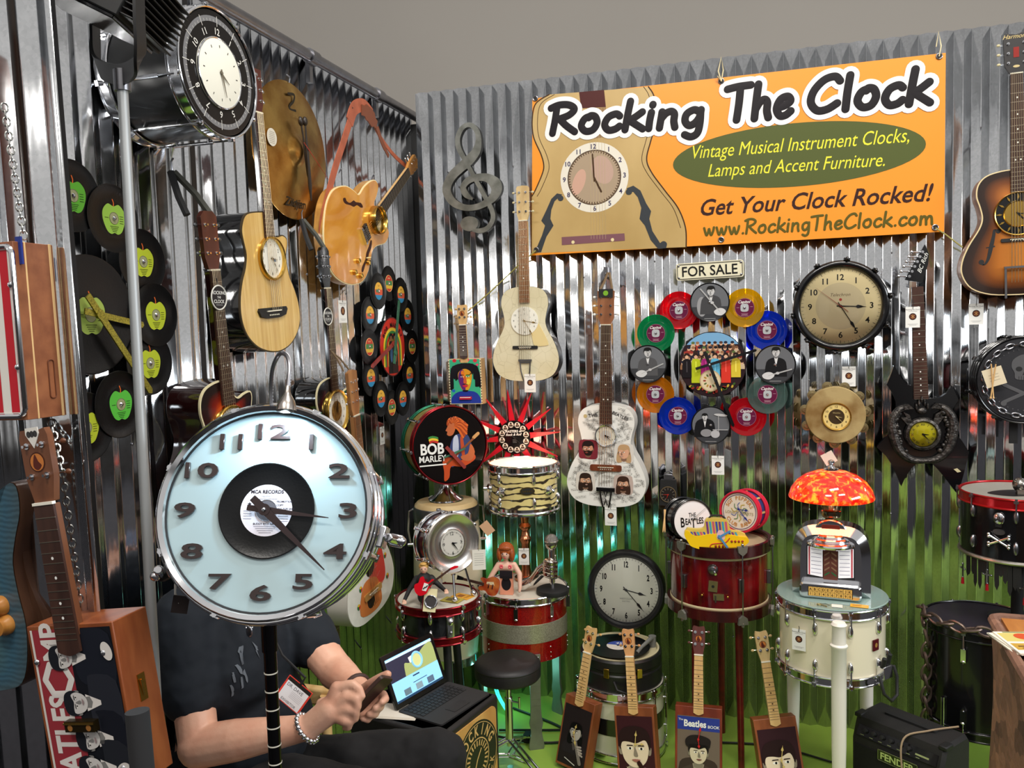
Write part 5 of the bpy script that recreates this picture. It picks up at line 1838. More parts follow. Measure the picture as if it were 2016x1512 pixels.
gt2 = guitar('acoustic_guitar', 'black cutaway guitar with cream binding and round gold clock below the cymbal', 'guitar clock', mw2, body_outline(L, .40, cut=True), D, BLKS, BLKS, bindm=flat((222, 210, 170)), fb=(L * .86, .055, yn, .043), fbm=ROSE, neckm=BLKS, headpts=BLKH, headm=BLKS, pegs=[(sx * .020, .05 + .040 * k, sx) for sx in (-1, 1) for k in range(3)], buttonm=mat('grey_button'), frets=18, sy=L * .3, bridge=(L * .30, .16, .03, BLACKM))
def gold_c(m, cx, cy, z, R):
 m.lathe([(R * .52, .0), (R * .0, .0005)], mat('gold_floral', (206, 170, 90), .4, .7, c2=(150, 110, 50), ns=60), 40, o=(cx, cy, z))
clock_on(gt2, loc(mw2, 661, 809, D), D + .002, .082, flat((236, 232, 220)), flat((70, 64, 56)), GOLD, .010, .016, num_r=.76, num_s=.22, ah=0, am=2, handm=flat((80, 56, 30)), extra=gold_c, hl=(.4, .6))
hung_strap(gt2, yn + .16, D)
def round_tag(label, mw):
 t = thing('round_tag', label, 'price tag', mw)
 m = M()
 m.lathe([(0, 0), (.036, 0), (.036, .002), (0, .002)], flat((40, 38, 40)), 40)
 m.torus(.0345, .0022, flat((220, 218, 210)), 40, 6, .002)
 for tx, y, s in (('ROCKING', .014, .014), ('THE', .001, .009), ('CLOCK', -.011, .014)):
  m.text(tx, 0, y, .0025, s, WHITE, off=.01)
 m.rect(0, -.021, .03, .0014, .0025, flat((170, 170, 170)))
 m.build('disc', t)
 m = M()
 m.tube([(0, .036, .001), (.004, .055, -.006), (0, .07, -.02)], .001, BLACKM, 5)
 m.build('string', t)
round_tag('round black tag on the neck of the dark red sunburst guitar', onleft(PX(430, 586, -1.87 + .362)))
round_tag('round black tag on the neck of the black cutaway guitar', onleft(PX(645, 623, -1.87 + .15)))
# ---- orange hollow body guitar hung slanting by a leather strap
D = .05
mw = axis_frame('L', (676, 556), (790, 350), .05, .05)
ol = [(659, 371), (680, 366), (697, 376), (706, 383), (716, 368), (728, 357), (738, 355), (744, 366), (741, 385), (736, 402), (744, 424), (750, 447), (760, 446), (765, 460), (758, 478), (741, 484), (733, 494), (729, 512), (725, 532), (715, 552), (700, 560), (680, 558), (660, 545), (648, 525), (641, 495), (637, 460), (640, 415), (647, 388)]
OLW = mat('amber_maple', (224, 158, 62), .12, c2=(204, 132, 44), ns=4, stretch=(3, 1, 1), coat=1)
gt = thing('electric_guitar', 'amber hollow body electric guitar slung from a tan leather strap on left wall', 'guitar clock', mw)
o2 = tr(mw, ol, D, 3)
m = M()
m.prism(o2, 0, D, wood('amber_side', (200, 150, 80), (170, 120, 60), .2))
bd = m.build('body', gt, bevel=.004)
m = M()
m.prism(inset(o2 if area2(o2) > 0 else o2[::-1], -.0015), D - .005, D + .0005, flat((238, 222, 170)))
m.build('binding', bd)
m = M()
oo = o2 if area2(o2) > 0 else o2[::-1]
m.prism(inset(oo, .003), D, D + .003, OLW)
m.build('soundboard', bd, bevel=.002)
FHM = flat((58, 26, 12), .5)
CR5 = (300, 100, 3.287)
m = M()
m.prism(tr(mw, [(1230, 955), (1245, 952), (1252, 972), (1275, 985), (1298, 968), (1312, 980), (1345, 985), (1358, 1012), (1342, 1014), (1320, 998), (1300, 1010), (1280, 1000), (1250, 992), (1234, 978)], D, 2, CR5), D + .003, D + .0038, FHM)
m.build('f_hole', gt)
m = M()
m.prism(tr(mw, [(1408, 1228), (1416, 1232), (1412, 1275), (1398, 1310), (1390, 1345), (1372, 1390), (1360, 1430), (1350, 1430), (1352, 1400), (1374, 1350), (1380, 1310), (1395, 1270)], D, 2, CR5), D + .003, D + .0038, FHM)
m.build('f_hole', gt)
n0, n1 = loc(mw, 742, 424, D), loc(mw, 803, 338, D)
dx, dy = n1[0] - n0[0], n1[1] - n0[1]
NT = Matrix.Translation((n0[0], n0[1], 0)) @ Matrix.Rotation(math.atan2(dy, dx) - PI / 2, 4, 'Z')
ln = math.hypot(dx, dy)
m = M()
m.T = NT
m.prism([(-.027, -.08), (.027, -.08), (.021, ln), (-.021, ln)], D - .012, D + .005, MAPLE)
nk = m.build('neck', gt, bevel=.003)
m = M()
m.T = NT
m.prism([(-.028, -.06), (.028, -.06), (.0215, ln), (-.0215, ln)], D + .005, D + .010, mat('ebony', (40, 34, 32), .35))
S = (ln + .06) / .72
for k in range(1, 22):
 m.box((0, ln - S * (1 - 2 ** (-k / 12.0)), D + .0102), (.045, .0015, .001), mat('fret_wire'))
m.build('fretboard', nk)
m = M()
m.T = NT
m.prism([(-.022, ln), (.022, ln), (.034, ln + .04), (.036, ln + .13), (0, ln + .145), (-.036, ln + .13), (-.034, ln + .04)], D - .010, D + .006, wood('amber_head', (214, 150, 70), (190, 120, 50)))
hs = m.build('headstock', gt, bevel=.002)
for sx in (-1, 1):
 for k in range(3):
  q = M()
  q.T = NT
  y = ln + .045 + .034 * k
  q.cyl((sx * .022, y, D), (sx * .022, y, D + .016), .003, CHROME, n=8)
  q.cyl((sx * .022, y, D - .014), (sx * .048, y, D - .014), .0025, CHROME, n=8)
  q.ball((sx * .050, y, D - .014), .008, CHROME, (1, .8, .5), 10, 6)
  q.build('tuning_peg', hs)
for k in range(6):
 q = M()
 q.T = NT
 x = (k - 2.5) * .0085
 q.tube([(x * 1.15, -.20, D + .018), (x * .8, ln, D + .013)], .0009, mat('string_wire'), 5)
 q.build('string', gt)
m = M()
m.T = NT
m.box((0, -.20, D + .010), (.082, .016, .014), CHROME)
for k in range(6):
 m.box(((k - 2.5) * .0105, -.20, D + .019), (.006, .012, .006), STEEL)
m.build('bridge', gt)
m = M()
m.T = NT
m.box((0, -.160, D + .008), (.074, .032, .012), BLACK)
for k in range(6):
 m.ball(((k - 2.5) * .0105, -.160, D + .0145), .003, CHROME, n=8, k=5)
m.build('pickup', gt)
for px, py in ((702, 514), (722, 517), (695, 536), (707, 543)):
 x, y = loc(mw, px, py, D)
 q = M()
 q.lathe([(.013, D + .003), (.012, D + .016), (.009, D + .018), (0, D + .018)], GOLD, 20, o=(x, y, 0))
 q.build('volume_knob', gt)
x, y = loc(mw, 720, 508, D)
m = M()
m.cyl((x, y, D), (x + .006, y + .01, D + .022), .003, flat((230, 210, 150)))
m.build('switch', gt)
cc = loc(mw, 737, 434, D)
def old_x(m, cx, cy, z, R):
 m.poly(ellipse(cx, cy, R * .4, R * .3, 30), z, flat((150, 150, 130)))
clock_on(gt, cc, D + .004, .058, mat('old_dial', (176, 172, 150), .4, c2=(130, 128, 110), ns=40), flat((70, 64, 56)), BRASS, .010, .034, num_r=.78, num_s=.22, ah=90, am=130, extra=old_x)
LEA, LEA2 = mat('tan_leather', (176, 92, 62), .55, nv=.2, ns=20), mat('dark_leather', (118, 62, 36), .55)
m = M()
def ribbon(m, pts, w, th, mt, nrm=V((1, 0, 0))):
 pts = [V(p) for p in catmull([tuple(p) for p in pts], 6)]
 vs = []
 for i, p in enumerate(pts):
  t = (pts[min(len(pts) - 1, i + 1)] - pts[max(0, i - 1)]).normalized()
  s = t.cross(nrm)
  s = s.normalized() if s.length > .05 else V((0, 1, 0))
  nn = s.cross(t).normalized()
  ww = w[min(len(w) - 1, int(i * len(w) / len(pts)))] if isinstance(w, list) else w
  vs += [p + s * ww / 2 - nn * th / 2, p - s * ww / 2 - nn * th / 2, p - s * ww / 2 + nn * th / 2, p + s * ww / 2 + nn * th / 2]
 fs = [(0, 1, 2, 3)]
 n = len(pts)
 for i in range(n - 1):
  for k in range(4):
   k2 = (k + 1) % 4
   fs.append((i * 4 + k, i * 4 + k2, (i + 1) * 4 + k2, (i + 1) * 4 + k))
 fs.append(((n - 1) * 4 + 3, (n - 1) * 4 + 2, (n - 1) * 4 + 1, (n - 1) * 4))
 m.add(vs, fs, mt)
def LWp(px, py, o):
 return LW(px, py, o)
ribbon(m, [LWp(641, 506, .055), LWp(634, 480, .07), LWp(634, 440, .085), LWp(644, 392, .09), LWp(660, 330, .07), LWp(676, 280, .06), LWp(690, 236, .06)], .040, .004, LEA)
ribbon(m, [LWp(688, 240, .06), LWp(698, 213, .06), LWp(716, 208, .06), LWp(732, 226, .06)], .062, .005, LEA)
ribbon(m, [LWp(712, 216, .066), LWp(726, 225, .07), LWp(741, 247, .07)], [.05, .075, .08, .05], .005, LEA2)
ribbon(m, [LWp(738, 250, .06), LWp(752, 275, .07), LWp(775, 305, .07), LWp(800, 328, .07)], .022, .004, LEA)
ribbon(m, [LWp(742, 250, .075), LWp(752, 280, .08), LWp(765, 308, .08)], [.03, .028, .02], .004, LEA2)
m.build('leather_strap', label='tan leather guitar strap looped over a hook on the left wall', cat='strap')
m = M()
m.tube([LWp(692, 206, .012), LWp(690, 202, .05), LWp(693, 212, .062), LWp(698, 216, .05)], .004, STEEL, 6)
m.build('wall_hook', label='bent steel hook holding the leather strap', cat='hook')
# ---- ring of records with striped labels near the corner
mw = onleft(LW(765, 683, .03))
rm = thing('record_clock', 'wall clock of black records with striped labels round a red picture disc near the corner', 'wall clock', mw)
def stripes(kind):
 def f(m, cx, cy, z):
  r = .043
  if kind:
   m.disc(r, z, flat((196, 60, 46), .35), 36, (cx, cy))
   m.torus(r * .96, .0012, flat((230, 190, 120)), 36, 6, z, o=(cx, cy, 0))
   band(m, cx, cy, r * .86, -.25, .38, z + .0003, flat((70, 130, 70), .35))
   band(m, cx, cy, r * .86, -.72, -.25, z + .0003, flat((220, 180, 60), .35))
   m.text('Island', cx, cy + r * .62, z + .0004, .012, flat((240, 220, 150)))
  else:
   band(m, cx, cy, r, .18, 1.0, z, flat((232, 178, 66), .35))
   band(m, cx, cy, r, -.45, .18, z, flat((216, 92, 62), .35))
   band(m, cx, cy, r, -1, -.45, z, flat((54, 136, 180), .35))
   m.poly(ellipse(cx - r * .4, cy, r * .3, r * .18, 0), z + .0003, flat((80, 130, 90), .35))
   m.text('Tuff', cx, cy + r * .6, z + .0004, .011, flat((110, 50, 40)))
  m.disc(.012, z + .0006, flat((120, 120, 90)), 24, (cx, cy))
 return f
for i, (px, py, k) in enumerate(((767, 558, 1), (789, 580, 0), (804, 622, 0), (811, 682, 1), (808, 738, 0), (793, 785, 0), (773, 802, 1), (750, 785, 0), (732, 744, 0), (727, 683, 1), (730, 620, 0), (745, 573, 0))):
 record(rm, loc(mw, px, py, .02), .014 + .005 * (i % 2), .089, VINYL, stripes(k))
def marley(m, cx, cy, z):
 r = .150
 m.disc(r, z, flat((196, 48, 34), .35), 56, (cx, cy))
 for k, (rr, c) in enumerate(((.108, (228, 190, 50)), (.092, (60, 130, 60)), (.076, (190, 50, 40)), (.06, (224, 184, 60)))):
  m.poly([(cx + rr * math.cos(a), cy - .01 + rr * math.sin(a) * 1.0) for a in [PI * i / 24 for i in range(25)]] + [(cx - rr, cy - .10), (cx + rr, cy - .10)], z + .0003 * (k + 1), flat(c, .35))
 m.arctext('BOB MARLEY', cx, cy - .01, .122, z + .0016, .032, flat((30, 24, 22)), 0, 12.5, off=.02)
 zz = z + .0016
 for k, (x, c) in enumerate(((-.02, (34, 26, 24)), (.024, (52, 34, 30)))):
  m.poly(catmull([(cx + x - .036, cy - .135), (cx + x - .03, cy - .02), (cx + x - .014, cy + .03), (cx + x + .014, cy + .03), (cx + x + .03, cy - .02), (cx + x + .032, cy - .135)], 3), zz, flat(c, .35))
  m.ell(cx + x, cy + .045, .014, .018, zz + .0003, flat((134, 88, 60)), n=16)
  m.poly(catmull([(cx + x - .024, cy + .0), (cx + x - .022, cy + .055), (cx + x, cy + .07), (cx + x + .022, cy + .055), (cx + x + .024, cy + .0), (cx + x + .014, cy + .05), (cx + x - .014, cy + .05)], 3, True), zz + .0005, flat((20, 16, 16)))
  m.ell(cx + x, cy - .04, .016, .04, zz + .0004, flat(((70, 110, 150), (150, 100, 60))[k]), n=16)
  zz += .0006
 m.torus(r * .985, .0016, BLACK, 56, 6, z, o=(cx, cy, 0))
record(rm, (.02, .0), .010, .152, VINYL, marley, thick=.003, bolt=False)
WRED, WGRN = wood('red_stick', (150, 50, 40), (120, 36, 30)), wood('green_stick', (50, 110, 80), (36, 84, 60))
a, b = loc(mw, 736, 723, .05), loc(mw, 787, 590, .05)
c = loc(mw, 779, 677, .05)
hand('hour_hand', rm, c, .034, math.degrees(math.atan2(a[0] - c[0], a[1] - c[1])), math.hypot(a[0] - c[0], a[1] - c[1]), .010, WRED, tail=.18, style='bar', t=.006)
c = loc(mw, 779, 695, .05)
hand('minute_hand', rm, c, .044, math.degrees(math.atan2(b[0] - c[0], b[1] - c[1])), math.hypot(b[0] - c[0], b[1] - c[1]), .009, WGRN, tail=.2, style='bar', t=.006)
price_tag(onleft(LW(672, 565, .05)), 'white shop card hanging below the amber hollow body guitar', .075, .10, .06)
price_tag(onleft(LW(751, 836, .02)), 'white shop card on left wall under the striped label record clock', .05, .09, .01)
# ---- guitar with slotted head and white pictured body, behind the big drum clock
mw = axis_frame('L', (737, 1212), (694, 750), .15, .095)
D = .095
yn = loc(mw, 708, 815, D)[1]
L = loc(mw, 722, 968, D)[1]
WB = mat('white_papered', (226, 222, 212), .4, nv=.08, ns=30)
gt = guitar('acoustic_guitar', 'white guitar with red portrait and slotted brown head, half behind big drum clock', 'guitar', mw, body_outline(L, L * .80), D, WB, flat((206, 200, 188)), fb=(L * .84, .058, yn, .048), fbm=LBR, headpts=[(-.026, 0), (.026, 0), (.036, .03), (.038, .18), (0, .19), (-.038, .18), (-.036, .03)], headm=wood('slot_head', (168, 116, 68), (140, 90, 50)), pegs=[(sx * .018, .06 + .042 * k, sx) for sx in (-1, 1) for k in range(3)], frets=15, sy=L * .1, bridge=(L * .2, .16, .03, wood('amber_side')))
m = M()
z = D + .0018
m.poly(catmull([(-.02, L * .36), (-.015, L * .66), (.05, L * .7), (.10, L * .6), (.135, L * .34), (.12, L * .22), (.03, L * .20)], 4, True), z, flat((206, 60, 50)))
m.poly(catmull([(-.04, L * .38), (-.03, L * .6), (.02, L * .72), (.05, L * .6), (.04, L * .4), (.0, L * .34)], 4, True), z + .0003, flat((26, 20, 20)))
m.ell(.005, L * .54, .026, .036, z + .0006, flat((140, 84, 58)))
m.poly(catmull([(-.12, L * .10), (-.08, L * .3), (0, L * .32), (.06, L * .26), (.08, L * .08), (0, L * .04)], 4, True), z + .0004, flat((206, 120, 60)))
m.ell(-.02, L * .15, .034, .036, z + .0007, flat((40, 26, 20)))
for x, y, c in ((.02, .88, 0), (.05, .60, 1), (.145, .40, 1), (.15, .22, 1), (-.1, .30, 1), (-.13, .18, 1), (-.06, .62, 0)):
 r = .034 if c == 0 else .013
 m.ell(x, y * L, r, r, z + .0008, flat((40, 110, 60)))
 m.poly([(x, y * L)] + [(x + r * math.cos(R_(a)), y * L + r * math.sin(R_(a))) for a in range(-90, 31, 15)], z + .001, flat((200, 50, 40)))
 m.poly([(x, y * L)] + [(x + r * math.cos(R_(a)), y * L + r * math.sin(R_(a))) for a in range(30, 151, 15)], z + .001, flat((226, 190, 50)))
 m.ell(x, y * L, r * .2, r * .2, z + .0012, flat((30, 26, 24)), n=10)
for k in range(18):
 m.rect(random.uniform(-.12, .14), L * random.uniform(.06, .9), .03, .0012, z + .0002, flat((180, 176, 168)), rot=random.uniform(-30, 30))
m.build('picture_collage', gt)
m = M()
m.tube([(-.02, yn + .19, .07), (-.01, yn + .24, .04), (0, yn + .27, .01), (.012, yn + .24, .04), (.024, yn + .19, .07)], .004, mat('strap_brown'), 6)
m.build('hanging_strap', gt)
# ---- worn guitar neck hanging under the white guitar
mw = axis_frame('L', (655, 1335), (650, 1205), .05)
t = thing('guitar_neck', 'worn brown guitar neck with strings hanging on left wall below the pictured white guitar', 'guitar neck', mw)
y = loc(mw, 650, 1205)[1]
m = M()
m.prism([(-.03, -.1), (.03, -.1), (.024, y), (-.024, y)], 0, .022, wood('slot_head'))
m.build('neck', t, bevel=.003)
m = M()
m.prism([(-.03, -.1), (.03, -.1), (.024, y), (-.024, y)], .022, .028, ROSE)
for k in range(8):
 m.box((0, -.08 + .05 * k, .0285), (.05, .0016, .001), mat('fret_wire'))
m.build('fretboard', t)
for k in range(6):
 q = M()
 q.tube([((k - 2.5) * .009, -.1, .031), ((k - 2.5) * .008, y, .031)], .0008, mat('string_wire'), 5)
 q.build('string', t)
# ============================================================ WING PANEL AT THE LEFT EDGE
def onwing(px, py, off=0, rot=0, lean=0):
 """frame on the wing panel, rot counter-clockwise"""
 x, y = loc(WING, px, py, off)
 return WING @ Matrix.Translation((x, y, off)) @ Matrix.Rotation(R_(rot), 4, 'Z') @ Matrix.Rotation(R_(lean), 4, 'X')
BOXB = wood('cedar_box', (150, 92, 56), (124, 70, 40), .45, 3, (2, 8, 8))
PLY = flat((222, 184, 130))
W, L, D = .205, .325, .088
mw = WING @ Matrix.Translation((loc(WING, 40, 650, .108)[0] - W / 2, loc(WING, 40, 829, .108)[1], .02))
t = thing('cigar_box_guitar', 'cedar cigar box guitar with red and white striped lid at the left edge', 'cigar box guitar', mw)
m = M()
m.box((0, L / 2, D / 2), (W, L, D), BOXB)
m.box((0, L / 2, D * .72), (W + .001, L + .001, .004), PLY)
m.box((W / 2, L / 2, D * .10), (.002, L + .001, .006), PLY)
m.prism(rrect(.026, .012, .005), 0, .001, BOXB)
bx = m.build('box', t, bevel=.002)
m = M()
m.T = Matrix.Translation((W / 2, L * .22, D * .32)) @ Matrix.Rotation(PI / 2, 4, 'Y')
m.tube([(x, y, .0008) for x, y in rrect(.013, .072, .005)], .0012, flat((96, 52, 30)), 6, closed=True)
m.build('embossed_mark', bx)
m = M()
z = D + .001
ins = [(x, y + L / 2) for x, y in rrect(W * .97, L * .93, .012)]
m.poly(ins, z, flat((226, 222, 214), .3))
for k in range(5):
 m.rect(-W * .40 + k * W * .195, L / 2, W * .095, L * .91, z + .0003, flat((190, 30, 44), .3))
m.build('striped_plate', bx)
m = M()
m.tube([(x, y + L / 2, D + .002) for x, y in rrect(W * .98, L * .95, .014)], .005, CHROME, 8, closed=True)
m.build('metal_edging', bx)
for y in (.3, .76):
 q = M()
 q.ball((W * .455, L * y, D + .004), .006, CHROME, (1, 1, .6), 12, 6)
 q.build('screw', bx)
m = M()
m.prism([(-.02, L - .01), (.02, L - .01), (.018, L + .42), (-.018, L + .42)], D * .5, D * .8, MAHO)
m.build('neck', t)
m = M()
m.box((W * .5, L + .004 - .02, D * .85), (.013, .05, .004), flat((40, 56, 130)))
m.build('tape_strip', t)
CH = mat('chain_steel', (190, 190, 186), .25, 1)
m = M()
chain(m, WING @ V(loc(WING, 8, 205, .06) + (.06,)), WING @ V(loc(WING, 47, 470, .06) + (.06,)), CH, .018, .0017)
m.build('chain', label='steel chain hanging from above down to the striped cigar box', cat='chain')
m = M()
chain(m, WING @ V(loc(WING, 100, 828, .04) + (.04,)), WING @ V(loc(WING, 122, 925, .07) + (.07,)), CH, .018, .0017)
chain(m, WING @ V(loc(WING, 122, 925, .05) + (.05,)), WING @ V(loc(WING, 160, 1200, .05) + (.05,)), CH, .018, .0017)
m.build('chain', label='steel chain running down past the headstock of the group picture cigar box', cat='chain')
BLUEB = vcol('blue_green_burst', [(0, (70, 92, 100)), (.2, (58, 98, 118)), (.6, (84, 112, 104)), (1, (120, 108, 62))], .35, .2)
nt = BLUEB.node_tree
wv = nt.nodes.new('ShaderNodeTexWave')
wv.bands_direction = 'Y'
wv.inputs['Scale'].default_value = 30
wv.inputs['Distortion'].default_value = 5
tc = nt.nodes.new('ShaderNodeTexCoord')
nt.links.new(tc.outputs['Object'], wv.inputs['Vector'])
mx = nt.nodes.new('ShaderNodeMix')
mx.data_type = 'RGBA'
mx.blend_type = 'MULTIPLY'
mx.inputs['Factor'].default_value = .35
pb = nt.nodes['Principled BSDF'].inputs['Base Color']
src = pb.links[0].from_socket
nt.links.new(src, mx.inputs['A'])
nt.links.new(wv.outputs['Color'], mx.inputs['B'])
nt.links.new(mx.outputs['Result'], pb)
mw = onwing(-40, 1358, .015, rot=-2)
ol = tr(mw, [(-150, 1200), (-140, 1080), (-100, 1000), (-70, 1010), (-40, 1080), (-10, 1070), (0, 1000), (14, 955), (34, 960), (42, 1010), (34, 1060), (30, 1110), (42, 1170), (58, 1230), (62, 1300), (52, 1345), (20, 1358), (-40, 1360), (-110, 1330)], .04, 3)
gt = guitar('electric_guitar', 'blue green streaked solid electric guitar body at left edge behind the chain', 'guitar', mw, ol, .045, BLUEB, wood('walnut_side', (84, 56, 40), (60, 38, 26)))
for px, py in ((0, 1195), (12, 1232)):
 x, y = loc(mw, px, py, .05)
 q = M()
 q.lathe([(.020, .044), (.020, .055), (.017, .060), (.017, .070), (0, .072)], wood('knob_wood', (190, 130, 60), (160, 100, 40)), 24, o=(x, y, 0))
 q.build('volume_knob', gt)
q = M()
q.prism(tr(mw, [(30, 960), (60, 965), (70, 1000), (62, 1050), (70, 1120), (100, 1195), (110, 1230), (60, 1230), (42, 1160), (28, 1100), (34, 1040)], .0, 3), -.005, .025, wood('walnut_side'))
q.build('lower_body', gt, bevel=.003)
D = .085
p0 = loc(WING, 196, 1545, .10)
p1 = loc(WING, 100, 1050, .10)
ang = math.degrees(math.atan2(p1[0] - p0[0], p1[1] - p0[1]))
mw = WING @ Matrix.Translation((p0[0], p0[1], .02)) @ Matrix.Rotation(R_(-ang), 4, 'Z')
tl, trr, br = loc(mw, 45, 1237, D), loc(mw, 216, 1221, D), loc(mw, 78, 1400, D)
L = (tl[1] + trr[1]) / 2
W = trr[0] - tl[0]
xo = (trr[0] + tl[0]) / 2
mw = mw @ Matrix.Translation((xo * .0, 0, 0))
def group_print(m, W, L, z):
 m.rect(0, L / 2, W * .93, L * .95, z, flat((150, 52, 60), .3))
 m.rect(-W * .45, L / 2, W * .025, L * .95, z + .0002, flat((214, 208, 200), .3))
 DS, LT = flat((24, 26, 32), .3), flat((222, 216, 210), .3)
 m.rect(W * .22, L / 2, W * .5, L * .95, z + .0002, DS)
 m.text('BEATLES', -W * .24, L * .24, z + .0004, .075, LT, rot=90, off=.03, sx=.72)
 m.text('MP', -W * .23, L * .9, z + .0004, .070, LT, rot=90, off=.03, sx=.8)
 hx = [(-W * .22 + W * .155 * math.cos(R_(a)), L * .665 + W * .155 * math.sin(R_(a))) for a in range(0, 360, 60)]
 for p, q in zip(hx, hx[1:] + hx[:1]):
  m.stroke([p, q], W * .065, z + .0005, LT, False)
 for i, (hy, hx_) in enumerate(((.80, -.12), (.52, -.03), (.30, .04), (.12, .02))):
  y = hy * L
  zz = z + .001 + .0004 * i
  m.poly(catmull([(hx_ * W + .028, y - .034), (hx_ * W + .03, y + .034), (W * .16, y + .052), (W * .44, y + .040), (W * .44, y - .055), (W * .16, y - .056)], 3, True), zz, flat(((30, 33, 42), (40, 42, 50), (26, 28, 36), (36, 38, 44))[i], .3))
  m.poly([(hx_ * W + .02, y - .016), (hx_ * W + .02, y + .016), (hx_ * W + .055, y + .004), (hx_ * W + .055, y - .004)], zz + .0003, LT)
  old = m.T
  m.T = Matrix.Translation((hx_ * W, y, 0)) @ Matrix.Rotation(R_(92), 4, 'Z')
  portrait(m, 0, 0, .046, zz + .0004, (206, 202, 198), (28, 30, 36), None, turn=.05 if i % 2 else -.06, lips=(150, 130, 130))
  m.T = old
 m.ell(W * .40, L * .83, .012, .018, z + .003, flat((220, 214, 208), .3), 20)
 m.ell(W * .36, L * .10, .02, .014, z + .003, flat((210, 204, 198), .3), 40)
t = cigar_guitar('large cigar box guitar with four men in dark suits printed on a red lid', mw, W, L, D, .054, .225, wood('cedar_box_orange', (150, 84, 44), (124, 62, 30), .4, 3, (8, 2, 8)), group_print, wood('walnut_head', (120, 74, 48), (92, 54, 34)), ROSE, head_len=.135, over=.055, logo=True)
m = M()
m.box((-.0, L * .39, D + .008), (.070, .020, .014), mat('dark_gold', (60, 48, 24), .3, .8))
m.box((0, L * .39 + .006, D + .0155), (.072, .003, .003), GOLD)
for s in (-1, 1):
 m.disc(.006, D + .0152, flat((150, 100, 50)), 16, (s * .022, L * .39 - .002))
m.build('bridge', t)
for x, y in ((-.43, .78), (.36, .82), (-.42, .08), (.36, .12)):
 q = M()
 q.ball((W * x, L * y, D + .003), .006, CHROME, (1, 1, .6), 10, 6)
 q.build('screw', t)
m = M()
yy = L + .225 + .135 * .80
m.prism([(0, yy - .004), (.016, yy + .022), (.015, yy + .034), (-.015, yy + .034), (-.016, yy + .022)], D + .004, D + .0055, flat((224, 220, 212)))
for k in range(3):
 m.ell((k - 1) * .008, yy + .022, .005, .006, D + .0058, flat((60, 58, 58)))
m.build('guitar_pick', t)
m = M()
m.tube([(W / 2 + .0005, L * .58, D * .5), (W / 2 + .004, L * .6, D * .55), (W / 2 + .001, L * .5, D * .5)], .003, BRASS, 6)
m.box((W / 2 + .001, L * .55, D * .5), (.002, .05, .018), BRASS)
m.build('clasp', t)
p = PD(270, 1400, 1.33)
q_ = PD(288, 1600, 1.33)
m = M()
m.cyl(p, p.lerp(q_, .8), .0185, mat('foam', (34, 34, 36), .9), n=20)
s_ = thing('guitar_stand', 'black foam covered stand arm holding the group picture cigar box at lower left', 'stand')
m.build('foam_arm', s_)
m = M()
m.cyl(p.lerp(q_, .75), V((q_.x, q_.y, .02)), .011, BLACKM, n=12)
for a in (0, 120, 240):
 m.cyl((q_.x, q_.y, .12), (q_.x + .15 * math.cos(R_(a + 40)), q_.y + .15 * math.sin(R_(a + 40)), .008), .009, BLACKM, n=10)
m.build('upright', s_)
# ---- lamp on a pole
p_t, p_b = PD(240, 150, 1.70), PD(315, 1512, 1.70)
d = (p_b - p_t).normalized()
base = p_t + d * ((p_t.z) / -d.z)
t = thing('stage_lamp', 'black stage lamp in a bent steel yoke on a thin galvanised pole, top left', 'lamp')
m = M()
m.cyl(p_t, V((base.x, base.y, .012)), .0105, mat('galv_pipe', (168, 172, 174), .45, .45), n=16)
m.cyl(p_t + V((0, 0, .012)), p_t - V((0, 0, .03)), .0165, STEEL, n=16)
m.build('pole', t)
m = M()
m.lathe([(.10, 0), (.10, .008), (.02, .014), (.02, .03), (0, .03)], BLACKM, 40, o=(base.x, base.y, 0))
m.build('base_plate', t)
m = M()
YK = mat('yoke_steel', (30, 30, 31), .45, .3)
def px3(x, y, dd=1.68):
 return PD(x, y, dd)
ribbon(m, [px3(182, -30, 1.86), px3(187, 60, 1.84), px3(190, 120, 1.82), px3(205, 140, 1.78), px3(240, 146, 1.70), px3(268, 130, 1.60), px3(276, 100, 1.57), px3(274, 40, 1.56), px3(272, -40, 1.56)], .040, .006, YK, nrm=(px3(300, 100) - px3(200, 90)).normalized())
m.build('yoke', t)
m = M()
a, b = px3(90, -78, 1.73), px3(300, 26, 1.73)
ax = (b - a).normalized()
vv = UP - ax * UP.dot(ax)
vv.normalize()
m.T = frame(ax, vv, ax.cross(vv), (a + b) / 2)
m.box((0, 0, 0), (.24, .11, .2), BLACKM)
m.box((.0, -.058, 0), (.22, .01, .18), BLACK)
for k in range(9):
 m.box((.13, .05 - .012 * k, 0), (.035, .004, .19), BLACKM)
m.build('lamp_body', t, bevel=.003)
# ============================================================ STANDING THINGS
def rodhead(parent, name, m):
 return m.build(name, parent)
# ---- big drum clock on a pole
CLK = PD(525, 1005, 1.54)
w_ = (CAM - CLK).normalized()
ez = (w_ - RT * .26 + UP * .10).normalized()
ex = (RT - ez * RT.dot(ez)).normalized()
mw = frame(ex, ez.cross(ex), ez, CLK)
t = thing('drum_clock', 'big chrome drum clock with pale face and centre record on a pole before the man', 'clock', mw)
Rf, dep = .183, .125
drum(t, .190, dep, mat('mirror_shell', (200, 200, 205), .06, 1), CHROME, flat((214, 230, 226), .3), n=8, hoop_h=.040, lug='tube', phase=.38, z0=-dep - .012, top=True, headz=-.004)
m = M()
FACE = mat('frosted_face', (158, 178, 182), .25, spec=.5)
m.lathe([(0, -.006), (Rf, -.006), (Rf, -.003), (0, -.003)], FACE, 72)
m.build('clock_dial', t)
m = M()
m.lathe([(Rf, -.004), (Rf + .004, .010), (Rf + .012, .014), (Rf + .016, .008), (Rf + .016, -.02)], CHROME, 72)
m.torus(Rf + .001, .0022, BLACKM, 72, 6, .0)
m.torus(Rf + .016, .006, CHROME, 72, 10, -.004)
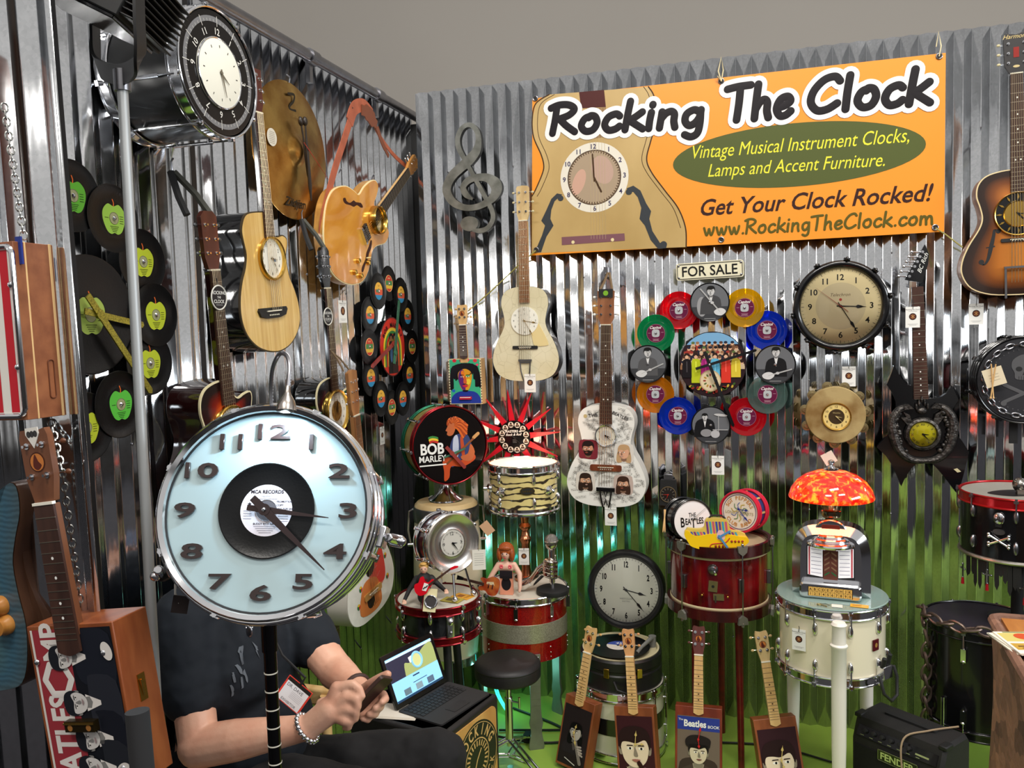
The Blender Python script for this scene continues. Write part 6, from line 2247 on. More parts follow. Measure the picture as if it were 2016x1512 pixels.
m.torus(Rf + .019, .005, CHROME, 72, 10, -.03)
m.build('clock_rim', t)
DKN = mat('dark_numeral', (40, 26, 24), .3, coat=.4)
for i in range(12):
 a = R_((i + 1) * 30)
 s = str(i + 1)
 m = M()
 x, y = .150 * math.sin(a), .148 * math.cos(a)
 if s in ('11', '1'):
  for dx in ((-.017, .017) if s == '11' else (0,)):
   m.box((x + dx, y, .001), (.0085, .030, .006), DKN)
 elif s in ('10', '12'):
  m.box((x - .022, y, .001), (.0085, .030, .006), DKN)
  m.text(s[1], x + .016, y, -.002, .038, DKN, depth=.005, sx=2.1, off=.02)
 else:
  m.text(s, x, y, -.002, .038, DKN, depth=.005, sx=2.2, off=.02)
 m.build('numeral', t, bevel=.0006, seg=1)
def mca(m, cx, cy, z):
 r = .0475
 m.disc(r, z, flat((226, 222, 232), .35), 48, (cx, cy))
 DK = flat((40, 36, 44), .4)
 GR = flat((110, 106, 114), .4)
 m.text('MCA RECORDS', cx, cy + r * .72, z + .0004, .0088, DK, off=.03)
 m.text('FANTASY', cx, cy + r * .54, z + .0004, .0046, GR)
 m.rect(cx, cy + r * .44, r * .8, .0008, z + .0004, GR)
 for k, s in enumerate(('PROMOTION', 'COPY', 'NOT FOR SALE')):
  m.text(s, cx + r * .38, cy + r * (.34 - .14 * k), z + .0004, .0050, DK, off=.02, align='L')
 for k in range(4):
  m.rect(cx + r * .66, cy - r * (.12 + .1 * k), r * .4, .0008, z + .0004, GR)
  m.rect(cx - r * .72, cy - r * (.02 + .1 * k), r * .32, .0008, z + .0004, GR)
 m.text('BUDDY RICH BAND', cx, cy - r * .52, z + .0004, .0050, DK, off=.02)
 for k in range(4):
  m.rect(cx, cy - r * (.62 + .08 * k), r * (.9 - .14 * k), .0008, z + .0004, GR)
 m.poly([(cx - r * .66 + r * (.09 if k % 2 == 0 else .04) * math.sin(R_(36 * k)), cy + r * .24 + r * (.09 if k % 2 == 0 else .04) * math.cos(R_(36 * k))) for k in range(10)], z + .0005, DK)
 m.disc(.0195, z + .0006, flat((96, 94, 100), .3), 28, (cx, cy))
 m.torus(.0195, .0006, flat((150, 148, 154)), 28, 6, z + .0006, o=(cx, cy, 0))
record(t, (0, 0), .000, .0885, VINYL, mca, bolt=False)
MET = mat('gunmetal', (70, 58, 58), .25, .8)
hand('hour_hand', t, (0, 0), .012, 97, .118, .0062, MET, tail=.28, t=.002)
hand('minute_hand', t, (0, 0), .016, 133, .158, .0078, MET, tail=.20, t=.002)
m = M()
m.ball((0, 0, .021), .004, CHROME, n=12, k=6)
m.build('hand_screw', t)
for a, nm in ((-12, 'strainer'), (208, 'leg_bracket')):
 m = M()
 m.T = Matrix.Rotation(R_(a), 4, 'Z')
 m.box((.209, 0, -.07), (.018, .042, .06), CHROME)
 m.cyl((.226, 0, -.03), (.243, 0, -.085), .009, CHROME)
 m.box((.236, 0, -.09), (.026, .024, .022), CHROME if a < 0 else BLACKM)
 m.ball((.248, .0, -.07), .010, CHROME)
 m.build(nm, t, bevel=.003)
m = M()
gn = catmull([(-.012, .188, -.03), (-.014, .235, -.02), (-.008, .272, .0), (.008, .295, .02), (.026, .288, .035), (.036, .262, .045), (.036, .222, .048)], 8)
m.tube(gn, .0040, STEEL, 10)
for k in range(0, len(gn), 1):
 p = V(gn[k])
 m.ball(p, .0048, STEEL, (1, 1, .55), 8, 5)
m.build('gooseneck', t)
m = M()
m.T = Matrix.Translation((.036, .212, .050))
m.lathe([(r, 0) for r in (0,)] + [(.0, .0)], CHROME, 4)
m.T = Matrix.Translation((.036, .174, .050)) @ Matrix.Rotation(PI / 2, 4, 'X') @ Matrix.Diagonal((.62, .62, .85, 1))
m.lathe([(.030, -.004), (.029, -.014), (.024, -.026), (.014, -.038), (.009, -.046), (.007, -.060), (0, -.060)], mat('nickel', (170, 162, 156), .25, 1), 28)
m.build('lamp_shade', t)
lp = mw @ V((.036, .171, .050))
spot('lamp_bulb', lp, mw @ V((.0, .02, -.004)), 4.2, (.58, .82, 1), 150, .012, .4)
pt = mw @ V((0, -.205, -.07))
m = M()
TUBE = mat('dark_chrome', (60, 60, 62), .12, 1)
iv = mw.inverted()
def wl(p):
 return iv @ V(p)
m.cyl(wl((pt.x, pt.y, pt.z + .01)), wl((pt.x, pt.y, .03)), .0120, TUBE, n=20)
m.cyl(wl((pt.x, pt.y, pt.z + .02)), wl((pt.x, pt.y, pt.z - .05)), .0145, TUBE, n=20)
z = pt.z - .09
for k in range(22):
 m.cyl(wl((pt.x, pt.y, z - .035 * k)), wl((pt.x, pt.y, z - .035 * k - .0022)), .0127, flat((214, 210, 196)), n=20)
m.build('pole', t)
m = M()
m.T = iv @ Matrix.Translation((pt.x, pt.y, 0))
m.lathe([(.0, .0), (.17, .0), (.17, .012), (.03, .03), (.012, .05)], CHROME, 40)
m.build('base_plate', t)
m = M()
a, b = PD(345, 1150, 1.60), PD(352, 1188, 1.60)
m.tube([a, a.lerp(b, .5) + V((-.004, 0, 0)), b], .0022, flat((210, 210, 205)), 6)
m.build('tag_string', t, mw=iv)
m = M()
m.T = iv @ facing(PD(355, 1190, 1.60), 30, 0, -12)
m.box((0, 0, 0), (.030, .034, .002), flat((44, 38, 38)))
m.build('hang_tag', t)
# ---- black drum stool
S0 = V((-1.055, 3.26, 0))
t = thing('drum_stool', 'round black padded drum stool on chrome tripod', 'stool', stand(S0))
m = M()
zt = .475
m.lathe([(0, zt), (.115, zt - .001), (.133, zt - .008), (.140, zt - .018), (.141, zt - .022), (.139, zt - .026), (.140, zt - .030), (.140, zt - .066), (.134, zt - .074), (0, zt - .076)], mat('black_vinyl_seat', (24, 21, 22), .5, bump=.05, bs=90), 48)
m.build('seat', t)
m = M()
m.cyl((0, 0, zt - .09), (0, 0, .10), .0125, CHROME)
m.cyl((0, 0, .31), (0, 0, .12), .0165, CHROME)
m.cyl((0, 0, zt - .074), (0, 0, zt - .10), .03, BLACKM)
m.build('post', t)
m = M()
m.cyl((0, -.0, .295), (.05, -.01, .295), .004, CHROME)
m.lathe([(0, .0), (.014, .0), (.014, .006), (0, .006)], CHROME, 12, o=(0, 0, 0))
m.v = m.v[:-1 * 0 or None]
m.cyl((.05, -.01, .272), (.05, -.01, .318), .005, CHROME)
m.build('wing_screw', t)
for a in (-32, 88, 208):
 c, s = math.cos(R_(a)), math.sin(R_(a))
 m = M()
 for o_ in (-.012, .012):
  m.cyl((-s * o_, c * o_, .13), (c * .235 - s * o_, s * .235 + c * o_, .022), .006, CHROME, n=10)
  m.cyl((-s * o_, c * o_, .055), (c * .13 - s * o_, s * .13 + c * o_, .070), .004, CHROME, n=8)
 lg = m.build('leg', t)
 m = M()
 m.rbox((c * .240, s * .240, .018), (.045, .032, .036), RUBBER, .008, rot=a)
 m.build('rubber_foot', lg)
# ---- drum table with black pearl shell
T1 = V((-1.328, 3.179, 0))
PEARL = mat('black_diamond_pearl', (34, 36, 38), .15, coat=.7, c2=(8, 8, 9), ns=26)
CRED = mat('candy_red', (120, 14, 24), .2, .7)
HEADW = mat('drum_skin', (206, 200, 186), .5)
t = thing('drum_table', 'snare drum side table with black pearl shell and red hoops on black legs', 'table', stand(T1))
drum(t, .168, .135, PEARL, CRED, HEADW, n=8, hoop_h=.028, out=.012, lug='oval', phase=.2, z0=.612)
for a in (-50, 70, 190):
 m = M()
 m.cyl((.10 * math.cos(R_(a)), .10 * math.sin(R_(a)), .62), (.15 * math.cos(R_(a)), .15 * math.sin(R_(a)), 0), .017, BLACKM, n=16)
 m.build('leg', t)
m = M()
m.T = Matrix.Rotation(R_(-52), 4, 'Z')
m.rbox((.176, 0, .68), (.014, .032, .085), CHROME, .005)
m.ball((.184, 0, .702), .014, CHROME, (.7, 1, 1))
m.ball((.183, 0, .658), .007, STEEL)
m.build('strainer', t, bevel=.003)
# ---- chrome dish clock on it
P0 = T1 + V((.035, .07, .755))
C0 = PD(889, 1069, 3.44)
mw = facing(C0, 50, 4)
t = thing('drum_clock', 'maroon drum clock with dished chrome face standing on the black pearl drum table', 'clock', mw)
R = .115
drum(t, R, .10, mat('maroon_shell', (60, 16, 26), .2, coat=.6), CHROME, BLACKM, n=6, hoop_h=.024, lug='oval', phase=.5, z0=-.10, headz=-.02)
m = M()
m.lathe([(R + .004, .006), (R + .010, .012), (R + .004, .016), (R - .006, .010), (R * .7, -.002), (R * .52, .002), (R * .48, .008)], mat('spun_chrome', (214, 208, 202), .22, .95), 64)
m.build('dished_face', t)
clock_on(t, (0, 0), .005, R * .47, flat((196, 192, 184), .35), flat((36, 34, 34)), names=['', '', '3', '', '', '6', '', '', '9', '', '', '12'], num_r=.74, num_s=.36, ah=92, am=145, hl=(.4, .7), hw=.06, tick=(.8, .9, .02), num_off=.01)
iv = mw.inverted()
for dx, dy in ((-.06, .05), (.055, -.075), (.10, .02)):
 a = V((C0.x - .03 + dx * .6, C0.y + .04 + dy * .6, C0.z - R * .85))
 b = V((C0.x - .03 + dx, C0.y + .03 + dy, .757))
 m = M()
 m.tube([iv @ a, iv @ a.lerp(b, .6), iv @ b], .005, CHROME, 8)
 m.ball(iv @ (b + V((0, 0, .012))), .012, CHROME)
 m.build('leg', t)
def toptag(label, px, py, dep_, az=12, w=.055, h=.085, c=(226, 222, 212), rot=0, lines=True):
 mw = facing(PD(px, py, dep_), az, 0, rot)
 t = thing('price_tag', label, 'price tag', mw)
 m = M()
 m.box((0, 0, 0), (w, h, .0012), flat(c))
 if lines:
  for k in range(6):
   m.rect(0, h * (.3 - .11 * k), w * .7, .0014, .0009, flat((150, 146, 140)))
 m.build('card', t)
 m = M()
 m.tube([(0, h * .45, .001), (-.004, h * .45 + .03, -.004), (0, h * .5 + .05, -.01)], .0009, BLACKM, 5)
 m.build('string', t)
toptag('grey printed card hanging at right of the dished chrome clock', 943, 1102, 3.47, 20)
toptag('tan diamond shaped paper tag left of the striped drum lamp', 959, 1040, 3.75, 10, .045, .06, (206, 164, 130), 38, False)
# ---- blond figurine
FLESH = mat('doll_skin', (222, 176, 150), .5)
b0 = PD(836, 1168, 3.40)
t = thing('figurine', 'small blond figurine in black with outstretched arms on the black pearl drum table', 'figurine', stand(V((b0.x, b0.y, .773)), 20))
sc_ = .16
blob('body', [((0, 0, .012), .030, (0, 0, .055), .026), ((0, 0, .05), .026, (0, -.004, .085), .030), ((-.03, 0, .088), .014, (.03, 0, .088), .014), ((-.03, 0, .088), .013, (-.060, -.02, .05), .010), ((-.060, -.02, .05), .010, (-.078, -.05, .018), .008),
              ((.03, 0, .088), .013, (.062, -.02, .062), .010), ((.062, -.02, .062), .010, (.085, -.05, .05), .008)], mat('doll_black', (26, 25, 27), .7), .004, t, 2)
blob('head', [((0, -.002, .10), .009, (0, -.004, .115), .009), ((0, -.006, .130), (.017, .018, .022), None), ((0, -.024, .128), .003, (0, -.022, .126), .003)], FLESH, .0025, t, 2)
m = M()
m.ball((0, -.001, .139), .0205, mat('blond_hair', (206, 160, 84), .6), (1, 1, .8), 14, 8)
m.ball((0, -.012, .150), .012, mat('blond_hair'), (1.2, 1, .6), 12, 6)
m.build('hair', t)
m = M()
for s in (-1, 1):
 m.ball((s * .007, -.0225, .133), .0022, flat((60, 70, 90)), n=8, k=5)
m.ball((0, -.0225, .119), .003, flat((190, 110, 100)), (1.6, .5, .5), 8, 5)
m.build('face', t)
for x, y, z in ((-.080, -.054, .014), (.089, -.054, .049)):
 blob('hand', [((x, y, z), .008, (x + .006, y - .012, z - .002), .006)] + [((x + .003 * k, y - .01, z), .0028, (x + .005 * k, y - .022, z - .004), .0022) for k in (-1, 0, 1, 2)], FLESH, .0022, t, 1)
# ---- red toy guitar on a card easel
mw = facing(V((PD(838, 1190, 3.30).x, PD(838, 1190, 3.30).y, .757)), 14, 12, -6)
t = thing('toy_guitar', 'red miniature electric guitar clock on cream card stand on the black pearl drum table', 'toy', mw)
m = M()
m.box((.012, .045, -.004), (.050, .09, .010), flat((232, 222, 176)))
m.box((-.014, .065, -.008), (.010, .12, .016), flat((84, 26, 30)))
m.build('card_stand', t)
RTOY = flat((206, 20, 36), .2)
m = M()
m.prism(catmull([(-.05, .075), (-.03, .06), (-.005, .07), (.004, .09), (.012, .10), (.022, .125), (.012, .128), (.0, .115), (-.014, .118), (-.022, .135), (-.034, .13), (-.04, .11), (-.054, .10)], 4, True), .003, .013, RTOY)
m.build('body', t, bevel=.002)
m = M()
m.prism([(-.022, .082), (-.006, .080), (.004, .108), (-.016, .112)], .013, .0145, WHITE)
m.box((-.014, .092, .0155), (.004, .012, .002), BLACKM, rot=-40)
m.box((-.005, .098, .0155), (.004, .012, .002), BLACKM, rot=-40)
m.build('pickguard', t)
m = M()
m.prism([(.0, .107), (.006, .101), (.085, .172), (.080, .178)], .010, .016, ROSE)
m.build('neck', t)
m = M()
m.prism([(.080, .178), (.086, .171), (.112, .183), (.114, .19), (.098, .19)], .010, .016, RTOY)
m.build('headstock', t)
m = M()
m.disc(.024, .0022, STEEL, 30, (.016, .040))
m.torus(.024, .0035, CHROME, 30, 8, .003, o=(.016, .040, 0))
m.build('mirror', t)
m = M()
m.tube([(-.03, 0, -.05), (-.028, .05, -.02), (-.012, .09, -.006)], .0015, STEEL, 6)
m.build('wire_prop', t)
for (px, py, dp, c, c2, rot, lab) in ((890, 1181, 3.34, (176, 160, 70), (96, 84, 40), 20, 'olive leaflet lying on the black pearl drum table'), (911, 1174, 3.38, (222, 160, 50), (150, 90, 30), 12, 'orange leaflet lying on the black pearl drum table')):
 p = PZ(px, py, .755 + (.002 if rot == 20 else 0))
 m = M()
 m.box((0, 0, 0), (.055, .085, .002), flat(c))
 m.rect(0, .01, .03, .03, .0012, flat(c2))
 m.rect(0, -.02, .04, .004, .0012, flat(c2))
 m.rect(0, -.028, .03, .003, .0012, flat(c2))
 m.build('leaflet', mw=stand(p, 60 + rot), label=lab, cat='leaflet', group='leaflets on the drum tables')
# ---- conga with a drum clock on top
C1 = V((-1.478, 3.681, 0))
t = thing('conga', 'tall cream conga drum with pale skin head standing in the corner', 'drum', stand(C1))
m = M()
CRS = mat('cream_shell', (218, 208, 178), .3, coat=.4)
m.lathe([(.128, .30), (.140, .40), (.158, .55), (.166, .70), (.163, .85), (.152, .98), (.146, 1.02)], CRS, 56)
m.build('shell', t)
m = M()
m.lathe([(.148, .955), (.156, .96), (.158, 1.02), (.152, 1.03)], STEEL, 56)
m.build('steel_band', t)
m = M()
m.lathe([(.154, 1.018), (.150, 1.038), (.138, 1.050), (.05, 1.054), (0, 1.054)], mat('conga_skin', (206, 184, 138), .6, c2=(190, 160, 110), ns=8), 56)
m.build('drumhead', t)
m = M()
m.ring(.126, .133, .27, .31, CHROME, 48)
m.build('foot_ring', t)
for a in (-150, -30, 90, 30):
 m = M()
 c, s = math.cos(R_(a)), math.sin(R_(a))
 m.tube([(c * .158, s * .158, 1.02), (c * .178, s * .178, 1.01), (c * .186, s * .186, .92), (c * .176, s * .176, .85)], .005, CHROME, 8)
 m.cyl((c * .155, s * .155, .85), (c * .19, s * .19, .85), .008, CHROME)
 m.build('tuning_hook', t)
for a in (-60, 60, 180):
 m = M()
 m.cyl((.13 * math.cos(R_(a)), .13 * math.sin(R_(a)), .30), (.20 * math.cos(R_(a)), .20 * math.sin(R_(a)), 0), .012, BLACKM)
 m.build('stand_leg', t)
cc = V((C1.x, C1.y, 1.325))
mw = facing(cc, 40, 2)
t = thing('drum_clock', 'gold drum clock with red hoop and singer picture on top of the cream conga', 'clock', mw)
R = .178
GSH = mat('gold_shell', (186, 156, 86), .3, .3, nv=.15, ns=30, coat=.5)
drum(t, R, .17, GSH, CRED, BLACK, n=8, hoop_h=.032, lug='tube', phase=.1, z0=-.085, hoopb=mat('green_hoop', (16, 96, 70), .25, .6))
m = M()
z = .0925
m.disc(R * .97, z, flat((18, 15, 15), .15), 64)
m.text('BOB', -.088, -.010, z + .0015, .070, WHITE, sx=.85, off=.03)
m.text('MARLEY', -.088, -.056, z + .0015, .040, WHITE, sx=.9, off=.02)
m.rect(-.088, -.086, .13, .006, z + .0015, WHITE)
for k, c in enumerate(((60, 130, 60), (226, 190, 50), (190, 50, 40))):
 m.poly(catmull([(-.105 + .002 * k, .045 - .010 * k), (-.085, .050 - .010 * k), (-.06, .043 - .010 * k), (-.06, .034 - .010 * k), (-.085, .040 - .010 * k), (-.103 + .002 * k, .035 - .010 * k)], 3, True), z + .0012 + .0002 * k, flat(c))
SKB, HRB = flat((176, 96, 58), .3), flat((150, 62, 28), .3)
zz = z + .0006
rr = random.Random(4)
m.poly(catmull([(.0, -.10), (-.006, -.03), (.012, .03), (.04, .05), (.085, .045), (.105, .0), (.115, -.06), (.07, -.06), (.03, -.09)], 4, True), zz, flat((50, 62, 104), .3))
m.poly(catmull([(.012, -.04), (.016, .03), (.036, .045), (.042, .0), (.034, -.06)], 3, True), zz + .0002, flat((176, 186, 206), .3))
m.poly(catmull([(.05, .03), (.064, .03), (.07, -.06), (.056, -.06)], 3, True), zz + .0003, flat((170, 70, 40), .3))
m.poly(catmull([(-.036, -.12), (-.04, -.07), (-.01, -.055), (.05, -.075), (.11, -.05), (.12, -.075), (.06, -.105), (0, -.10), (-.012, -.15), (-.036, -.165)], 4, True), zz + .0004, flat((186, 74, 36), .3))
m.stroke([(-.02, -.085), (.05, -.03), (.13, .035)], .010, zz + .0008, flat((120, 70, 40), .3), False)
m.stroke([(.118, .028), (.140, .045)], .016, zz + .0009, flat((180, 140, 90), .3), False)
m.poly(catmull([(.10, .0), (.12, -.04), (.10, -.08), (.06, -.075), (.05, -.055), (.085, -.045)], 3, True), zz + .001, SKB)
m.ell(-.002, .056, .012, .012, zz + .001, SKB)
m.poly(catmull([(-.004, .105), (-.012, .085), (-.020, .07), (-.012, .064), (-.014, .05), (.004, .044), (.02, .056), (.03, .09), (.016, .115)], 4, True), zz + .0011, SKB)
for k in range(16):
 a = R_(-50 + 190 * k / 15)
 m.stroke([(.018 + .012 * math.cos(a), .096 + .014 * math.sin(a)), (.022 + .034 * math.cos(a), .096 + .034 * math.sin(a)), (.030 + .058 * math.cos(a) + rr.uniform(-.006, .006), .080 + .046 * math.sin(a) - .012)], .011, zz + .0013 + .00003 * k, HRB if k % 2 else flat((196, 96, 40), .3), seg=4)
m.build('picture', t)
hand('hour_hand', t, (.0, -.042), z + .008, 72, .075, .004, WGRN, tail=.5, style='bar', t=.004)
hand('minute_hand', t, (.0, -.035), z + .013, 140, .10, .008, WRED, tail=.40, style='bar', t=.005)
m = M()
m.T = mw.inverted() @ Matrix.Translation((C1.x, C1.y, 1.055))
m.lathe([(.085, 0), (.084, .006), (.06, .02), (.035, .045), (.026, .075), (.026, .10), (0, .10)], CHROME, 40)
m.build('chrome_base', t)
p = PZ(865, 978, 1.0575)
m = M()
m.box((0, 0, 0), (.10, .05, .0012), WHITE)
m.ell(0, 0, .018, .012, .0008, flat((60, 90, 60)))
m.build('card', mw=stand(p, 6), label='white card lying on the skin of the conga', cat='card')
# ---- red sparkle floor tom table
T2 = V((-1.084, 3.62, 0))
SPK = mat('red_sparkle', (168, 22, 16), .25, .35, c2=(130, 10, 10), ns=220, coat=.8)
SLV = mat('silver_sparkle', (176, 174, 150), .35, .5, c2=(140, 138, 116), ns=240, coat=.5)
t = thing('drum_table', 'red sparkle floor tom table with a silver band across its shell', 'table', stand(T2))
drum(t, .198, .285, SPK, CHROME, HEADW, n=8, hoop_h=.030, lug='box', phase=.12, z0=.385, bottom=False)
m = M()
m.lathe([(.1985, .475), (.1995, .476), (.1995, .559), (.1985, .56)], SLV, 64)
m.build('silver_band', t)
m = M()
for k in range(8):
 for zz in (.405, .425, .45):
  a = .12 + 2 * PI * k / 8
  m.ball((.199 * math.cos(a), .199 * math.sin(a), zz), .0035, CHROME, n=8, k=5)
m.build('rivets', t)
BAR = mat('grey_bar', (140, 142, 132), .45, .6, nv=.2, ns=12)
for a in (-62, 60, 180):
 m = M()
 m.T = Matrix.Rotation(R_(a), 4, 'Z') @ frame((0, 1, 0), (0, 0, 1), (1, 0, 0), (.2005, 0, 0))
 m.prism(catmull([(-.026, .43), (-.023, .25), (-.024, .16), (-.030, .12), (-.024, .08), (-.034, .02), (-.030, 0)], 3) + catmull([(.030, 0), (.034, .02), (.024, .08), (.030, .12), (.024, .16), (.023, .25), (.026, .43)], 3), 0, .010, BAR)
 for k in range(7):
  m.box((0, .20 + .03 * k, .0102), (.044, .0012, .001), STEEL)
 for s in (-1, 1):
  m.ball((s * .014, .415, .010), .006, CHROME, (1, 1, .5), 10, 6)
 m.build('leg', t)
p = PD(1070, 1160, 3.75)
t = thing('hand_sculpture', 'chrome hand gripping a microphone on a black base, on the red sparkle drum', 'sculpture', stand(V((p.x, p.y, .677)), 0))
CHH = mat('chrome_hand', (216, 210, 204), .10, 1)
W = V((-.055, 0, .045))
K = V((.028, -.006, .135))
cps = [((-.095, .0, .028), .026, (-.055, 0, .05), .022), (W, .022, (-.01, 0, .095), .027), ((-.01, 0, .095), .028, (.024, 0, .125), .026), ((.004, .012, .10), .022, (.03, .012, .12), .02)]
for k in range(4):
 zz = .150 - .021 * k
 cps += [((.020, -.022, zz), .0125, (.046, -.030, zz - .004), .012), ((.046, -.030, zz - .004), .012, (.062, -.012, zz - .008), .0115), ((.062, -.012, zz - .008), .0115, (.056, .014, zz - .010), .010)]
cps += [((.0, .018, .12), .014, (.030, .026, .150), .012), ((.030, .026, .150), .012, (.052, .014, .165), .010)]
blob('hand', cps, CHH, .0045, t, 3)
m = M()
m.cyl((.042, 0, .05), (.042, 0, .20), .013, CHH, .016)
m.lathe([(.018, .20), (.026, .212), (.028, .222), (.028, .226)], CHH, 28, o=(.042, 0, 0))
m.ball((.042, 0, .240), .030, mat('mic_mesh', (150, 146, 142), .3, 1, bump=.6, bs=400), (1, 1, .95), 24, 14)
m.torus(.030, .003, CHH, 28, 8, .238, o=(.042, 0, 0))
m.build('microphone', t)
m = M()
m.lathe([(0, 0), (.072, 0), (.074, .006), (.072, .020), (.060, .026), (0, .026)], BLACKM, 40, o=(.042, 0, 0))
m.cyl((.042, 0, .024), (.042, 0, .06), .010, CHROME)
m.build('base', t)
m = M()
m.T = Matrix.Translation((-.050, -.001, .05))
m.lathe([(.020, -.004), (.020, .004), (0, .004)], CHROME, 24)
m.T = None
m.torus(.026, .006, CHH, 24, 8, .0, o=(0, 0, 0))
m.v = [(a, b, c) for a, b, c in m.v]
q = len(m.v) - 25 * 9
m.build('wrist_watch', t, mw=Matrix.Translation((-.062, -.004, .044)) @ Matrix.Rotation(R_(48), 4, 'Y') @ Matrix.Translation((.05, .001, -.05)) @ Matrix.Translation((0, 0, 0)))
# ---- doll with a loudspeaker belly
p = PD(998, 1158, 3.74)
DSK = mat('doll_pink', (228, 182, 160), .45)
t = thing('doll', 'red haired doll with a speaker grille in her belly on the red sparkle drum', 'doll', stand(V((p.x, p.y, .677)), 6))
m = M()
m.prism([(-.030, .0), (.030, .0), (.028, .105), (-.028, .105)], -.012, .012, mat('doll_box', (226, 150, 120), .4))
for v in range(len(m.v)):
 x, y, z = m.v[v]
 m.v[v] = (x, -z, y)
m.build('radio_box', t, bevel=.003)
m = M()
m.T = facing((0, -.0125, .055), 0)
m.poly(ellipse(0, -.005, .022, .030), .0004, flat((30, 28, 30)))
m.prism([(-.029, .022), (.029, .022), (.029, .055), (-.029, .055)], 0, .004, flat((40, 36, 40), .3))
m.poly(catmull([(-.029, .03), (0, .012), (.029, .03)], 3), .0042, flat((30, 28, 30)))
m.build('grille', t)
blob('torso', [((-.026, 0, .118), .014, (.026, 0, .118), .014), ((-.034, 0, .135), .013, (.034, 0, .135), .013), ((-.012, 0, .125), .018, (.012, 0, .125), .018), ((0, 0, .14), .010, (0, -.002, .165), .010),
               ((-.034, 0, .135), .013, (-.060, -.012, .095), .012), ((-.060, -.012, .095), .012, (-.088, -.03, .050), .009), ((-.088, -.03, .05), .008, (-.092, -.036, .040), .007),
               ((.036, 0, .135), .013, (.062, -.01, .095), .012), ((.062, -.01, .095), .012, (.066, -.03, .040), .009), ((.066, -.03, .040), .008, (.064, -.036, .026), .007),
               ((0, -.006, .188), (.024, .024, .030), None), ((0, -.030, .184), .004, (0, -.028, .182), .004)], DSK, .004, t, 2)
m = M()
for s in (-1, 1):
 m.T = facing((s * .019, -.0135, .128), 0)
 m.torus(.006, .0035, flat((230, 100, 110)), 18, 8, .001)
 m.disc(.004, .002, flat((214, 80, 96)), 12)
m.build('button', t)
HRR = mat('auburn_hair', (178, 88, 30), .5, c2=(130, 56, 16), ns=40, stretch=(6, 6, 1))
m = M()
m.ball((0, .006, .200), .037, HRR, (1, .95, .95), 20, 12)
for s in (-1, 1):
 m.ball((s * .028, -.004, .182), .017, HRR, (.8, 1.2, 1.9), 14, 10)
m.ball((0, -.020, .214), .022, HRR, (1.3, .6, .6), 14, 8)
m.build('hair', t)
m = M()
for s in (-1, 1):
 m.ball((s * .009, -.0285, .190), .0026, flat((50, 60, 80)), (1.3, .5, 1), 8, 5)
m.ball((0, -.0285, .173), .004, flat((190, 70, 80)), (1.6, .5, .6), 8, 5)
m.build('face', t)
p = PD(948, 1146, 3.66)
mw = facing(V((p.x + .03, p.y - .02, .755)), 5, 8, 78)
t = thing('toy_guitar', 'miniature sunburst guitar lying beside the red haired doll', 'toy', mw)
m = M()
k = .20
m.prism(catmull([(-.0, -.058), (-.034, -.050), (-.040, -.02), (-.026, .0), (-.030, .022), (-.022, .032), (-.012, .028), (-.006, .016), (.008, .018), (.018, .030), (.026, .026), (.026, .004), (.040, -.02), (.034, -.050)], 4, True), -.006, .006, flat((150, 30, 24), .2), mt=mat('toy_burst', (190, 110, 50), .2, c2=(150, 40, 24), ns=18))
m.build('body', t, bevel=.002)
m = M()
m.prism([(-.006, .01), (.006, .01), (.005, .105), (-.005, .105)], .004, .010, ROSE)
m.prism([(-.006, .105), (.006, .105), (.010, .135), (-.010, .135)], .002, .008, BLACK)
m.build('neck', t)
m = M()
m.poly([(.004, .0), (.014, .0), (.020, -.03), (.006, -.036)], .0064, flat((222, 200, 160)))
m.box((0, -.012, .008), (.020, .005, .003), CHROME)
m.box((0, -.030, .008), (.020, .005, .003), CHROME)
m.build('pickguard', t)
# ---- striped tom lamp
L0 = V((-1.098, 3.72, 0))
OYS = mat('oyster_stripe', (214, 196, 130), .25, coat=.6)
nt = OYS.node_tree
wv = nt.nodes.new('ShaderNodeTexWave')
wv.bands_direction = 'Z'
wv.inputs['Scale'].default_value = 11
wv.inputs['Distortion'].default_value = 9
wv.inputs['Detail'].default_value = 3
wv.inputs['Detail Scale'].default_value = 1.6
mp = nt.nodes.new('ShaderNodeMapping')
mp.inputs['Scale'].default_value = (.35, .35, 1)
tc = nt.nodes.new('ShaderNodeTexCoord')
nt.links.new(tc.outputs['Object'], mp.inputs['Vector'])
nt.links.new(mp.outputs[0], wv.inputs['Vector'])
rp = nt.nodes.new('ShaderNodeValToRGB')
rp.color_ramp.elements[0].position = .10
rp.color_ramp.elements[1].position = .24
rp.color_ramp.elements[0].color = lin((50, 42, 30))
rp.color_ramp.elements[1].color = lin((214, 196, 130))
nt.links.new(wv.outputs['Fac'], rp.inputs['Fac'])
nt.links.new(rp.outputs[0], nt.nodes['Principled BSDF'].inputs['Base Color'])
z0 = 1.025
t = thing('drum_lamp', 'table lamp made of a cream and black striped tom on a copper horn column', 'lamp', stand(L0))
drum(t, .158, .205, OYS, CHROME, mat('lit_skin', (255, 214, 180), .5, em=1.2, emc=(255, 200, 160)), n=6, hoop_h=.030, lug='oval', phase=.05, z0=z0, bottom=False)
m = M()
m.torus(.164, .008, CHROME, 56, 10, z0)
m.ring(.160, .168, z0 - .012, z0 + .02, CHROME, 56)
m.build('hoop', t)
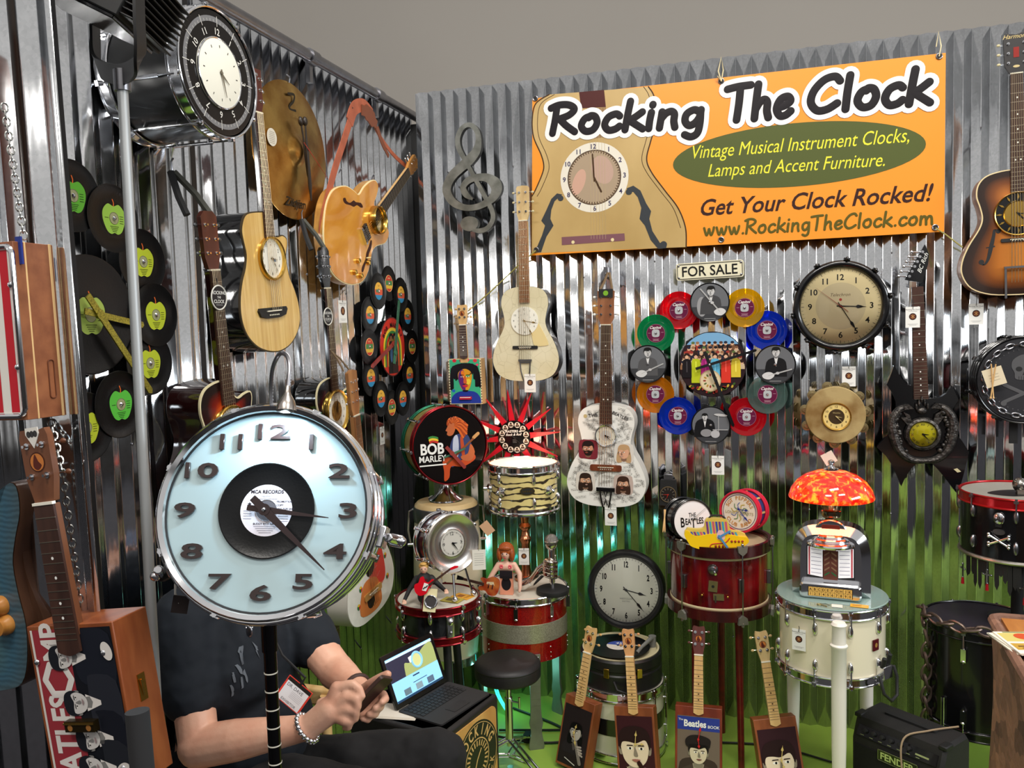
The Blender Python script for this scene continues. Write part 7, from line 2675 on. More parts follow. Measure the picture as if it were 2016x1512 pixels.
for a, s in ((-150, 1), (-30, 1), (-112, 1.2)):
 m = M()
 m.T = Matrix.Rotation(R_(a), 4, 'Z')
 m.lathe([(0, 0), (.022, 0), (.022, .012), (.010, .02), (.010, .036), (0, .04)], CHROME, 20)
 m.v = [((.158 + c) * math.cos(R_(a)) - (b * math.cos(R_(a)) + 0) * 0 - (-a_ * math.sin(R_(a)) + b * math.cos(R_(a))) * math.sin(R_(a)) if 0 else (.158 + c) * math.cos(R_(a)) - (-a_ * math.sin(R_(a)) + b * math.cos(R_(a))) * math.sin(R_(a)), (.158 + c) * math.sin(R_(a)) + (-a_ * math.sin(R_(a)) + b * math.cos(R_(a))) * math.cos(R_(a)), z0 + .10 + (a_ * math.cos(R_(a)) + b * math.sin(R_(a)))) for a_, b, c in m.v]
 m.build('bracket', t)
m = M()
m.T = frame((-math.sin(R_(-68)), math.cos(R_(-68)), 0), (0, 0, 1), (math.cos(R_(-68)), math.sin(R_(-68)), 0), (.158 * math.cos(R_(-68)), .158 * math.sin(R_(-68)), z0 + .105))
m.prism(ellipse(0, 0, .034, .019), -.004, .003, mat('badge_brass', (110, 92, 50), .3, .8))
m.prism(ellipse(0, 0, .029, .014), .003, .004, BLACKM)
for k in range(-2, 3):
 m.ell(k * .010, 0, .004, .005, .0044, mat('badge_brass'), n=10)
m.build('badge', t)
m = M()
m.lathe([(0, .678), (.055, .678), (.055, .69), (.03, .70), (.022, .73), (.020, .85), (.026, .86), (.030, .875), (.020, .89), (.016, .91), (.028, .925), (.030, .935), (.018, .95), (.022, .975), (.040, 1.015), (.044, 1.03), (0, 1.03)], COPPER, 36)
m.build('column', t)
point('lamp_bulb', (L0.x, L0.y, 1.30), .9, (1, .62, .4), .05)
price_tag(facing(PD(1031, 1075, 3.85), 12), 'white shop card hanging on the column of the striped tom lamp', .048, .078, .01)
# ---- portable record player on a white drum, with a round clock behind
T3 = V((-.625, 3.56, 0))
t = thing('drum_table', 'silver and cream snare drum side table carrying the portable record player', 'table', stand(T3))
drum(t, .183, .285, mat('ivory_shell', (206, 204, 180), .3, coat=.5), CHROME, HEADW, n=8, hoop_h=.034, lug='tube', phase=.2, z0=.022, bottom=True)
m = M()
m.lathe([(.1835, .13), (.185, .131), (.185, .20), (.1835, .201)], mat('black_band', (18, 18, 20), .2, coat=.5), 64)
m.build('black_band', t)
t = thing('record_player', 'round black portable record player with a record on it', 'record player', stand(T3 + V((0, 0, .316))))
m = M()
m.lathe([(0, 0), (.172, 0), (.178, .006), (.178, .070), (.174, .076), (.174, .088), (.178, .092), (.178, .128), (.172, .136), (.164, .136), (.162, .118), (0, .116)], mat('case_black', (22, 22, 24), .4), 64)
m.build('case', t, sharp=30)
m = M()
m.lathe([(.163, .119), (.168, .140), (.160, .140), (.158, .122), (0, .121)], mat('cream_deck', (196, 186, 150), .4), 56)
m.build('deck', t)
def blue_lab(m, cx, cy, z):
 m.disc(.05, z, flat((206, 200, 190)), 36, (cx, cy))
 band(m, cx, cy, .0495, .1, .99, z + .0003, flat((56, 76, 150)))
 m.text('45', cx, cy + .025, z + .0006, .03, WHITE)
 m.disc(.006, z + .0006, BLACKM, 12, (cx, cy))
record(t, (-.012, .0), .138, .140, VINYL, blue_lab, bolt=False)
m = M()
m.tube([(.13, .07, .16), (.125, .02, .17), (.10, -.06, .165), (.085, -.085, .150)], [.010, .009, .007, .008], mat('tonearm', (120, 120, 116), .4), 10)
m.cyl((.13, .07, .12), (.13, .07, .17), .017, mat('tonearm'))
m.build('tonearm', t)
m = M()
m.tube([(.0, -.178, .05), (.02, -.21, .03), (.06, -.21, .02), (.09, -.165, .04)], .006, BLACKM, 8)
m.build('handle', t)
for a in (-55, -100, 170):
 m = M()
 m.T = Matrix.Rotation(R_(a), 4, 'Z')
 m.box((.181, 0, .085), (.008, .024, .04), BRASS)
 m.build('latch', t, bevel=.002)
cc = PD(1233, 1161, 3.83)
mw = facing(cc, 3, 8)
t = thing('round_clock', 'round black rimmed office clock with white dial behind the record player', 'clock', mw)
m = M()
R = .148
m.lathe([(R - .002, .004), (R + .010, .022), (R + .022, .022), (R + .031, .010), (R + .034, -.02), (R + .028, -.055), (0, -.058)], mat('black_enamel', (18, 18, 19), .35), 64)
m.build('case', t, sharp=50)
def wcx(m, cx, cy, z, R):
 m.text('WESTCLOX', cx, cy - R * .27, z, R * .075, flat((120, 120, 116)))
 m.text('ELECTRIC', cx, cy - R * .35, z, R * .055, flat((130, 130, 126)))
clock_on(t, (0, 0), .002, R, flat((232, 232, 218), .5), flat((20, 18, 18)), None, num_r=.78, num_s=.25, num_off=.04, ah=103, am=139, style='spade', hl=(.64, .86), hw=.028, extra=wcx, tick=(.92, .98, .008), sx=.62, glass=.012)
# ---- red pearl bass drum table
T4 = V((-.205, 3.62, 0))
RPL = mat('red_pearl', (122, 10, 18), .15, coat=.9, c2=(60, 4, 8), ns=7)
t = thing('drum_table', 'red pearl bass drum side table with cream stripes on thin red legs', 'table', stand(T4))
DHP = mat('dark_red_hoop', (70, 14, 18), .25, coat=.6, c2=(36, 10, 10), ns=9)
drum(t, .203, .285, RPL, DHP, mat('tan_skin', (176, 160, 128), .6), n=0, hoop_h=.045, wood_hoop=True, z0=.662, headz=-.012)
m = M()
for zz in (.692, .900):
 m.lathe([(.2035, zz), (.206, zz + .001), (.206, zz + .010), (.2035, zz + .011)], flat((214, 202, 160), .3), 64)
m.build('cream_stripe', t)
for k in range(6):
 a = R_(-63 + 54 * k) if k < 2 else R_(-63 + 60 * k)
 a = R_((-62, -128, -10, -185, 60, 120)[k])
 c, s = math.cos(a), math.sin(a)
 m = M()
 m.cyl((c * .226, s * .226, .655), (c * .226, s * .226, .96), .003, STEEL, n=8)
 for zz, sg in ((.960, 1), (.648, -1)):
  m.T = frame((-s, c, 0), (0, 0, 1), (c, s, 0), (c * .215, s * .215, zz))
  m.prism([(-.022, .006 * sg), (.022, .006 * sg), (.018, -.02 * sg), (0, -.034 * sg), (-.018, -.02 * sg)], .004, .016, BAR)
  m.cyl((0, .0, .011), (0, .016 * sg, .011), .006, CHROME)
  m.T = None
 m.T = frame((-s, c, 0), (0, 0, 1), (c, s, 0), (c * .203, s * .203, .80))
 m.box((0, 0, .008), (.020, .055, .016), STEEL)
 m.build('tension_claw', t, bevel=.002)
m = M()
a = R_(-93)
m.T = frame((-math.sin(a), math.cos(a), 0), (0, 0, 1), (math.cos(a), math.sin(a), 0), (.203 * math.cos(a), .203 * math.sin(a), .82))
m.lathe([(.022, 0), (.021, .008), (.014, .016), (0, .018)], STEEL, 28, o=(0, .045, 0))
m.cyl((.006, .04, .012), (.014, .034, .030), .005, CHROME)
m.build('tom_mount', t)
T_ = m.T
m = M()
m.T = T_
m.box((0, -.025, .002), (.036, .044, .004), mat('old_brass', (150, 138, 96), .4, .8), rot=-5)
m.disc(.006, .0045, BLACKM, 14, (0, -.025))
m.build('badge', t)
m = M()
m.T = T_
m.box((.022, -.068, .002), (.042, .026, .004), mat('old_brass'), rot=2)
m.cyl((.010, -.06, .006), (.010, -.09, .006), .003, STEEL)
for dx in (-.045, .058):
 m.ball((dx, -.064, .002), .005, BRASS)
m.build('bracket', t)
LEGR = wood('red_leg', (104, 20, 20), (76, 12, 14), .3)
for a in (-130, -52, 90):
 m = M()
 m.cyl((.14 * math.cos(R_(a)), .14 * math.sin(R_(a)), .655), (.15 * math.cos(R_(a)), .17 * math.sin(R_(a)), 0), .017, LEGR, .013)
 m.build('leg', t)
zt = .941
cB = PD(1363, 1023, 3.50)
mw = facing(V((cB.x, cB.y, zt + .099)), 30, 6)
t = thing('drum_clock', 'small black drum clock with white head reading THE BEATLES on the red drum table', 'clock', mw)
R = .084
drum(t, R, .10, PEARL, BLACK, flat((238, 236, 238), .3), n=0, hoop_h=.018, out=.008, z0=-.10, headz=.002)
m = M()
z = .0032
LB = flat((22, 20, 22))
m.text('THE', 0, .024, z, .026, LB, sx=.7, off=.01)
m.text('B', -.045, -.004, z, .056, LB, sx=.62, off=.02)
m.text('EA', -.020, -.002, z, .036, LB, sx=.62, off=.02)
m.text('T', .003, -.010, z, .056, LB, sx=.62, off=.02)
m.text('LES', .034, -.002, z, .036, LB, sx=.62, off=.02)
m.build('lettering', t)
hand('hour_hand', t, (0, .008), .006, 100, .04, .002, BLACKM)
hand('minute_hand', t, (0, .008), .008, 55, .075, .0012, flat((150, 150, 150)))
for s in (-1, 1):
 m = M()
 m.cyl((s * .06, -.068, -.05), (s * .082, -.090, -.05), .007, BLACKM)
 m.build('foot', t)
for s, c in ((-1, 0), (1, .006)):
 pass
cS = PD(1456, 1001, 3.60)
mw = facing(V((cS.x, cS.y, zt + .107)), -22, 4)
t = thing('drum_clock', 'small blue drum clock with red hoop and ornate lettering on the red drum table', 'clock', mw)
R = .082
BLS = mat('blue_enamel', (44, 66, 120), .3, c2=(34, 50, 96), ns=8)
drum(t, R, .095, BLS, flat((196, 36, 60), .3), flat((224, 214, 196), .4), n=0, hoop_h=.026, out=.012, z0=-.095, headz=.002)
m = M()
for k in range(8):
 a = 2 * PI * k / 8
 m.T = Matrix.Rotation(a, 4, 'Z')
 m.box((R + .001, 0, -.05), (.003, .008, .05), flat((196, 170, 110)))
m.build('gold_strap', t)
m = M()
z = .0030
m.torus(.074, .0012, flat((70, 60, 110)), 48, 6, z)
OC = flat((190, 130, 60))
m.arctext('SGT PEPPERS', 0, 0, .060, z, .022, OC, 0, 13, off=.02)
m.text('LONELY HEARTS', 0, -.004, z + .0004, .017, flat((170, 160, 120)), off=.01, sx=1.0)
m.arctext('CLUB BAND', 0, 0, .058, z, .022, OC, 180, 14, inward=True, off=.02)
for k in range(10):
 a = R_(36 * k + 18)
 m.stroke([(.012 * math.cos(a), .012 * math.sin(a)), (.026 * math.cos(a + .3), .030 * math.sin(a + .3)), (.038 * math.cos(a), .040 * math.sin(a))], .004, z + .0002, flat(((110, 140, 100), (190, 170, 80), (120, 130, 170))[k % 3]))
m.build('lettering', t)
NAV = flat((40, 50, 130))
hand('hour_hand', t, (0, .012), .008, 93, .046, .003, NAV, style='spade')
hand('minute_hand', t, (0, .012), .010, 138, .070, .0026, NAV, style='spade')
m = M()
m.box((0, -.082, -.05), (.05, .016, .07), BLACKM)
m.build('foot', t)
p = PD(1411, 1066, 3.40)
mw = facing(V((p.x, p.y, zt + .005)), 8, 0)
t = thing('toy_submarine', 'yellow toy submarine clock with striped upper hull on the red drum table', 'toy', mw)
YEL = flat((240, 200, 30), .25)
m = M()
hull = catmull([(-.115, .03), (-.10, .012), (-.05, .0), (.06, .0), (.10, .014), (.125, .034), (.118, .052), (.09, .056), (.04, .064), (-.03, .064), (-.085, .055), (-.118, .078), (-.130, .06)], 4, True)
m.prism(hull, -.018, .018, YEL)
m.build('hull', t, bevel=.006, seg=3)
m = M()
up = catmull([(-.118, .085), (-.115, .062), (-.06, .058), (.05, .06), (.10, .05), (.115, .060), (.09, .074), (.056, .080), (.046, .112), (.03, .126), (-.03, .128), (-.046, .116), (-.052, .088), (-.085, .082)], 4, True)
m.prism(up, -.016, .010, flat((216, 190, 90), .3))
for k in range(15):
 x = -.10 + .0125 * k
 h = .115 if -.04 < x < .045 else .072
 m.poly([(x, .058), (x + .008, .058), (x + .002, h), (x - .006, h)], .0112, flat(((60, 90, 170), (120, 60, 130), (70, 160, 190), (200, 90, 120))[k % 4], .3))
m.build('upper_hull', t, bevel=.003)
m = M()
m.tube([(x, y, .019) for x, y in catmull([(-.03, .004), (-.02, .024), (.03, .030), (.05, .05)], 4)], .002, flat((190, 50, 40)), 6)
for k in range(4):
 m.ball((-.005 + .014 * k, .016, .018), .005, flat((150, 50, 40)), n=10, k=6)
 m.ball((.058 + .014 * k, .036, .018), .005, flat((150, 50, 40)), n=10, k=6)
m.poly(catmull([(.0, .045), (.03, .045), (.026, .078), (.004, .078)], 3, True), .0185, flat((226, 190, 190)))
m.build('porthole', t)
BLH = flat((80, 140, 190))
hand('hour_hand', t, (.010, .055), .021, 60, .05, .004, BLH, style='bar')
hand('minute_hand', t, (.010, .055), .023, 145, .058, .004, BLH, style='bar')
m = M()
m.tube([(-.03, .126, 0), (-.02, .138, 0), (.02, .138, 0), (.035, .125, 0)], .004, BLACKM, 8)
m.build('handle', t)
for k, (x, y) in enumerate(((1310, 1030), (1306, 1034))):
 a, b = PD(1310 - 2 * k, 1003, 3.45), PD(1305 + 4 * k, 1048, 3.43)
 m = M()
 m.tube([a, a.lerp(b, .9), b], [.003, .003, .0015], MAPLE, 8)
 m.build('drumstick', label=('left' if k else 'right') + ' one of two small drumsticks hanging beside the white drum clock', cat='drumstick', group='small drumsticks by the white drum clock')
# ---- white marching snare table with the jukebox lamp
Q5 = PD(1637, 1167, 3.11)
T5 = V((Q5.x, Q5.y, 0))
IVY = mat('ivory_gloss', (232, 224, 196), .25, coat=.5)
t = thing('drum_table', 'cream marching snare drum table with glass top on turned white legs', 'table', stand(T5) @ Matrix.Diagonal((1.03, 1.03, Q5.z / .908, 1)))
drum(t, .180, .275, IVY, CHROME, HEADW, n=10, hoop_h=.032, lug='oval', phase=-.05, z0=.615, lugm=CHROME)
m = M()
m.lathe([(0, .902), (.188, .902), (.191, .906), (.188, .910), (0, .910)], mat('green_glass', (186, 214, 206), .08, trans=.55, coat=.5), 64)
m.build('glass_top', t)
WLEG = mat('white_paint', (236, 232, 220), .35)
for a in (-88, 52, 125):
 m = M()
 c, s = math.cos(R_(a)), math.sin(R_(a))
 m.lathe([(0, .878), (.020, .876), (.026, .866), (.022, .856), (.0235, .80), (.0235, .795), (.029, .789), (.029, .783), (.0245, .776), (.0245, .62), (.024, .40), (.020, .22), (.014, .06), (.013, 0), (0, 0)], WLEG, 24, o=(c * .222, s * .222, 0))
 m.build('leg', t)
m = M()
a = R_(-40)
m.T = frame((-math.sin(a), math.cos(a), 0), (0, 0, 1), (math.cos(a), math.sin(a), 0), (.181 * math.cos(a), .181 * math.sin(a), .76))
m.box((-.01, .0, .002), (.030, .042, .004), flat((80, 20, 26), .3))
m.ell(-.01, .0, .007, .009, .0045, flat((160, 120, 60)))
m.build('badge', t)
m = M()
m.T = frame((-math.sin(a), math.cos(a), 0), (0, 0, 1), (math.cos(a), math.sin(a), 0), (.181 * math.cos(a), .181 * math.sin(a), .655))
m.box((.02, .0, .016), (.05, .05, .03), CHROME)
m.cyl((.0, .02, .02), (.0, .06, .03), .008, BLACKM)
m.cyl((.03, .02, .02), (.03, .07, .03), .008, BLACKM)
m.tube([(-.03, .0, .03), (-.035, -.06, .05), (.0, -.095, .055), (.04, -.085, .05), (.055, -.02, .04), (.05, .02, .03)], .006, BLACKM, 8)
m.build('strainer', t, bevel=.003)
price_tag(facing(PD(1573, 1232, 3.0), -18), 'white shop card hanging on the left of the cream marching snare', .048, .078, .012)
JB = V((T5.x, T5.y + .01, Q5.z + .002))
mw = stand(JB, -6) @ Matrix.Scale(1.03, 4)
t = thing('jukebox_lamp', 'chrome tabletop jukebox lamp with glowing red glass shade on the cream snare', 'lamp', mw)
SHL = lambda w, h, n=24: [(-w, 0)] + [(-w * abs(math.cos(PI - PI * i / n)) ** .55 * (1 if math.cos(PI - PI * i / n) < 0 else -1), h * .42 + h * .58 * math.sin(PI * i / n) ** .62) for i in range(n + 1)] + [(w, 0)]
def upright(m, pts, y0, y1, mt, bev=0):
 q = M()
 q.prism(pts, -y1, -y0, mt, bev=bev)
 q.v = [(x, -z, y) for x, y, z in q.v]
 m.add(q.v, q.f, mt)
m = M()
upright(m, SHL(.132, .255), -.07, .07, CHROME, .030)
m.build('cabinet', t)
m = M()
upright(m, [(-.080, .07), (.080, .07), (.080, .185), (-.080, .185)], -.0745, -.069, BLACKM)
PAP = mat('song_cards', (236, 234, 236), .5, em=.35)
for s in (-1, 1):
 upright(m, [(s * .026, .074), (s * .076, .080), (s * .076, .182), (s * .026, .176)], -.078, -.0744, PAP)
 for k in range(7):
  upright(m, [(s * .030, .086 + .014 * k), (s * .064, .088 + .014 * k), (s * .064, .0895 + .014 * k), (s * .030, .0875 + .014 * k)], -.0786, -.0780, flat((150, 150, 170)))
 upright(m, [(s * .068, .080), (s * .073, .080), (s * .073, .182), (s * .068, .181)], -.0786, -.0779, flat((196, 70, 80)))
upright(m, [(-.024, .066), (.024, .066), (.024, .180), (-.024, .180)], -.079, -.0744, flat((110, 66, 56), .3))
for k in range(5):
 for s in (-1, 1):
  upright(m, [(s * .003, .090 + .018 * k), (s * .020, .078 + .018 * k), (s * .020, .084 + .018 * k), (s * .003, .096 + .018 * k)], -.0796, -.079, flat((60, 110, 70) if k == 0 else (150, 116, 90), .3))
m.build('selection_window', t)
m = M()
upright(m, rrect(.205, .056, .016), -.105, -.06, CHROME, .006)
m.v = [(x, y, z + .030) for x, y, z in m.v]
m.build('front_panel', t)
m = M()
m.T = facing((0, -.1055, .028), 0)
m.rect(0, 0, .148, .034, .0004, flat((30, 26, 24)))
KEY = flat((222, 176, 92), .35)
for i in range(10):
 for j in (0, 1):
  x = (i - 4.5) * .0144
  m.box((x, .0082 - .0164 * j, .001), (.0134, .0150, .002), KEY)
  m.text(('ABCDEFGHJK'[i], '1234567890'[i])[j], x, .0082 - .0164 * j, .0022, .0125, flat((60, 36, 20)), off=.02)
m.build('selector_keys', t)
m = M()
for k, (r0, zz) in enumerate(((.075, .192), (.058, .205), (.042, .216))):
 m.torus(r0, .010, CHROME, 40, 10, zz, o=(0, -.045, 0))
m.lathe([(.08, .188), (.05, .205), (.03, .222), (0, .226)], CHROME, 40, o=(0, -.045, 0))
m.build('dome_rings', t)
m = M()
upright(m, [(.058 * math.cos(R_(a)), .225 + .050 * math.sin(R_(a))) for a in range(0, 181, 12)], -.050, -.030, CHROME, .004)
upright(m, [(x, y + .248) for x, y in rrect(.062, .018, .008)], -.052, -.0499, flat((110, 50, 40), .3))
m.build('crest', t)
m = M()
m.lathe([(.030, .275), (.034, .285), (.034, .298), (.028, .300), (.038, .318), (.050, .345), (.052, .350), (0, .35)], mat('nickel_brass', (140, 132, 104), .2, 1), 32)
m.build('lamp_neck', t)
zs = .345
GLS = mat('red_art_glass', (240, 40, 14), .08, em=1.15, coat=1)
nt = GLS.node_tree
n1 = nt.nodes.new('ShaderNodeTexNoise')
n1.inputs['Scale'].default_value = 48
n1.inputs['Detail'].default_value = 6
n1.inputs['Distortion'].default_value = .6
tc = nt.nodes.new('ShaderNodeTexCoord')
nt.links.new(tc.outputs['Object'], n1.inputs['Vector'])
rp = nt.nodes.new('ShaderNodeValToRGB')
e = rp.color_ramp.elements
e[0].position, e[0].color = .36, lin((200, 16, 8))
e[1].position, e[1].color = .66, lin((255, 150, 40))
e.new(.52).color = lin((240, 50, 16))
nt.links.new(n1.outputs['Fac'], rp.inputs['Fac'])
b = nt.nodes['Principled BSDF']
nt.links.new(rp.outputs[0], b.inputs['Base Color'])
nt.links.new(rp.outputs[0], b.inputs['Emission Color'])
m = M()
m.lathe([(.146, zs + .002), (.147, zs + .006), (.138, zs + .034), (.118, zs + .062), (.088, zs + .084), (.050, zs + .098), (.018, zs + .103)], GLS, 56)
m.lathe([(.018, zs + .099), (.048, zs + .094), (.085, zs + .080), (.114, zs + .058), (.134, zs + .031), (.146, zs + .002)], GLS, 56)
m.build('lamp_shade', t)
m = M()
m.lathe([(.026, zs + .099), (.026, zs + .107), (.014, zs + .110), (.007, zs + .118), (.012, zs + .126), (.011, zs + .134), (0, zs + .140)], CHROME, 24)
m.build('finial', t)
pl = mw @ V((0, 0, zs + .035))
point('lamp_bulb', pl, 1.2, (1, .55, .3), .03)
toptag('small cream tag behind the finial of the red glass lamp', 1632, 902, 3.14, -5, .045, .045, (222, 212, 196), 30, False)
for px, py, c, w, h, rot, nm, lab in ((1648, 1193, (232, 226, 214), .036, .030, -4, 'card', 'small white card lying on the glass top beside a key'), (1692, 1193, (226, 166, 50), .060, .032, -8, 'leaflet', 'orange leaflet lying on the glass top of the cream snare')):
 p = PZ(px, py, Q5.z + .004)
 m = M()
 m.box((0, 0, 0), (w, h, .0012), flat(c))
 if nm == 'leaflet':
  m.rect(-.008, 0, .03, .006, .0008, flat((150, 90, 30)))
 m.build(nm, mw=stand(p, rot), label=lab, cat=nm)
p = PZ(1613, 1190, Q5.z + .005)
m = M()
m.torus(.007, .002, mat('old_brass'), 16, 6, 0)
m.box((.016, -.006, 0), (.022, .004, .002), mat('old_brass'), rot=-20)
m.box((.025, -.012, 0), (.004, .006, .002), mat('old_brass'))
m.tube([(0, .006, 0), (.02, .014, 0), (.035, .004, 0)], .001, BLACKM, 5)
m.build('key', mw=stand(p, -10), label='old key on a black string lying on the glass top', cat='key')
# ---- amplifier
F0, F1 = V((.300, 3.327, 0)), V((.575, 3.112, 0))
ex = (F1 - F0).normalized()
yaw = math.degrees(math.atan2(ex.y, ex.x))
c = (F0 + F1) / 2 + V((-ex.y, ex.x, 0)) * .10
Wd = (F1 - F0).length
t = thing('amplifier', 'black guitar amplifier with slotted top strap and chrome nameplate on the green floor', 'amplifier', stand(c, yaw))
TOL = mat('amp_vinyl', (22, 20, 20), .7, bump=.3, bs=500)
m = M()
D2 = .10
prof = catmull([(-D2, .02), (-D2, .2), (-D2 + .01, .29), (-D2 + .035, .335)], 3)
q = M()
q.prism([(-D2, .012), (D2, .012), (D2, .335), (D2 - .02, .358), (-D2 + .05, .358), (-D2 + .03, .350), (-D2, .27)], -Wd / 2, Wd / 2, TOL, bev=.012)
m.add([(z, x, y) for x, y, z in q.v], q.f, TOL)
m.build('cabinet', t)
m = M()
m.box((0, -D2 - .002, .140), (Wd * .90, .006, .23), mat('grille_cloth', (14, 14, 14), .9, bump=.5, bs=700))
m.build('grille_cloth', t)
m = M()
FRONT = facing((0, -D2 - .0055, .228), 0)
m.T = FRONT
CHP = mat('plate_chrome', (150, 156, 120), .25, .9)
m.box((.015, .022, 0), (.150, .040, .004), BLACK)
m.tube([(x + .015, y + .022, .002) for x, y in rrect(.150, .040, .003)], .0018, CHP, 6, closed=True)
fit(m, 'FENDER', (-.050, .022), (.080, .022), .0026, .026, flat((190, 206, 130), .3), 0, .03)
m.build('nameplate', t)
m = M()
m.T = frame((1, 0, 0), (0, .45, .9), (0, -.9, .45), (0, -D2 + .012, .305))
m.box((0, 0, .002), (Wd * .88, .04, .003), BLACK)
for k in range(7):
 m.rect(-.13 + .036 * k, -.014, .014, .002, .0041, flat((150, 160, 110)))
m.rect(.10, -.004, .05, .006, .0041, flat((150, 160, 110)))
pn = m.build('control_panel', t)
for k in range(6):
 m = M()
 m.T = frame((1, 0, 0), (0, .45, .9), (0, -.9, .45), (0, -D2 + .012, .305))
 m.lathe([(.009, .003), (.008, .014), (0, .015)], BLACKM, 16, o=(-.12 + .034 * k, .004, 0))
 m.build('control_knob', pn)
m = M()
m.rbox((0, .01, .362), (.20, .024, .008), RUBBER, .008)
m.build('carry_strap', t)
for s in (-1, 1):
 m = M()
 m.box((s * (Wd / 2 - .012), -D2 + .05, .352), (.030, .05, .016), BLACKM)
 m.build('corner_guard', t, bevel=.004)
for sx in (-1, 1):
 for sy in (-1, 1):
  m = M()
  m.cyl((sx * .12, sy * .08, 0), (sx * .12, sy * .08, .014), .014, RUBBER)
  m.build('rubber_foot', t)
LEAD = mat('tan_lead', (150, 128, 100), .6)
m = M()
tp = [stand(c, yaw) @ V(p) for p in ((.13, .10, .366), (.08, -.02, .367), (.035, -.10, .345), (.05, -.135, .24), (.10, -.16, .06), (.16, -.20, .006))]
m.tube(catmull([tuple(p) for p in tp], 6), .0035, LEAD, 6)
m.build('guitar_lead', label='tan guitar lead draped over the top and front of the amplifier', cat='cable')
# ---- black floor tom with heavy chain, and the pirate drum lamp above it
T6 = V((.80, 3.60, 0))
t = thing('floor_tom', 'black floor tom with a heavy chain round its rim at right', 'drum', stand(T6))
drum(t, .20, .40, BLACK, BLACK, mat('dark_head', (36, 30, 42), .4), n=8, hoop_h=.03, lug='box', phase=.3, z0=.27, lugm=CHROME)
for a in (-140, -20, 100):
 m = M()
 m.cyl((.205 * math.cos(R_(a)), .205 * math.sin(R_(a)), .4), (.205 * math.cos(R_(a)), .205 * math.sin(R_(a)), 0), .008, CHROME)
 m.build('leg', t)
m = M()
IRON = mat('iron_chain', (120, 104, 96), .4, .9)
pts = [V((.215 * math.cos(R_(a)) * (1 - .02 * (k % 3)), .215 * math.sin(R_(a)), .690 + .012 * (k % 2))) for k, a in enumerate(range(-40, -205, -13))]
pts += [V((-.20 - .01 * (k % 2), -.07, .67 - .045 * k)) for k in range(1, 10)]
for k in range(len(pts) - 1):
 p, q_ = pts[k], pts[k + 1]
 d = (q_ - p).normalized()
 n_ = (V((0, 0, 1)) if abs(d.z) < .5 else V((1, 0, 0)))
 n_ = (n_ - d * n_.dot(d)).normalized()
 if k % 2:
  n_ = d.cross(n_)
 mid = (p + q_) / 2
 m.tube([mid + d * math.cos(a) * .034 + n_ * math.sin(a) * .017 for a in [2 * PI * j / 12 for j in range(12)]], .0058, IRON, 7, closed=True)
m.build('heavy_chain', mw=stand(T6), label='heavy iron chain draped round the rim of the black floor tom', cat='chain')
T7 = V((.925, 3.60, 0))
t = thing('drum_lamp', 'black pirate drum lamp with red hoop, skull and hanging crosses at right edge', 'lamp', stand(T7))
drum(t, .198, .225, BLACK, mat('bright_red_hoop', (176, 24, 30), .2, .5), mat('grey_top', (150, 146, 136), .4), n=8, hoop_h=.036, lug='oval', phase=.5, z0=.955, bottom=False, lugm=STEEL)
m = M()
m.torus(.200, .008, mat('bright_steel', (200, 196, 186), .3, 1), 56, 10, .952)
m.build('bottom_rim', t)
m = M()
m.cyl((0, 0, .68), (0, 0, .97), .022, BLACKM)
m.lathe([(.10, .682), (.10, .69), (.03, .70)], BLACKM, 30)
m.build('pole', t)
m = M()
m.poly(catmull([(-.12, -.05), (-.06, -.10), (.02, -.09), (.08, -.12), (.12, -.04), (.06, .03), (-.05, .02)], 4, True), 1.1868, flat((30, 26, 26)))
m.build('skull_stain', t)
SKM = mat('skull_metal', (150, 146, 140), .25, 1)
m = M()
m.ball((-.01, -.05, 1.222), .028, SKM, (.9, 1, 1), 18, 12)
m.box((-.01, -.064, 1.197), (.028, .026, .020), SKM)
for s in (-1, 1):
 m.ball((-.01 + s * .011, -.074, 1.219), .0075, BLACKM, n=10, k=6)
m.build('skull_finial', t)
a = R_(-122)
m = M()
m.T = frame((-math.sin(a), math.cos(a), 0), (0, 0, 1), (math.cos(a), math.sin(a), 0), (.199 * math.cos(a), .199 * math.sin(a), 1.07))
m.ball((0, .045, .004), .021, CHROME, (.95, 1.15, .4), 18, 12)
m.box((0, .022, .004), (.022, .018, .010), CHROME)
for s in (-1, 1):
 m.ball((s * .008, .042, .011), .006, BLACKM, n=10, k=6)
m.prism(ellipse(0, -.005, .021, .011), 0, .005, STEEL)
for s in (-1, 1):
 m.cyl((s * -.032, -.055, .006), (s * .032, -.022, .006), .0045, CHROME)
 for e_ in (-1, 1):
  for dd in (-.005, .005):
   m.ball((s * e_ * .034, (-.038 + e_ * .0165) + dd, .006), .0065, CHROME, n=10, k=6)
m.build('skull_and_bones', t)
for k, (aa, ln) in enumerate(((-168, .05), (-133, .04), (-98, .07), (-80, .16))):
 c, s = math.cos(R_(aa)), math.sin(R_(aa))
 m = M()
 m.T = frame((-s, c, 0), (0, 0, 1), (c, s, 0), (c * .204, s * .204, .95))
 m.cyl((0, 0, 0), (0, -ln, 0), .0012, STEEL)
 y = -ln
 m.box((0, y - .022, 0), (.006, .050, .004), STEEL)
 m.box((0, y - .014, 0), (.028, .006, .004), STEEL)
 for q_ in ((0, .004), (0, -.048), (.015, -.014), (-.015, -.014)):
  m.ball((q_[0], y + q_[1], 0), .0042, STEEL, n=8, k=5)
 m.cyl((0, y - .05, 0), (0, y - .075, 0), .0045, flat((150, 20, 30)), .006)
 m.build('cross_pendant', t)
rnd = random.Random(9)
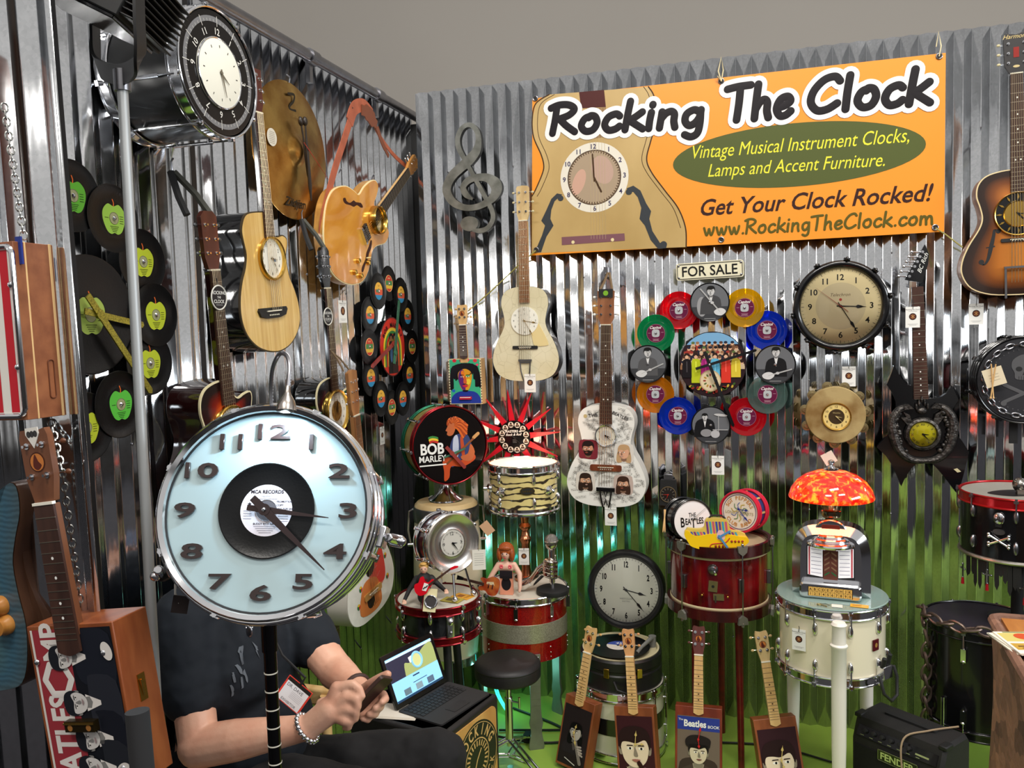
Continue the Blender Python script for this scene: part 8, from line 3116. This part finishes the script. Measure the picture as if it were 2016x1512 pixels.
for k in range(22):
 aa = rnd.uniform(-165, -60)
 c, s = math.cos(R_(aa)), math.sin(R_(aa))
 m = M()
 m.T = frame((-s, c, 0), (0, 0, 1), (c, s, 0), (c * .192, s * .192, .95))
 ln = rnd.uniform(.05, .13)
 m.prism([(-.007, 0), (.007, 0), (.009, -ln * .8), (.002, -ln), (-.006, -ln * .85)], 0, .002, BLACKM)
 m.build('ribbon', t)
# ---- patchwork covered pedestal with leaflets
A, B_ = V((.601, 2.66, 0)), V((.573, 2.16, 0))
yaw = math.degrees(math.atan2(A.y - B_.y, A.x - B_.x)) - 90
Wp, Dp = .42, .62
c = A + Matrix.Rotation(R_(yaw), 4, 'Z') @ V((Wp / 2, -Dp / 2, 0))
t = thing('pedestal', 'box pedestal covered in patched stone brown leather with wooden top, lower right', 'pedestal', stand(c, yaw))
PCH = mat('patch_leather', (126, 88, 70), .75, bump=.5, bs=30)
nt = PCH.node_tree
v = nt.nodes.new('ShaderNodeTexVoronoi')
v.inputs['Scale'].default_value = 16
mp = nt.nodes.new('ShaderNodeMapping')
mp.inputs['Scale'].default_value = (1, .8, 1.2)
tc = nt.nodes.new('ShaderNodeTexCoord')
nt.links.new(tc.outputs['Object'], mp.inputs['Vector'])
n1 = nt.nodes.new('ShaderNodeTexNoise')
n1.inputs['Scale'].default_value = 7
ad = nt.nodes.new('ShaderNodeVectorMath')
ad.operation = 'MULTIPLY_ADD'
ad.inputs[1].default_value = (.12, .12, .12)
nt.links.new(tc.outputs['Object'], n1.inputs['Vector'])
nt.links.new(n1.outputs['Color'], ad.inputs[0])
nt.links.new(mp.outputs[0], ad.inputs[2])
nt.links.new(ad.outputs[0], v.inputs['Vector'])
rp = nt.nodes.new('ShaderNodeValToRGB')
rp.color_ramp.elements[0].color = lin((84, 56, 46))
rp.color_ramp.elements[1].color = lin((168, 122, 96))
nt.links.new(v.outputs['Color'], rp.inputs['Fac'])
nt.links.new(rp.outputs[0], nt.nodes['Principled BSDF'].inputs['Base Color'])
m = M()
n = 24
vs, fs = [], []
for k in range(n + 1):
 z = 1.0 * k / n
 b = 1 + .06 * math.sin(PI * z * 1.1 + 2.4) - .02 * math.sin(9 * z)
 for x, y in rrect(Wp * b, Dp * b, .03):
  vs.append((x, y, z))
L_ = len(vs) // (n + 1)
m.add(vs, [(k * L_ + i, k * L_ + (i + 1) % L_, (k + 1) * L_ + (i + 1) % L_, (k + 1) * L_ + i) for k in range(n) for i in range(L_)] + [tuple(range(L_ - 1, -1, -1)), tuple(n * L_ + i for i in range(L_))], PCH)
m.build('cover', t)
m = M()
b = 1 + .06 * math.sin(PI * 1.1 + 2.4)
m.tube([(x, y, 1.002) for x, y in rrect(Wp * b * .96, Dp * b * .97, .03)], .014, PCH, 8, closed=True)
m.build('rolled_edge', t)
m = M()
m.box((0, 0, 1.004), (Wp * .84, Dp * .86, .012), wood('oak_top', (186, 122, 56), (160, 96, 40), .35, 3, (8, 1.5, 1)))
m.build('top_board', t)
for k, (dx, dy, r) in enumerate(((-.05, -.09, -14), (-.045, -.095, -10), (-.04, -.10, -16))):
 m = M()
 m.box((0, 0, 0), (.105, .15, .003), flat((236, 230, 214)))
 if k == 2:
  m.rect(0, .035, .092, .06, .0017, flat((206, 190, 110)))
  m.ell(.01, .04, .024, .022, .0019, flat((200, 80, 40)))
  m.rect(0, -.03, .092, .045, .0017, flat((190, 150, 60)))
  m.rect(-.01, -.028, .05, .006, .0019, flat((80, 50, 30)))
  m.rect(-.01, -.040, .04, .004, .0019, flat((80, 50, 30)))
  m.rect(0, .07, .06, .006, .0019, flat((120, 130, 60)))
 m.build('leaflet', mw=stand(PZ(2004, 1268, 1.013) + V((dx + .06, dy + .095, .0034 * k)), yaw + r + 30), label=('bottom', 'middle', 'top')[k] + ' leaflet of the small stack on the patchwork pedestal', cat='leaflet', group='leaflets stacked on the pedestal')
# ---- cigar box ukuleles along the front
SEP, SEP2 = (214, 190, 160), (226, 206, 180)
DARK = (40, 22, 24)
def uke_print(kind):
 def f(m, W, L, z):
  w, h = W * .90, L * .84
  cy = L * .46
  bg = {'a': (38, 30, 32), 'b': (58, 26, 32), 'c': (110, 96, 84), 'd': (52, 28, 34)}[kind]
  m.rect(0, cy, w, h, z, flat(bg, .4))
  old = m.T
  if kind == 'a':
   portrait(m, .004, cy + .018, .060, z + .0003, (176, 168, 160), (14, 12, 14), (40, 34, 38), (90, 80, 80), turn=-.12, long=True)
   zz = z + .004
   m.stroke([(.012, cy - .02), (.045, cy - .095)], .016, zz, flat((128, 118, 112), .4))
   for k in range(4):
    m.stroke([(.018 + .005 * k, cy - .035 - .008 * k), (.040 + .004 * k, cy - .03 - .011 * k)], .008, zz + .0002, flat((172, 160, 152), .4))
   m.stroke([(-.03, cy - .095), (.022, cy - .11)], .004, zz, flat((200, 196, 190), .4))
  elif kind == 'b':
   portrait(m, -.004, cy - .006, .130, z + .0003, SEP2, DARK, (60, 30, 34), SEP2, turn=.02, sw=.55, bot=-.88)
   m.stroke([(.01, cy - .055), (.028, cy - .085)], .018, z + .005, flat((50, 24, 22), .4), False)
  elif kind == 'c':
   m.rect(0, cy + h * .39, w, h * .20, z + .0003, flat((46, 60, 140), .4))
   m.text('The', -w * .42, cy + h * .44, z + .0012, .012, WHITE)
   m.text('Beatles', -w * .08, cy + h * .39, z + .0012, .036, WHITE, off=.03, sx=.86)
   m.text('BOOK', w * .36, cy + h * .36, z + .0012, .016, WHITE, off=.01)
   m.poly(catmull([(-w * .48, cy - h * .49), (-w * .44, cy - h * .2), (-w * .2, cy - h * .12), (w * .2, cy - h * .12), (w * .44, cy - h * .2), (w * .48, cy - h * .49)], 3), z + .0004, flat((60, 48, 42), .4))
   portrait(m, .0, cy - .012, .078, z + .0006, (206, 192, 164), (30, 24, 22), (70, 58, 50), (150, 140, 120), turn=.04, hat=(34, 28, 28), lips=(120, 80, 70))
  else:
   portrait(m, -.006, cy + .002, .125, z + .0003, SEP2, DARK, (230, 214, 196), (236, 224, 206), turn=.05, smile=True, sw=.57, bot=-.98)
   m.poly([(-.05, cy - .085), (-.006, cy - .098), (.04, cy - .085), (.044, cy - .118), (-.006, cy - .106), (-.054, cy - .118)], z + .005, flat((60, 24, 30), .4))
   m.stroke([(.02, cy - .045), (.036, cy - .058)], .014, z + .005, flat((50, 24, 22), .4), False)
  m.T = old
 return f
GH = flat((206, 180, 110), .3)
def uke(kind, label, bpx, hpx, boxm, headm, W, az, lean=.13, bz=0.0):
 O = PZ(bpx[0], bpx[1], bz + .004)
 H = PY(hpx[0], hpx[1], O.y + lean)
 ey = (H - O).normalized()
 a = R_(az)
 ez = V((math.sin(a), -math.cos(a), .3))
 ez = (ez - ey * ez.dot(ey)).normalized()
 mw = frame(ey.cross(ez), ey, ez, O)
 tot = (H - O).length
 Lb, hl = tot * .49, tot * .185
 def hf(t, D):
  ang = {'a': (10, 160), 'b': (88, 8), 'c': (175, 10), 'd': (170, 14)}[kind]
  cy = Lb * (.52 if kind != 'c' else .60)
  mt = GH if kind != 'c' else flat((190, 40, 40), .3)
  hand('hour_hand', t, (.0, cy), D + .008, ang[0], .038, .003, mt, style='spade')
  hand('minute_hand', t, (.0, cy), D + .010, ang[1], .054, .003, mt, style='spade')
 return cigar_guitar(label, mw, W, Lb, .06, .040, tot - Lb - hl, boxm, uke_print(kind), headm, MAPLE, name='cigar_box_ukulele', head_len=hl - .004, over=.028, handsf=hf, bridge=(.035, .055, MAPLE) if kind == 'd' else None, group='cigar box ukulele clocks along the front')
UB = wood('uke_box', (150, 84, 48), (120, 62, 34), .4, 3, (8, 2, 8))
UB2 = wood('uke_box_red', (134, 54, 32), (104, 38, 24), .4, 3, (8, 2, 8))
uke('a', 'cigar box ukulele clock with dark portrait of a person holding a trumpet', (1137, 1508), (1180, 1232), UB, MAPLE, .150, -22, lean=.10)
uke('b', 'cigar box ukulele clock with sepia close-up face, in front of the record player', (1264, 1535), (1243, 1234), UB, wood('peach_head', (214, 160, 110), (196, 140, 90)), .165, -6)
uke('c', 'cigar box ukulele clock with a blue title band and person in a black cap', (1376, 1540), (1377, 1228), UB2, wood('purple_head', (110, 62, 58), (86, 46, 44)), .185, 2)
uke('d', 'cigar box ukulele clock with a smiling sepia face and bow tie, beside the white leg', (1543, 1574), (1490, 1238), UB, CREAMW, .165, 14)
# ---- cables
m = M()
CB = mat('black_cable', (16, 16, 17), .5)
m.tube(catmull([(-.80, 3.78, .24), (-.84, 3.77, .18), (-.88, 3.72, .14), (-.86, 3.70, .06), (-.80, 3.66, .008), (-.92, 3.62, .008), (-1.2, 3.55, .008)], 6), .0055, CB, 6)
m.build('cable', label='black cable looping to the floor left of the record player drum', cat='cable')
m = M()
m.tube(catmull([(-1.25, 3.5, .008), (-1.0, 3.48, .008), (-.85, 3.55, .008), (-.95, 3.66, .008), (-1.2, 3.78, .008)], 6), .006, CB, 6)
m.build('cable', label='black cable lying on the green floor behind the stool', cat='cable')
m = M()
m.tube(catmull([(.25, 3.62, .008), (.0, 3.70, .008), (-.3, 3.66, .008)], 6), .005, CB, 6)
m.tube(catmull([(.30, 3.30, .008), (.18, 3.34, .008), (.14, 3.24, .008), (.24, 3.2, .008), (.26, 3.3, .02)], 6), .005, CB, 6)
m.build('cable', label='black cable coiled on the floor left of the amplifier', cat='cable')
m = M()
for s in (0, .012):
 m.tube(catmull([(-1.10 + s, 3.92, .5), (-1.18 + s, 3.86, .3), (-1.30 + s, 3.8, .12), (-1.2 + s, 3.7, .01)], 6), .004, mat('teal_led', (60, 230, 220), .4, em=1.5), 6)
m.build('light_string', label='teal glowing light wire hanging behind the conga', cat='light')
point('led_glow', (-1.22, 3.72, .16), .9, (.3, 1, .85), .05)
# ============================================================ SEATED MAN, LAPTOP, CAJON
# ---- cajon with laptop
zc = .545
A, B_ = PZ(874, 1447, zc), PZ(978, 1368, zc)
ex = (B_ - A).normalized()
ey = V((-ex.y, ex.x, 0))
yaw = math.degrees(math.atan2(ex.y, ex.x))
Wc, Dc = (B_ - A).length + .02, .40
c = (A + B_) / 2 + ey * Dc / 2
c.z = 0
t = thing('cajon', 'wooden box drum with black corners and round dark logo on its front, carrying the laptop', 'box drum', stand(c, yaw))
m = M()
m.box((0, 0, zc / 2 + .01), (Wc, Dc, zc - .02), mat('cajon_black', (24, 22, 22), .5))
m.build('body', t, bevel=.012, seg=3)
m = M()
m.box((0, 0, zc - .003), (Wc - .03, Dc - .03, .006), wood('cajon_top', (120, 62, 36), (92, 44, 26), .4, 3, (1, 6, 1)))
m.build('top_board', t)
m = M()
m.T = facing((0, -Dc / 2, zc / 2), 0)
m.prism(rrect(Wc - .05, zc - .05, .03), .0, .004, wood('cajon_front', (206, 160, 92), (178, 128, 66), .35, 2.5, (5, 5, .8)))
z = .0045
LG, LW_ = flat((36, 40, 30), .4), flat((206, 168, 104), .4)
cy = .10
m.disc(.135, z, LG, 48, (.02, cy))
m.ring(.126, .128, z, z + .0006, LW_, 48, (.02, cy, 0))
m.arctext('ROCKING', .02, cy, .103, z + .0005, .052, LW_, 0, 21, off=.03, sx=.7)
m.arctext('THE CLOCK', .02, cy, .103, z + .0005, .040, LW_, 180, 17, inward=True, off=.02, sx=.7)
m.disc(.076, z + .0006, LW_, 40, (.02, cy))
m.disc(.072, z + .0008, LG, 40, (.02, cy))
for k in range(24):
 a = 2 * PI * k / 24
 m.rect(.02 + .058 * math.sin(a), cy + .058 * math.cos(a), .006, .020, z + .001, LW_, rot=-math.degrees(a))
m.stroke([(.02, cy), (.045, cy + .03)], .006, z + .001, LW_, False)
m.stroke([(.02, cy), (.0, cy - .04)], .006, z + .001, LW_, False)
m.build('front_panel', t)
H0, H1, K0, K1 = PZ(785, 1397, zc + .012), PZ(880, 1341, zc + .012), PZ(868, 1420, zc + .006), PZ(975, 1362, zc + .006)
ex = (H1 - H0).normalized()
kd = V((ex.y, -ex.x, 0))
t = thing('laptop', 'slim open laptop with a lit web page standing on the wooden box drum', 'laptop', frame(ex, -kd, (0, 0, 1), (H0 + H1) / 2 - V((0, 0, .009))))
wl_, kl = (H1 - H0).length + .012, .195
m = M()
m.prism([(x, y - kl / 2) for x, y in rrect(wl_, kl, .01)], 0, .006, mat('keyboard_cover', (34, 33, 34), .6))
m.build('keyboard', t)
m = M()
for r in range(5):
 for k in range(13):
  m.box((-wl_ / 2 + .024 + k * .0188, -.022 - r * .0185, .0068), (.0155, .0150, .0016), mat('key_black', (20, 20, 21), .5))
m.rbox((0, -.155, .0066), (.09, .045, .001), mat('touch_pad', (26, 26, 27), .5), .004)
m.build('keys', t)
lean = 22
m = M()
SM = frame((1, 0, 0), (0, math.sin(R_(lean)), math.cos(R_(lean))), (0, -math.cos(R_(lean)), math.sin(R_(lean))), (0, .004, .006))
m.T = SM
hs = .188
m.prism([(x, y + hs / 2) for x, y in rrect(wl_, hs, .008)], -.009, 0, BLACK)
sc = m.build('screen', t, bevel=.001)
m = M()
m.T = SM
def lit(key, c=(0, 0, 0), e=1.0):
 return mat('screen_' + key, c, .3, em=e * .65)
sw, sh = wl_ - .030, hs - .034
m.rect(0, hs / 2, sw, sh, .0005, lit('page', (140, 200, 240)))
m.rect(0, hs / 2 + sh * .20, sw, sh * .48, .0008, lit('photo', (40, 40, 60)))
m.rect(0, hs / 2 + sh * .46, sw, sh * .05, .0009, lit('bar', (190, 220, 240)))
m.poly(catmull([(-sw * .20, hs / 2 - sh * .04), (-sw * .16, hs / 2 + sh * .24), (-sw * .05, hs / 2 + sh * .2), (sw * .1, hs / 2 + sh * .26), (sw * .34, hs / 2 + sh * .42), (sw * .49, hs / 2 + sh * .40), (sw * .49, hs / 2 - sh * .04)], 3), .0010, lit('guitar', (150, 160, 100)))
m.torus(.026, .004, lit('ring', (130, 190, 230)), 32, 6, .0012, o=(sw * .10, hs / 2 + sh * .20, 0))
m.disc(.024, .0011, lit('dial', (190, 190, 130)), 30, (sw * .10, hs / 2 + sh * .20))
m.rect(-sw * .02, hs / 2 + sh * .27, .018, .020, .0018, lit('tag', (225, 225, 225)), 8)
m.rect(0, hs / 2 - sh * .10, sw * .14, sh * .03, .0010, lit('button', (40, 60, 90)))
m.rect(sw * .05, hs / 2 - sh * .24, sw * .3, sh * .015, .0010, lit('button'))
for k in range(3):
 m.rect(-sw * .25 + sw * .25 * k, hs / 2 - sh * .36, sw * .14, sh * .14, .0010, lit('thumb%d' % k, ((90, 110, 120), (120, 140, 150), (80, 100, 120))[k]))
m.rect(0, hs / 2 - sh * .475, sw, sh * .05, .0011, lit('task', (30, 60, 90)))
m.build('web_page', sc)
m = M()
p = PZ(790, 1412, zc + .002)
for k in range(3):
 m.box((.004 * k, .003 * k, .0015 * k), (.10, .14, .0012), flat((222, 214, 200)))
m.build('paper_stack', mw=stand(p + V((-.02, .03, 0)), yaw + 20), label='few cream papers lying under the laptop on the wooden box drum', cat='paper')
# ---- the man
dB = .22
SKN = mat('skin', (226, 176, 150), .45, c2=(216, 158, 132), ns=18, bump=.05, bs=120)
def D_(x, y, d):
 return PD(x, y, d + dB)
SR, SL = D_(362, 1212, 2.05), D_(575, 1212, 2.28)
ER, WR = D_(392, 1470, 1.92), D_(607, 1432, 1.86)
EL, WLf = D_(662, 1322, 2.16), D_(712, 1362, 2.02)
NK, HD_ = D_(487, 1120, 2.20), D_(497, 1015, 2.17)
PEL = D_(455, 1530, 2.20)
HR, HL = D_(425, 1545, 2.08), D_(525, 1530, 2.30)
KL, KR = D_(862, 1492, 2.22), D_(780, 1590, 2.0)
man = thing('person', 'seated man in navy T-shirt and black trousers using his phone behind big clock', 'person')
fw = (KL - HL)
fw.z = 0
fw.normalize()
sd = V((-fw.y, fw.x, 0))
fR, fL = KR + fw * .03, KL + fw * .05
fR.z, fL.z = .09, .09
CH = (SR + SL) / 2 - V((0, 0, .10))
rotB = frame(fw, sd, (0, 0, 1), (0, 0, 0))
palm = D_(650, 1398, 1.855)
caps = [((SR + SL) / 2 - V((0, 0, .05)), .10, PEL, .13), (SR, .060, SL, .060), (SR, .062, ER, .050), (ER, .054, ER.lerp(WR, .35), .052), (ER.lerp(WR, .35), .052, WR, .031), (SL, .062, EL, .050), (EL, .052, EL.lerp(WLf, .3), .047), (EL.lerp(WLf, .3), .047, WLf, .031),
  (HR, .10, KR, .065), (HL, .10, KL, .065), (KR, .06, fR, .042), (KL, .06, fL, .042), (PEL, .15, PEL + V((0, 0, .1)), .15),
  ((SR + SL) / 2, .06, NK, .056), (NK, .056, HD_ - V((0, 0, .03)), .055), (HD_ + V((0, 0, .02)), (.092, .075, .105), rotB), (HD_ + fw * .03 - V((0, 0, .055)), (.060, .055, .055), rotB),
  (HD_ + fw * .085 + V((0, 0, .01)), .010, HD_ + fw * .100 - V((0, 0, .025)), .013),
  (WR, .031, palm, .034)]
for s in (-1, 1):
 caps.append((HD_ + sd * s * .076 - V((0, 0, .005)), (.016, .010, .028), rotB))
RHF = [((663, 1354, 1.855), (694, 1347, 1.85), (706, 1356, 1.845), (713, 1371, 1.84)), ((682, 1372, 1.845), (701, 1376, 1.835), (704, 1390, 1.835), (696, 1398, 1.84)),
       ((686, 1395, 1.84), (700, 1400, 1.835), (699, 1414, 1.84), (690, 1418, 1.845)), ((677, 1416, 1.84), (689, 1421, 1.838), (686, 1432, 1.845), (678, 1433, 1.85)),
       ((634, 1385, 1.88), (668, 1376, 1.895), (690, 1380, 1.89), (704, 1386, 1.88))]
for f, r in zip(RHF, (.0115, .0115, .011, .0095, .012)):
 P_ = [D_(*q) for q in f]
 if r < .012:
  caps.append((palm, .024, P_[0], .0165))
 caps += [(P_[0], r + .003, P_[1], r + .001), (P_[1], r + .0008, P_[2], r), (P_[2], r, P_[3], r - .002)]
LP = D_(724, 1384, 1.965)
caps.append((WLf, .031, LP, .030))
LHF = [((738, 1374, 1.95), (754, 1368, 1.93), (758, 1376, 1.905), (752, 1382, 1.885)), ((735, 1386, 1.95), (748, 1386, 1.925), (748, 1392, 1.90), (738, 1394, 1.88)), ((727, 1398, 1.945), (740, 1400, 1.92), (738, 1406, 1.895), (726, 1406, 1.88)),
       ((716, 1408, 1.94), (727, 1412, 1.915), (724, 1417, 1.895), (713, 1415, 1.885)), ((716, 1358, 1.97), (732, 1346, 1.94), (748, 1336, 1.925), (763, 1328, 1.915))]
for k, (f, r) in enumerate(zip(LHF, (.0115, .0115, .011, .0095, .0135))):
 P_ = [D_(*q) for q in f]
 if k < 4:
  caps.append((LP, .022, P_[0], .015))
 caps += [(P_[0], r + .002, P_[1], r + .001), (P_[1], r + .0008, P_[2], r), (P_[2], r, P_[3], r - .002)]
blob('body', caps, SKN, .0045, man, 4)
TSH = mat('navy_cotton', (15, 23, 33), .85, bump=.12, bs=16)
sc_ = []
for S_, E_, w in ((SR, ER, .60), (SL, EL, .50)):
 sc_ += [(S_ - V((0, 0, .005)), .084, S_.lerp(E_, w * .6), .082), (S_.lerp(E_, w * .6), .082, S_.lerp(E_, w), .078)]
belly = PEL + V((0, 0, .17)) + fw * .055
sc_ += [(SR + (SL - SR) * .1, .080, SL + (SR - SL) * .1, .080), ((SR + SL) / 2 - V((0, 0, .02)), .085, NK - V((0, 0, .035)), .072), (CH - V((0, 0, .03)) + fw * .01, (.135, .215, .19), rotB), (belly, (.185, .205, .19), rotB), (PEL + V((0, 0, .04)), (.175, .195, .13), rotB)]
shirt = blob('t_shirt', sc_, TSH, .008, man, 5, noise=.022, nscale=.085)
TRO = mat('black_denim', (17, 16, 18), .85, bump=.1, bs=22)
blob('trousers', [(PEL, (.175, .20, .13), rotB), (HR, .115, KR, .082), (HL, .115, KL, .085), (KR, .080, fR, .062), (KL, .082, fL, .062)], TRO, .009, man, 5, noise=.018, nscale=.08)
for f in (fR, fL):
 blob('shoe', [(f - fw * .03 - V((0, 0, .045)), .044, f + fw * .09 - V((0, 0, .05)), .040), (f + fw * .09 - V((0, 0, .05)), .040, f + fw * .16 - V((0, 0, .058)), .030)], BLACKM, .006, man, 3)
HAIR = mat('brown_hair', (70, 50, 36), .7, nv=.3, ns=60)
blob('hair', [(HD_ + V((0, 0, .045)) - fw * .015, (.092, .082, .088), rotB), (HD_ - fw * .045 + V((0, 0, -.01)), (.058, .074, .075), rotB)], HAIR, .006, man, 3)
m = M()
m.T = frame(sd, (0, 0, 1), fw, HD_)
for s in (-1, 1):
 m.ball((s * .031, .012, .083), .011, flat((236, 232, 226)), (1.2, .75, .6), 12, 8)
 m.ball((s * .031, .010, .0895), .005, flat((60, 44, 34)), n=10, k=6)
 m.tube([(s * .048, .030, .080), (s * .03, .035, .088), (s * .014, .031, .090)], .0035, HAIR, 6)
m.tube([(-.024, -.062, .078), (0, -.060, .090), (.024, -.062, .078)], .0050, flat((176, 104, 92)), 8)
m.build('face', man)
d = (palm - WR).normalized()
n_ = d.orthogonal().normalized()
w_ = d.cross(n_)
for k in range(18):
 a = 2 * PI * k / 18
 q = WR - d * .004 + (n_ * math.cos(a) + w_ * math.sin(a)) * .037
 if k == 0:
  m = M()
 m.ball(q, .0072, CHROME, (1, 1, 1.1), 8, 6)
m.build('bracelet', man)
d = (WLf - EL).normalized()
n_ = d.orthogonal().normalized()
w_ = d.cross(n_)
m = M()
m.tube([WLf - d * .028 + (n_ * math.cos(a) + w_ * math.sin(a)) * .036 for a in [2 * PI * k / 20 for k in range(20)]], .006, mat('watch_strap', (60, 34, 26), .5), 8, closed=True)
m.build('watch', man)
q4 = [D_(566, 1322, 1.99), D_(612, 1362, 1.97), D_(597, 1409, 1.955), D_(553, 1374, 1.975)]
o = sum(q4, V((0, 0, 0))) / 4
bx = ((q4[1] + q4[2]) - (q4[0] + q4[3])).normalized()
by = ((q4[0] + q4[1]) - (q4[2] + q4[3]))
by = (by - bx * by.dot(bx)).normalized()
bw, bh = ((q4[1] - q4[0]).length + (q4[2] - q4[3]).length) / 2, ((q4[0] - q4[3]).length + (q4[1] - q4[2]).length) / 2
bz = bx.cross(by)
m = M()
m.T = frame(bx, by, bz, o + bz * .012)
m.box((0, 0, 0), (bw, bh, .002), flat((226, 70, 56)))
m.rect(0, -bh * .02, bw * .88, bh * .90, .0012, flat((236, 236, 240)))
m.rect(0, bh * .40, bw * .94, bh * .15, .0015, flat((40, 36, 34)))
GT = flat((90, 86, 92))
m.text('DR. DAVE', -bw * .06, bh * .20, .0015, bw * .15, GT)
for k in range(5):
 m.rect(bw * .12, bh * (.06 - .06 * k), bw * .46, bh * .012, .0015, flat((190, 186, 194)))
m.text('EXHIBITOR', 0, -bh * .38, .0015, bw * .12, GT)
m.build('name_badge', man)
m = M()
top = o + bz * .014 + by * bh * .5
m.tube([top, top + by * .02 + bz * .004, D_(556, 1290, 2.0), D_(530, 1235, 2.02), D_(512, 1185, 2.06), D_(505, 1140, 2.12)], .0035, mat('lanyard', (26, 26, 28), .7), 6)
m.build('lanyard', man)
m = M()
for a, b in (((462, 1185, 2.02), (488, 1236, 1.985)), ((512, 1185, 2.04), (495, 1238, 1.99))):
 chain(m, D_(*a), D_(*b), CHROME, .010, .0012)
m.ball(D_(491, 1244, 1.98), .010, STEEL, (1, .5, 1.6), 10, 8)
m.build('necklace', man)
GRP = flat((104, 110, 118), .8)
m = M()
for x0, y0, x1, y1, w in ((480, 1262, 492, 1300, .014), (492, 1262, 500, 1310, .010), (470, 1300, 486, 1330, .010), (482, 1340, 488, 1366, .010), (500, 1318, 512, 1350, .012), (462, 1322, 466, 1350, .007), (456, 1355, 460, 1380, .007), (545, 1228, 556, 1258, .016), (548, 1262, 556, 1290, .008)):
 a, b = D_(x0, y0, 1.95), D_(x1, y1, 1.95)
 p = [a.lerp(b, k / 6) for k in range(7)]
 s = (b - a).cross(FW).normalized() * w / 2
 m.add([q + s for q in p] + [q - s for q in p], [(k, k + 1, 8 + k, 7 + k) for k in range(6)], GRP)
pr = m.build('shirt_print', shirt)
sw_ = pr.modifiers.new('on_shirt', 'SHRINKWRAP')
sw_.target = shirt
sw_.wrap_method = 'PROJECT'
sw_.use_project_x = sw_.use_project_y = sw_.use_project_z = False
sw_.wrap_method = 'NEAREST_SURFACEPOINT'
sw_.wrap_mode = 'ABOVE_SURFACE'
sw_.offset = .003
a, b = D_(700, 1396, 1.875), D_(759, 1336, 1.885)
ey = (b - a).normalized()
ez = (HD_ - (a + b) / 2).normalized()
ez = (ez - ey * ez.dot(ey)).normalized()
t = thing('phone', 'mobile phone in a dark brown case held in both hands of the man', 'phone', frame(ey.cross(ez), ey, ez, (a + b) / 2))
Lp = (b - a).length * 1.12
m = M()
m.prism(rrect(.070, Lp, .010), -.006, .004, mat('phone_case', (58, 36, 30), .5))
m.build('case', t, bevel=.002)
m = M()
m.prism(rrect(.064, Lp - .008, .008), .004, .005, mat('phone_glass', (30, 32, 40), .1, em=.25, emc=(150, 170, 200)))
m.build('screen', t)
CRW = wood('blond_wood', (222, 186, 128), (200, 158, 98), .4)
sb_ = PEL.copy()
zs = PEL.z - .125
t = thing('chair', 'blond wood tub chair with curved arm rail under the seated man', 'chair', frame(fw, sd, (0, 0, 1), (sb_.x, sb_.y, 0)))
m = M()
m.rbox((0, 0, zs - .02), (.44, .46, .035), CRW, .08)
m.build('seat', t, bevel=.006)
m = M()
pts = catmull([(.24, -.285, .705), (.05, -.30, .715), (-.14, -.27, .735), (-.245, -.13, .75), (-.265, 0, .755), (-.245, .13, .75), (-.14, .27, .735), (.05, .30, .715), (.24, .285, .705)], 6)
q = M()
ribbon(q, [(x, y, z) for x, y, z in pts[::3]], .035, .055, CRW, nrm=V((0, 0, 1)))
m.add(q.v, q.f, CRW)
m.build('arm_rail', t, bevel=.008, seg=3)
for x, y in ((.19, -.27), (.19, .27), (-.20, -.19), (-.20, .19)):
 m = M()
 m.cyl((x, y, 0), (x, y, .72), .017, CRW)
 m.build('leg', t)
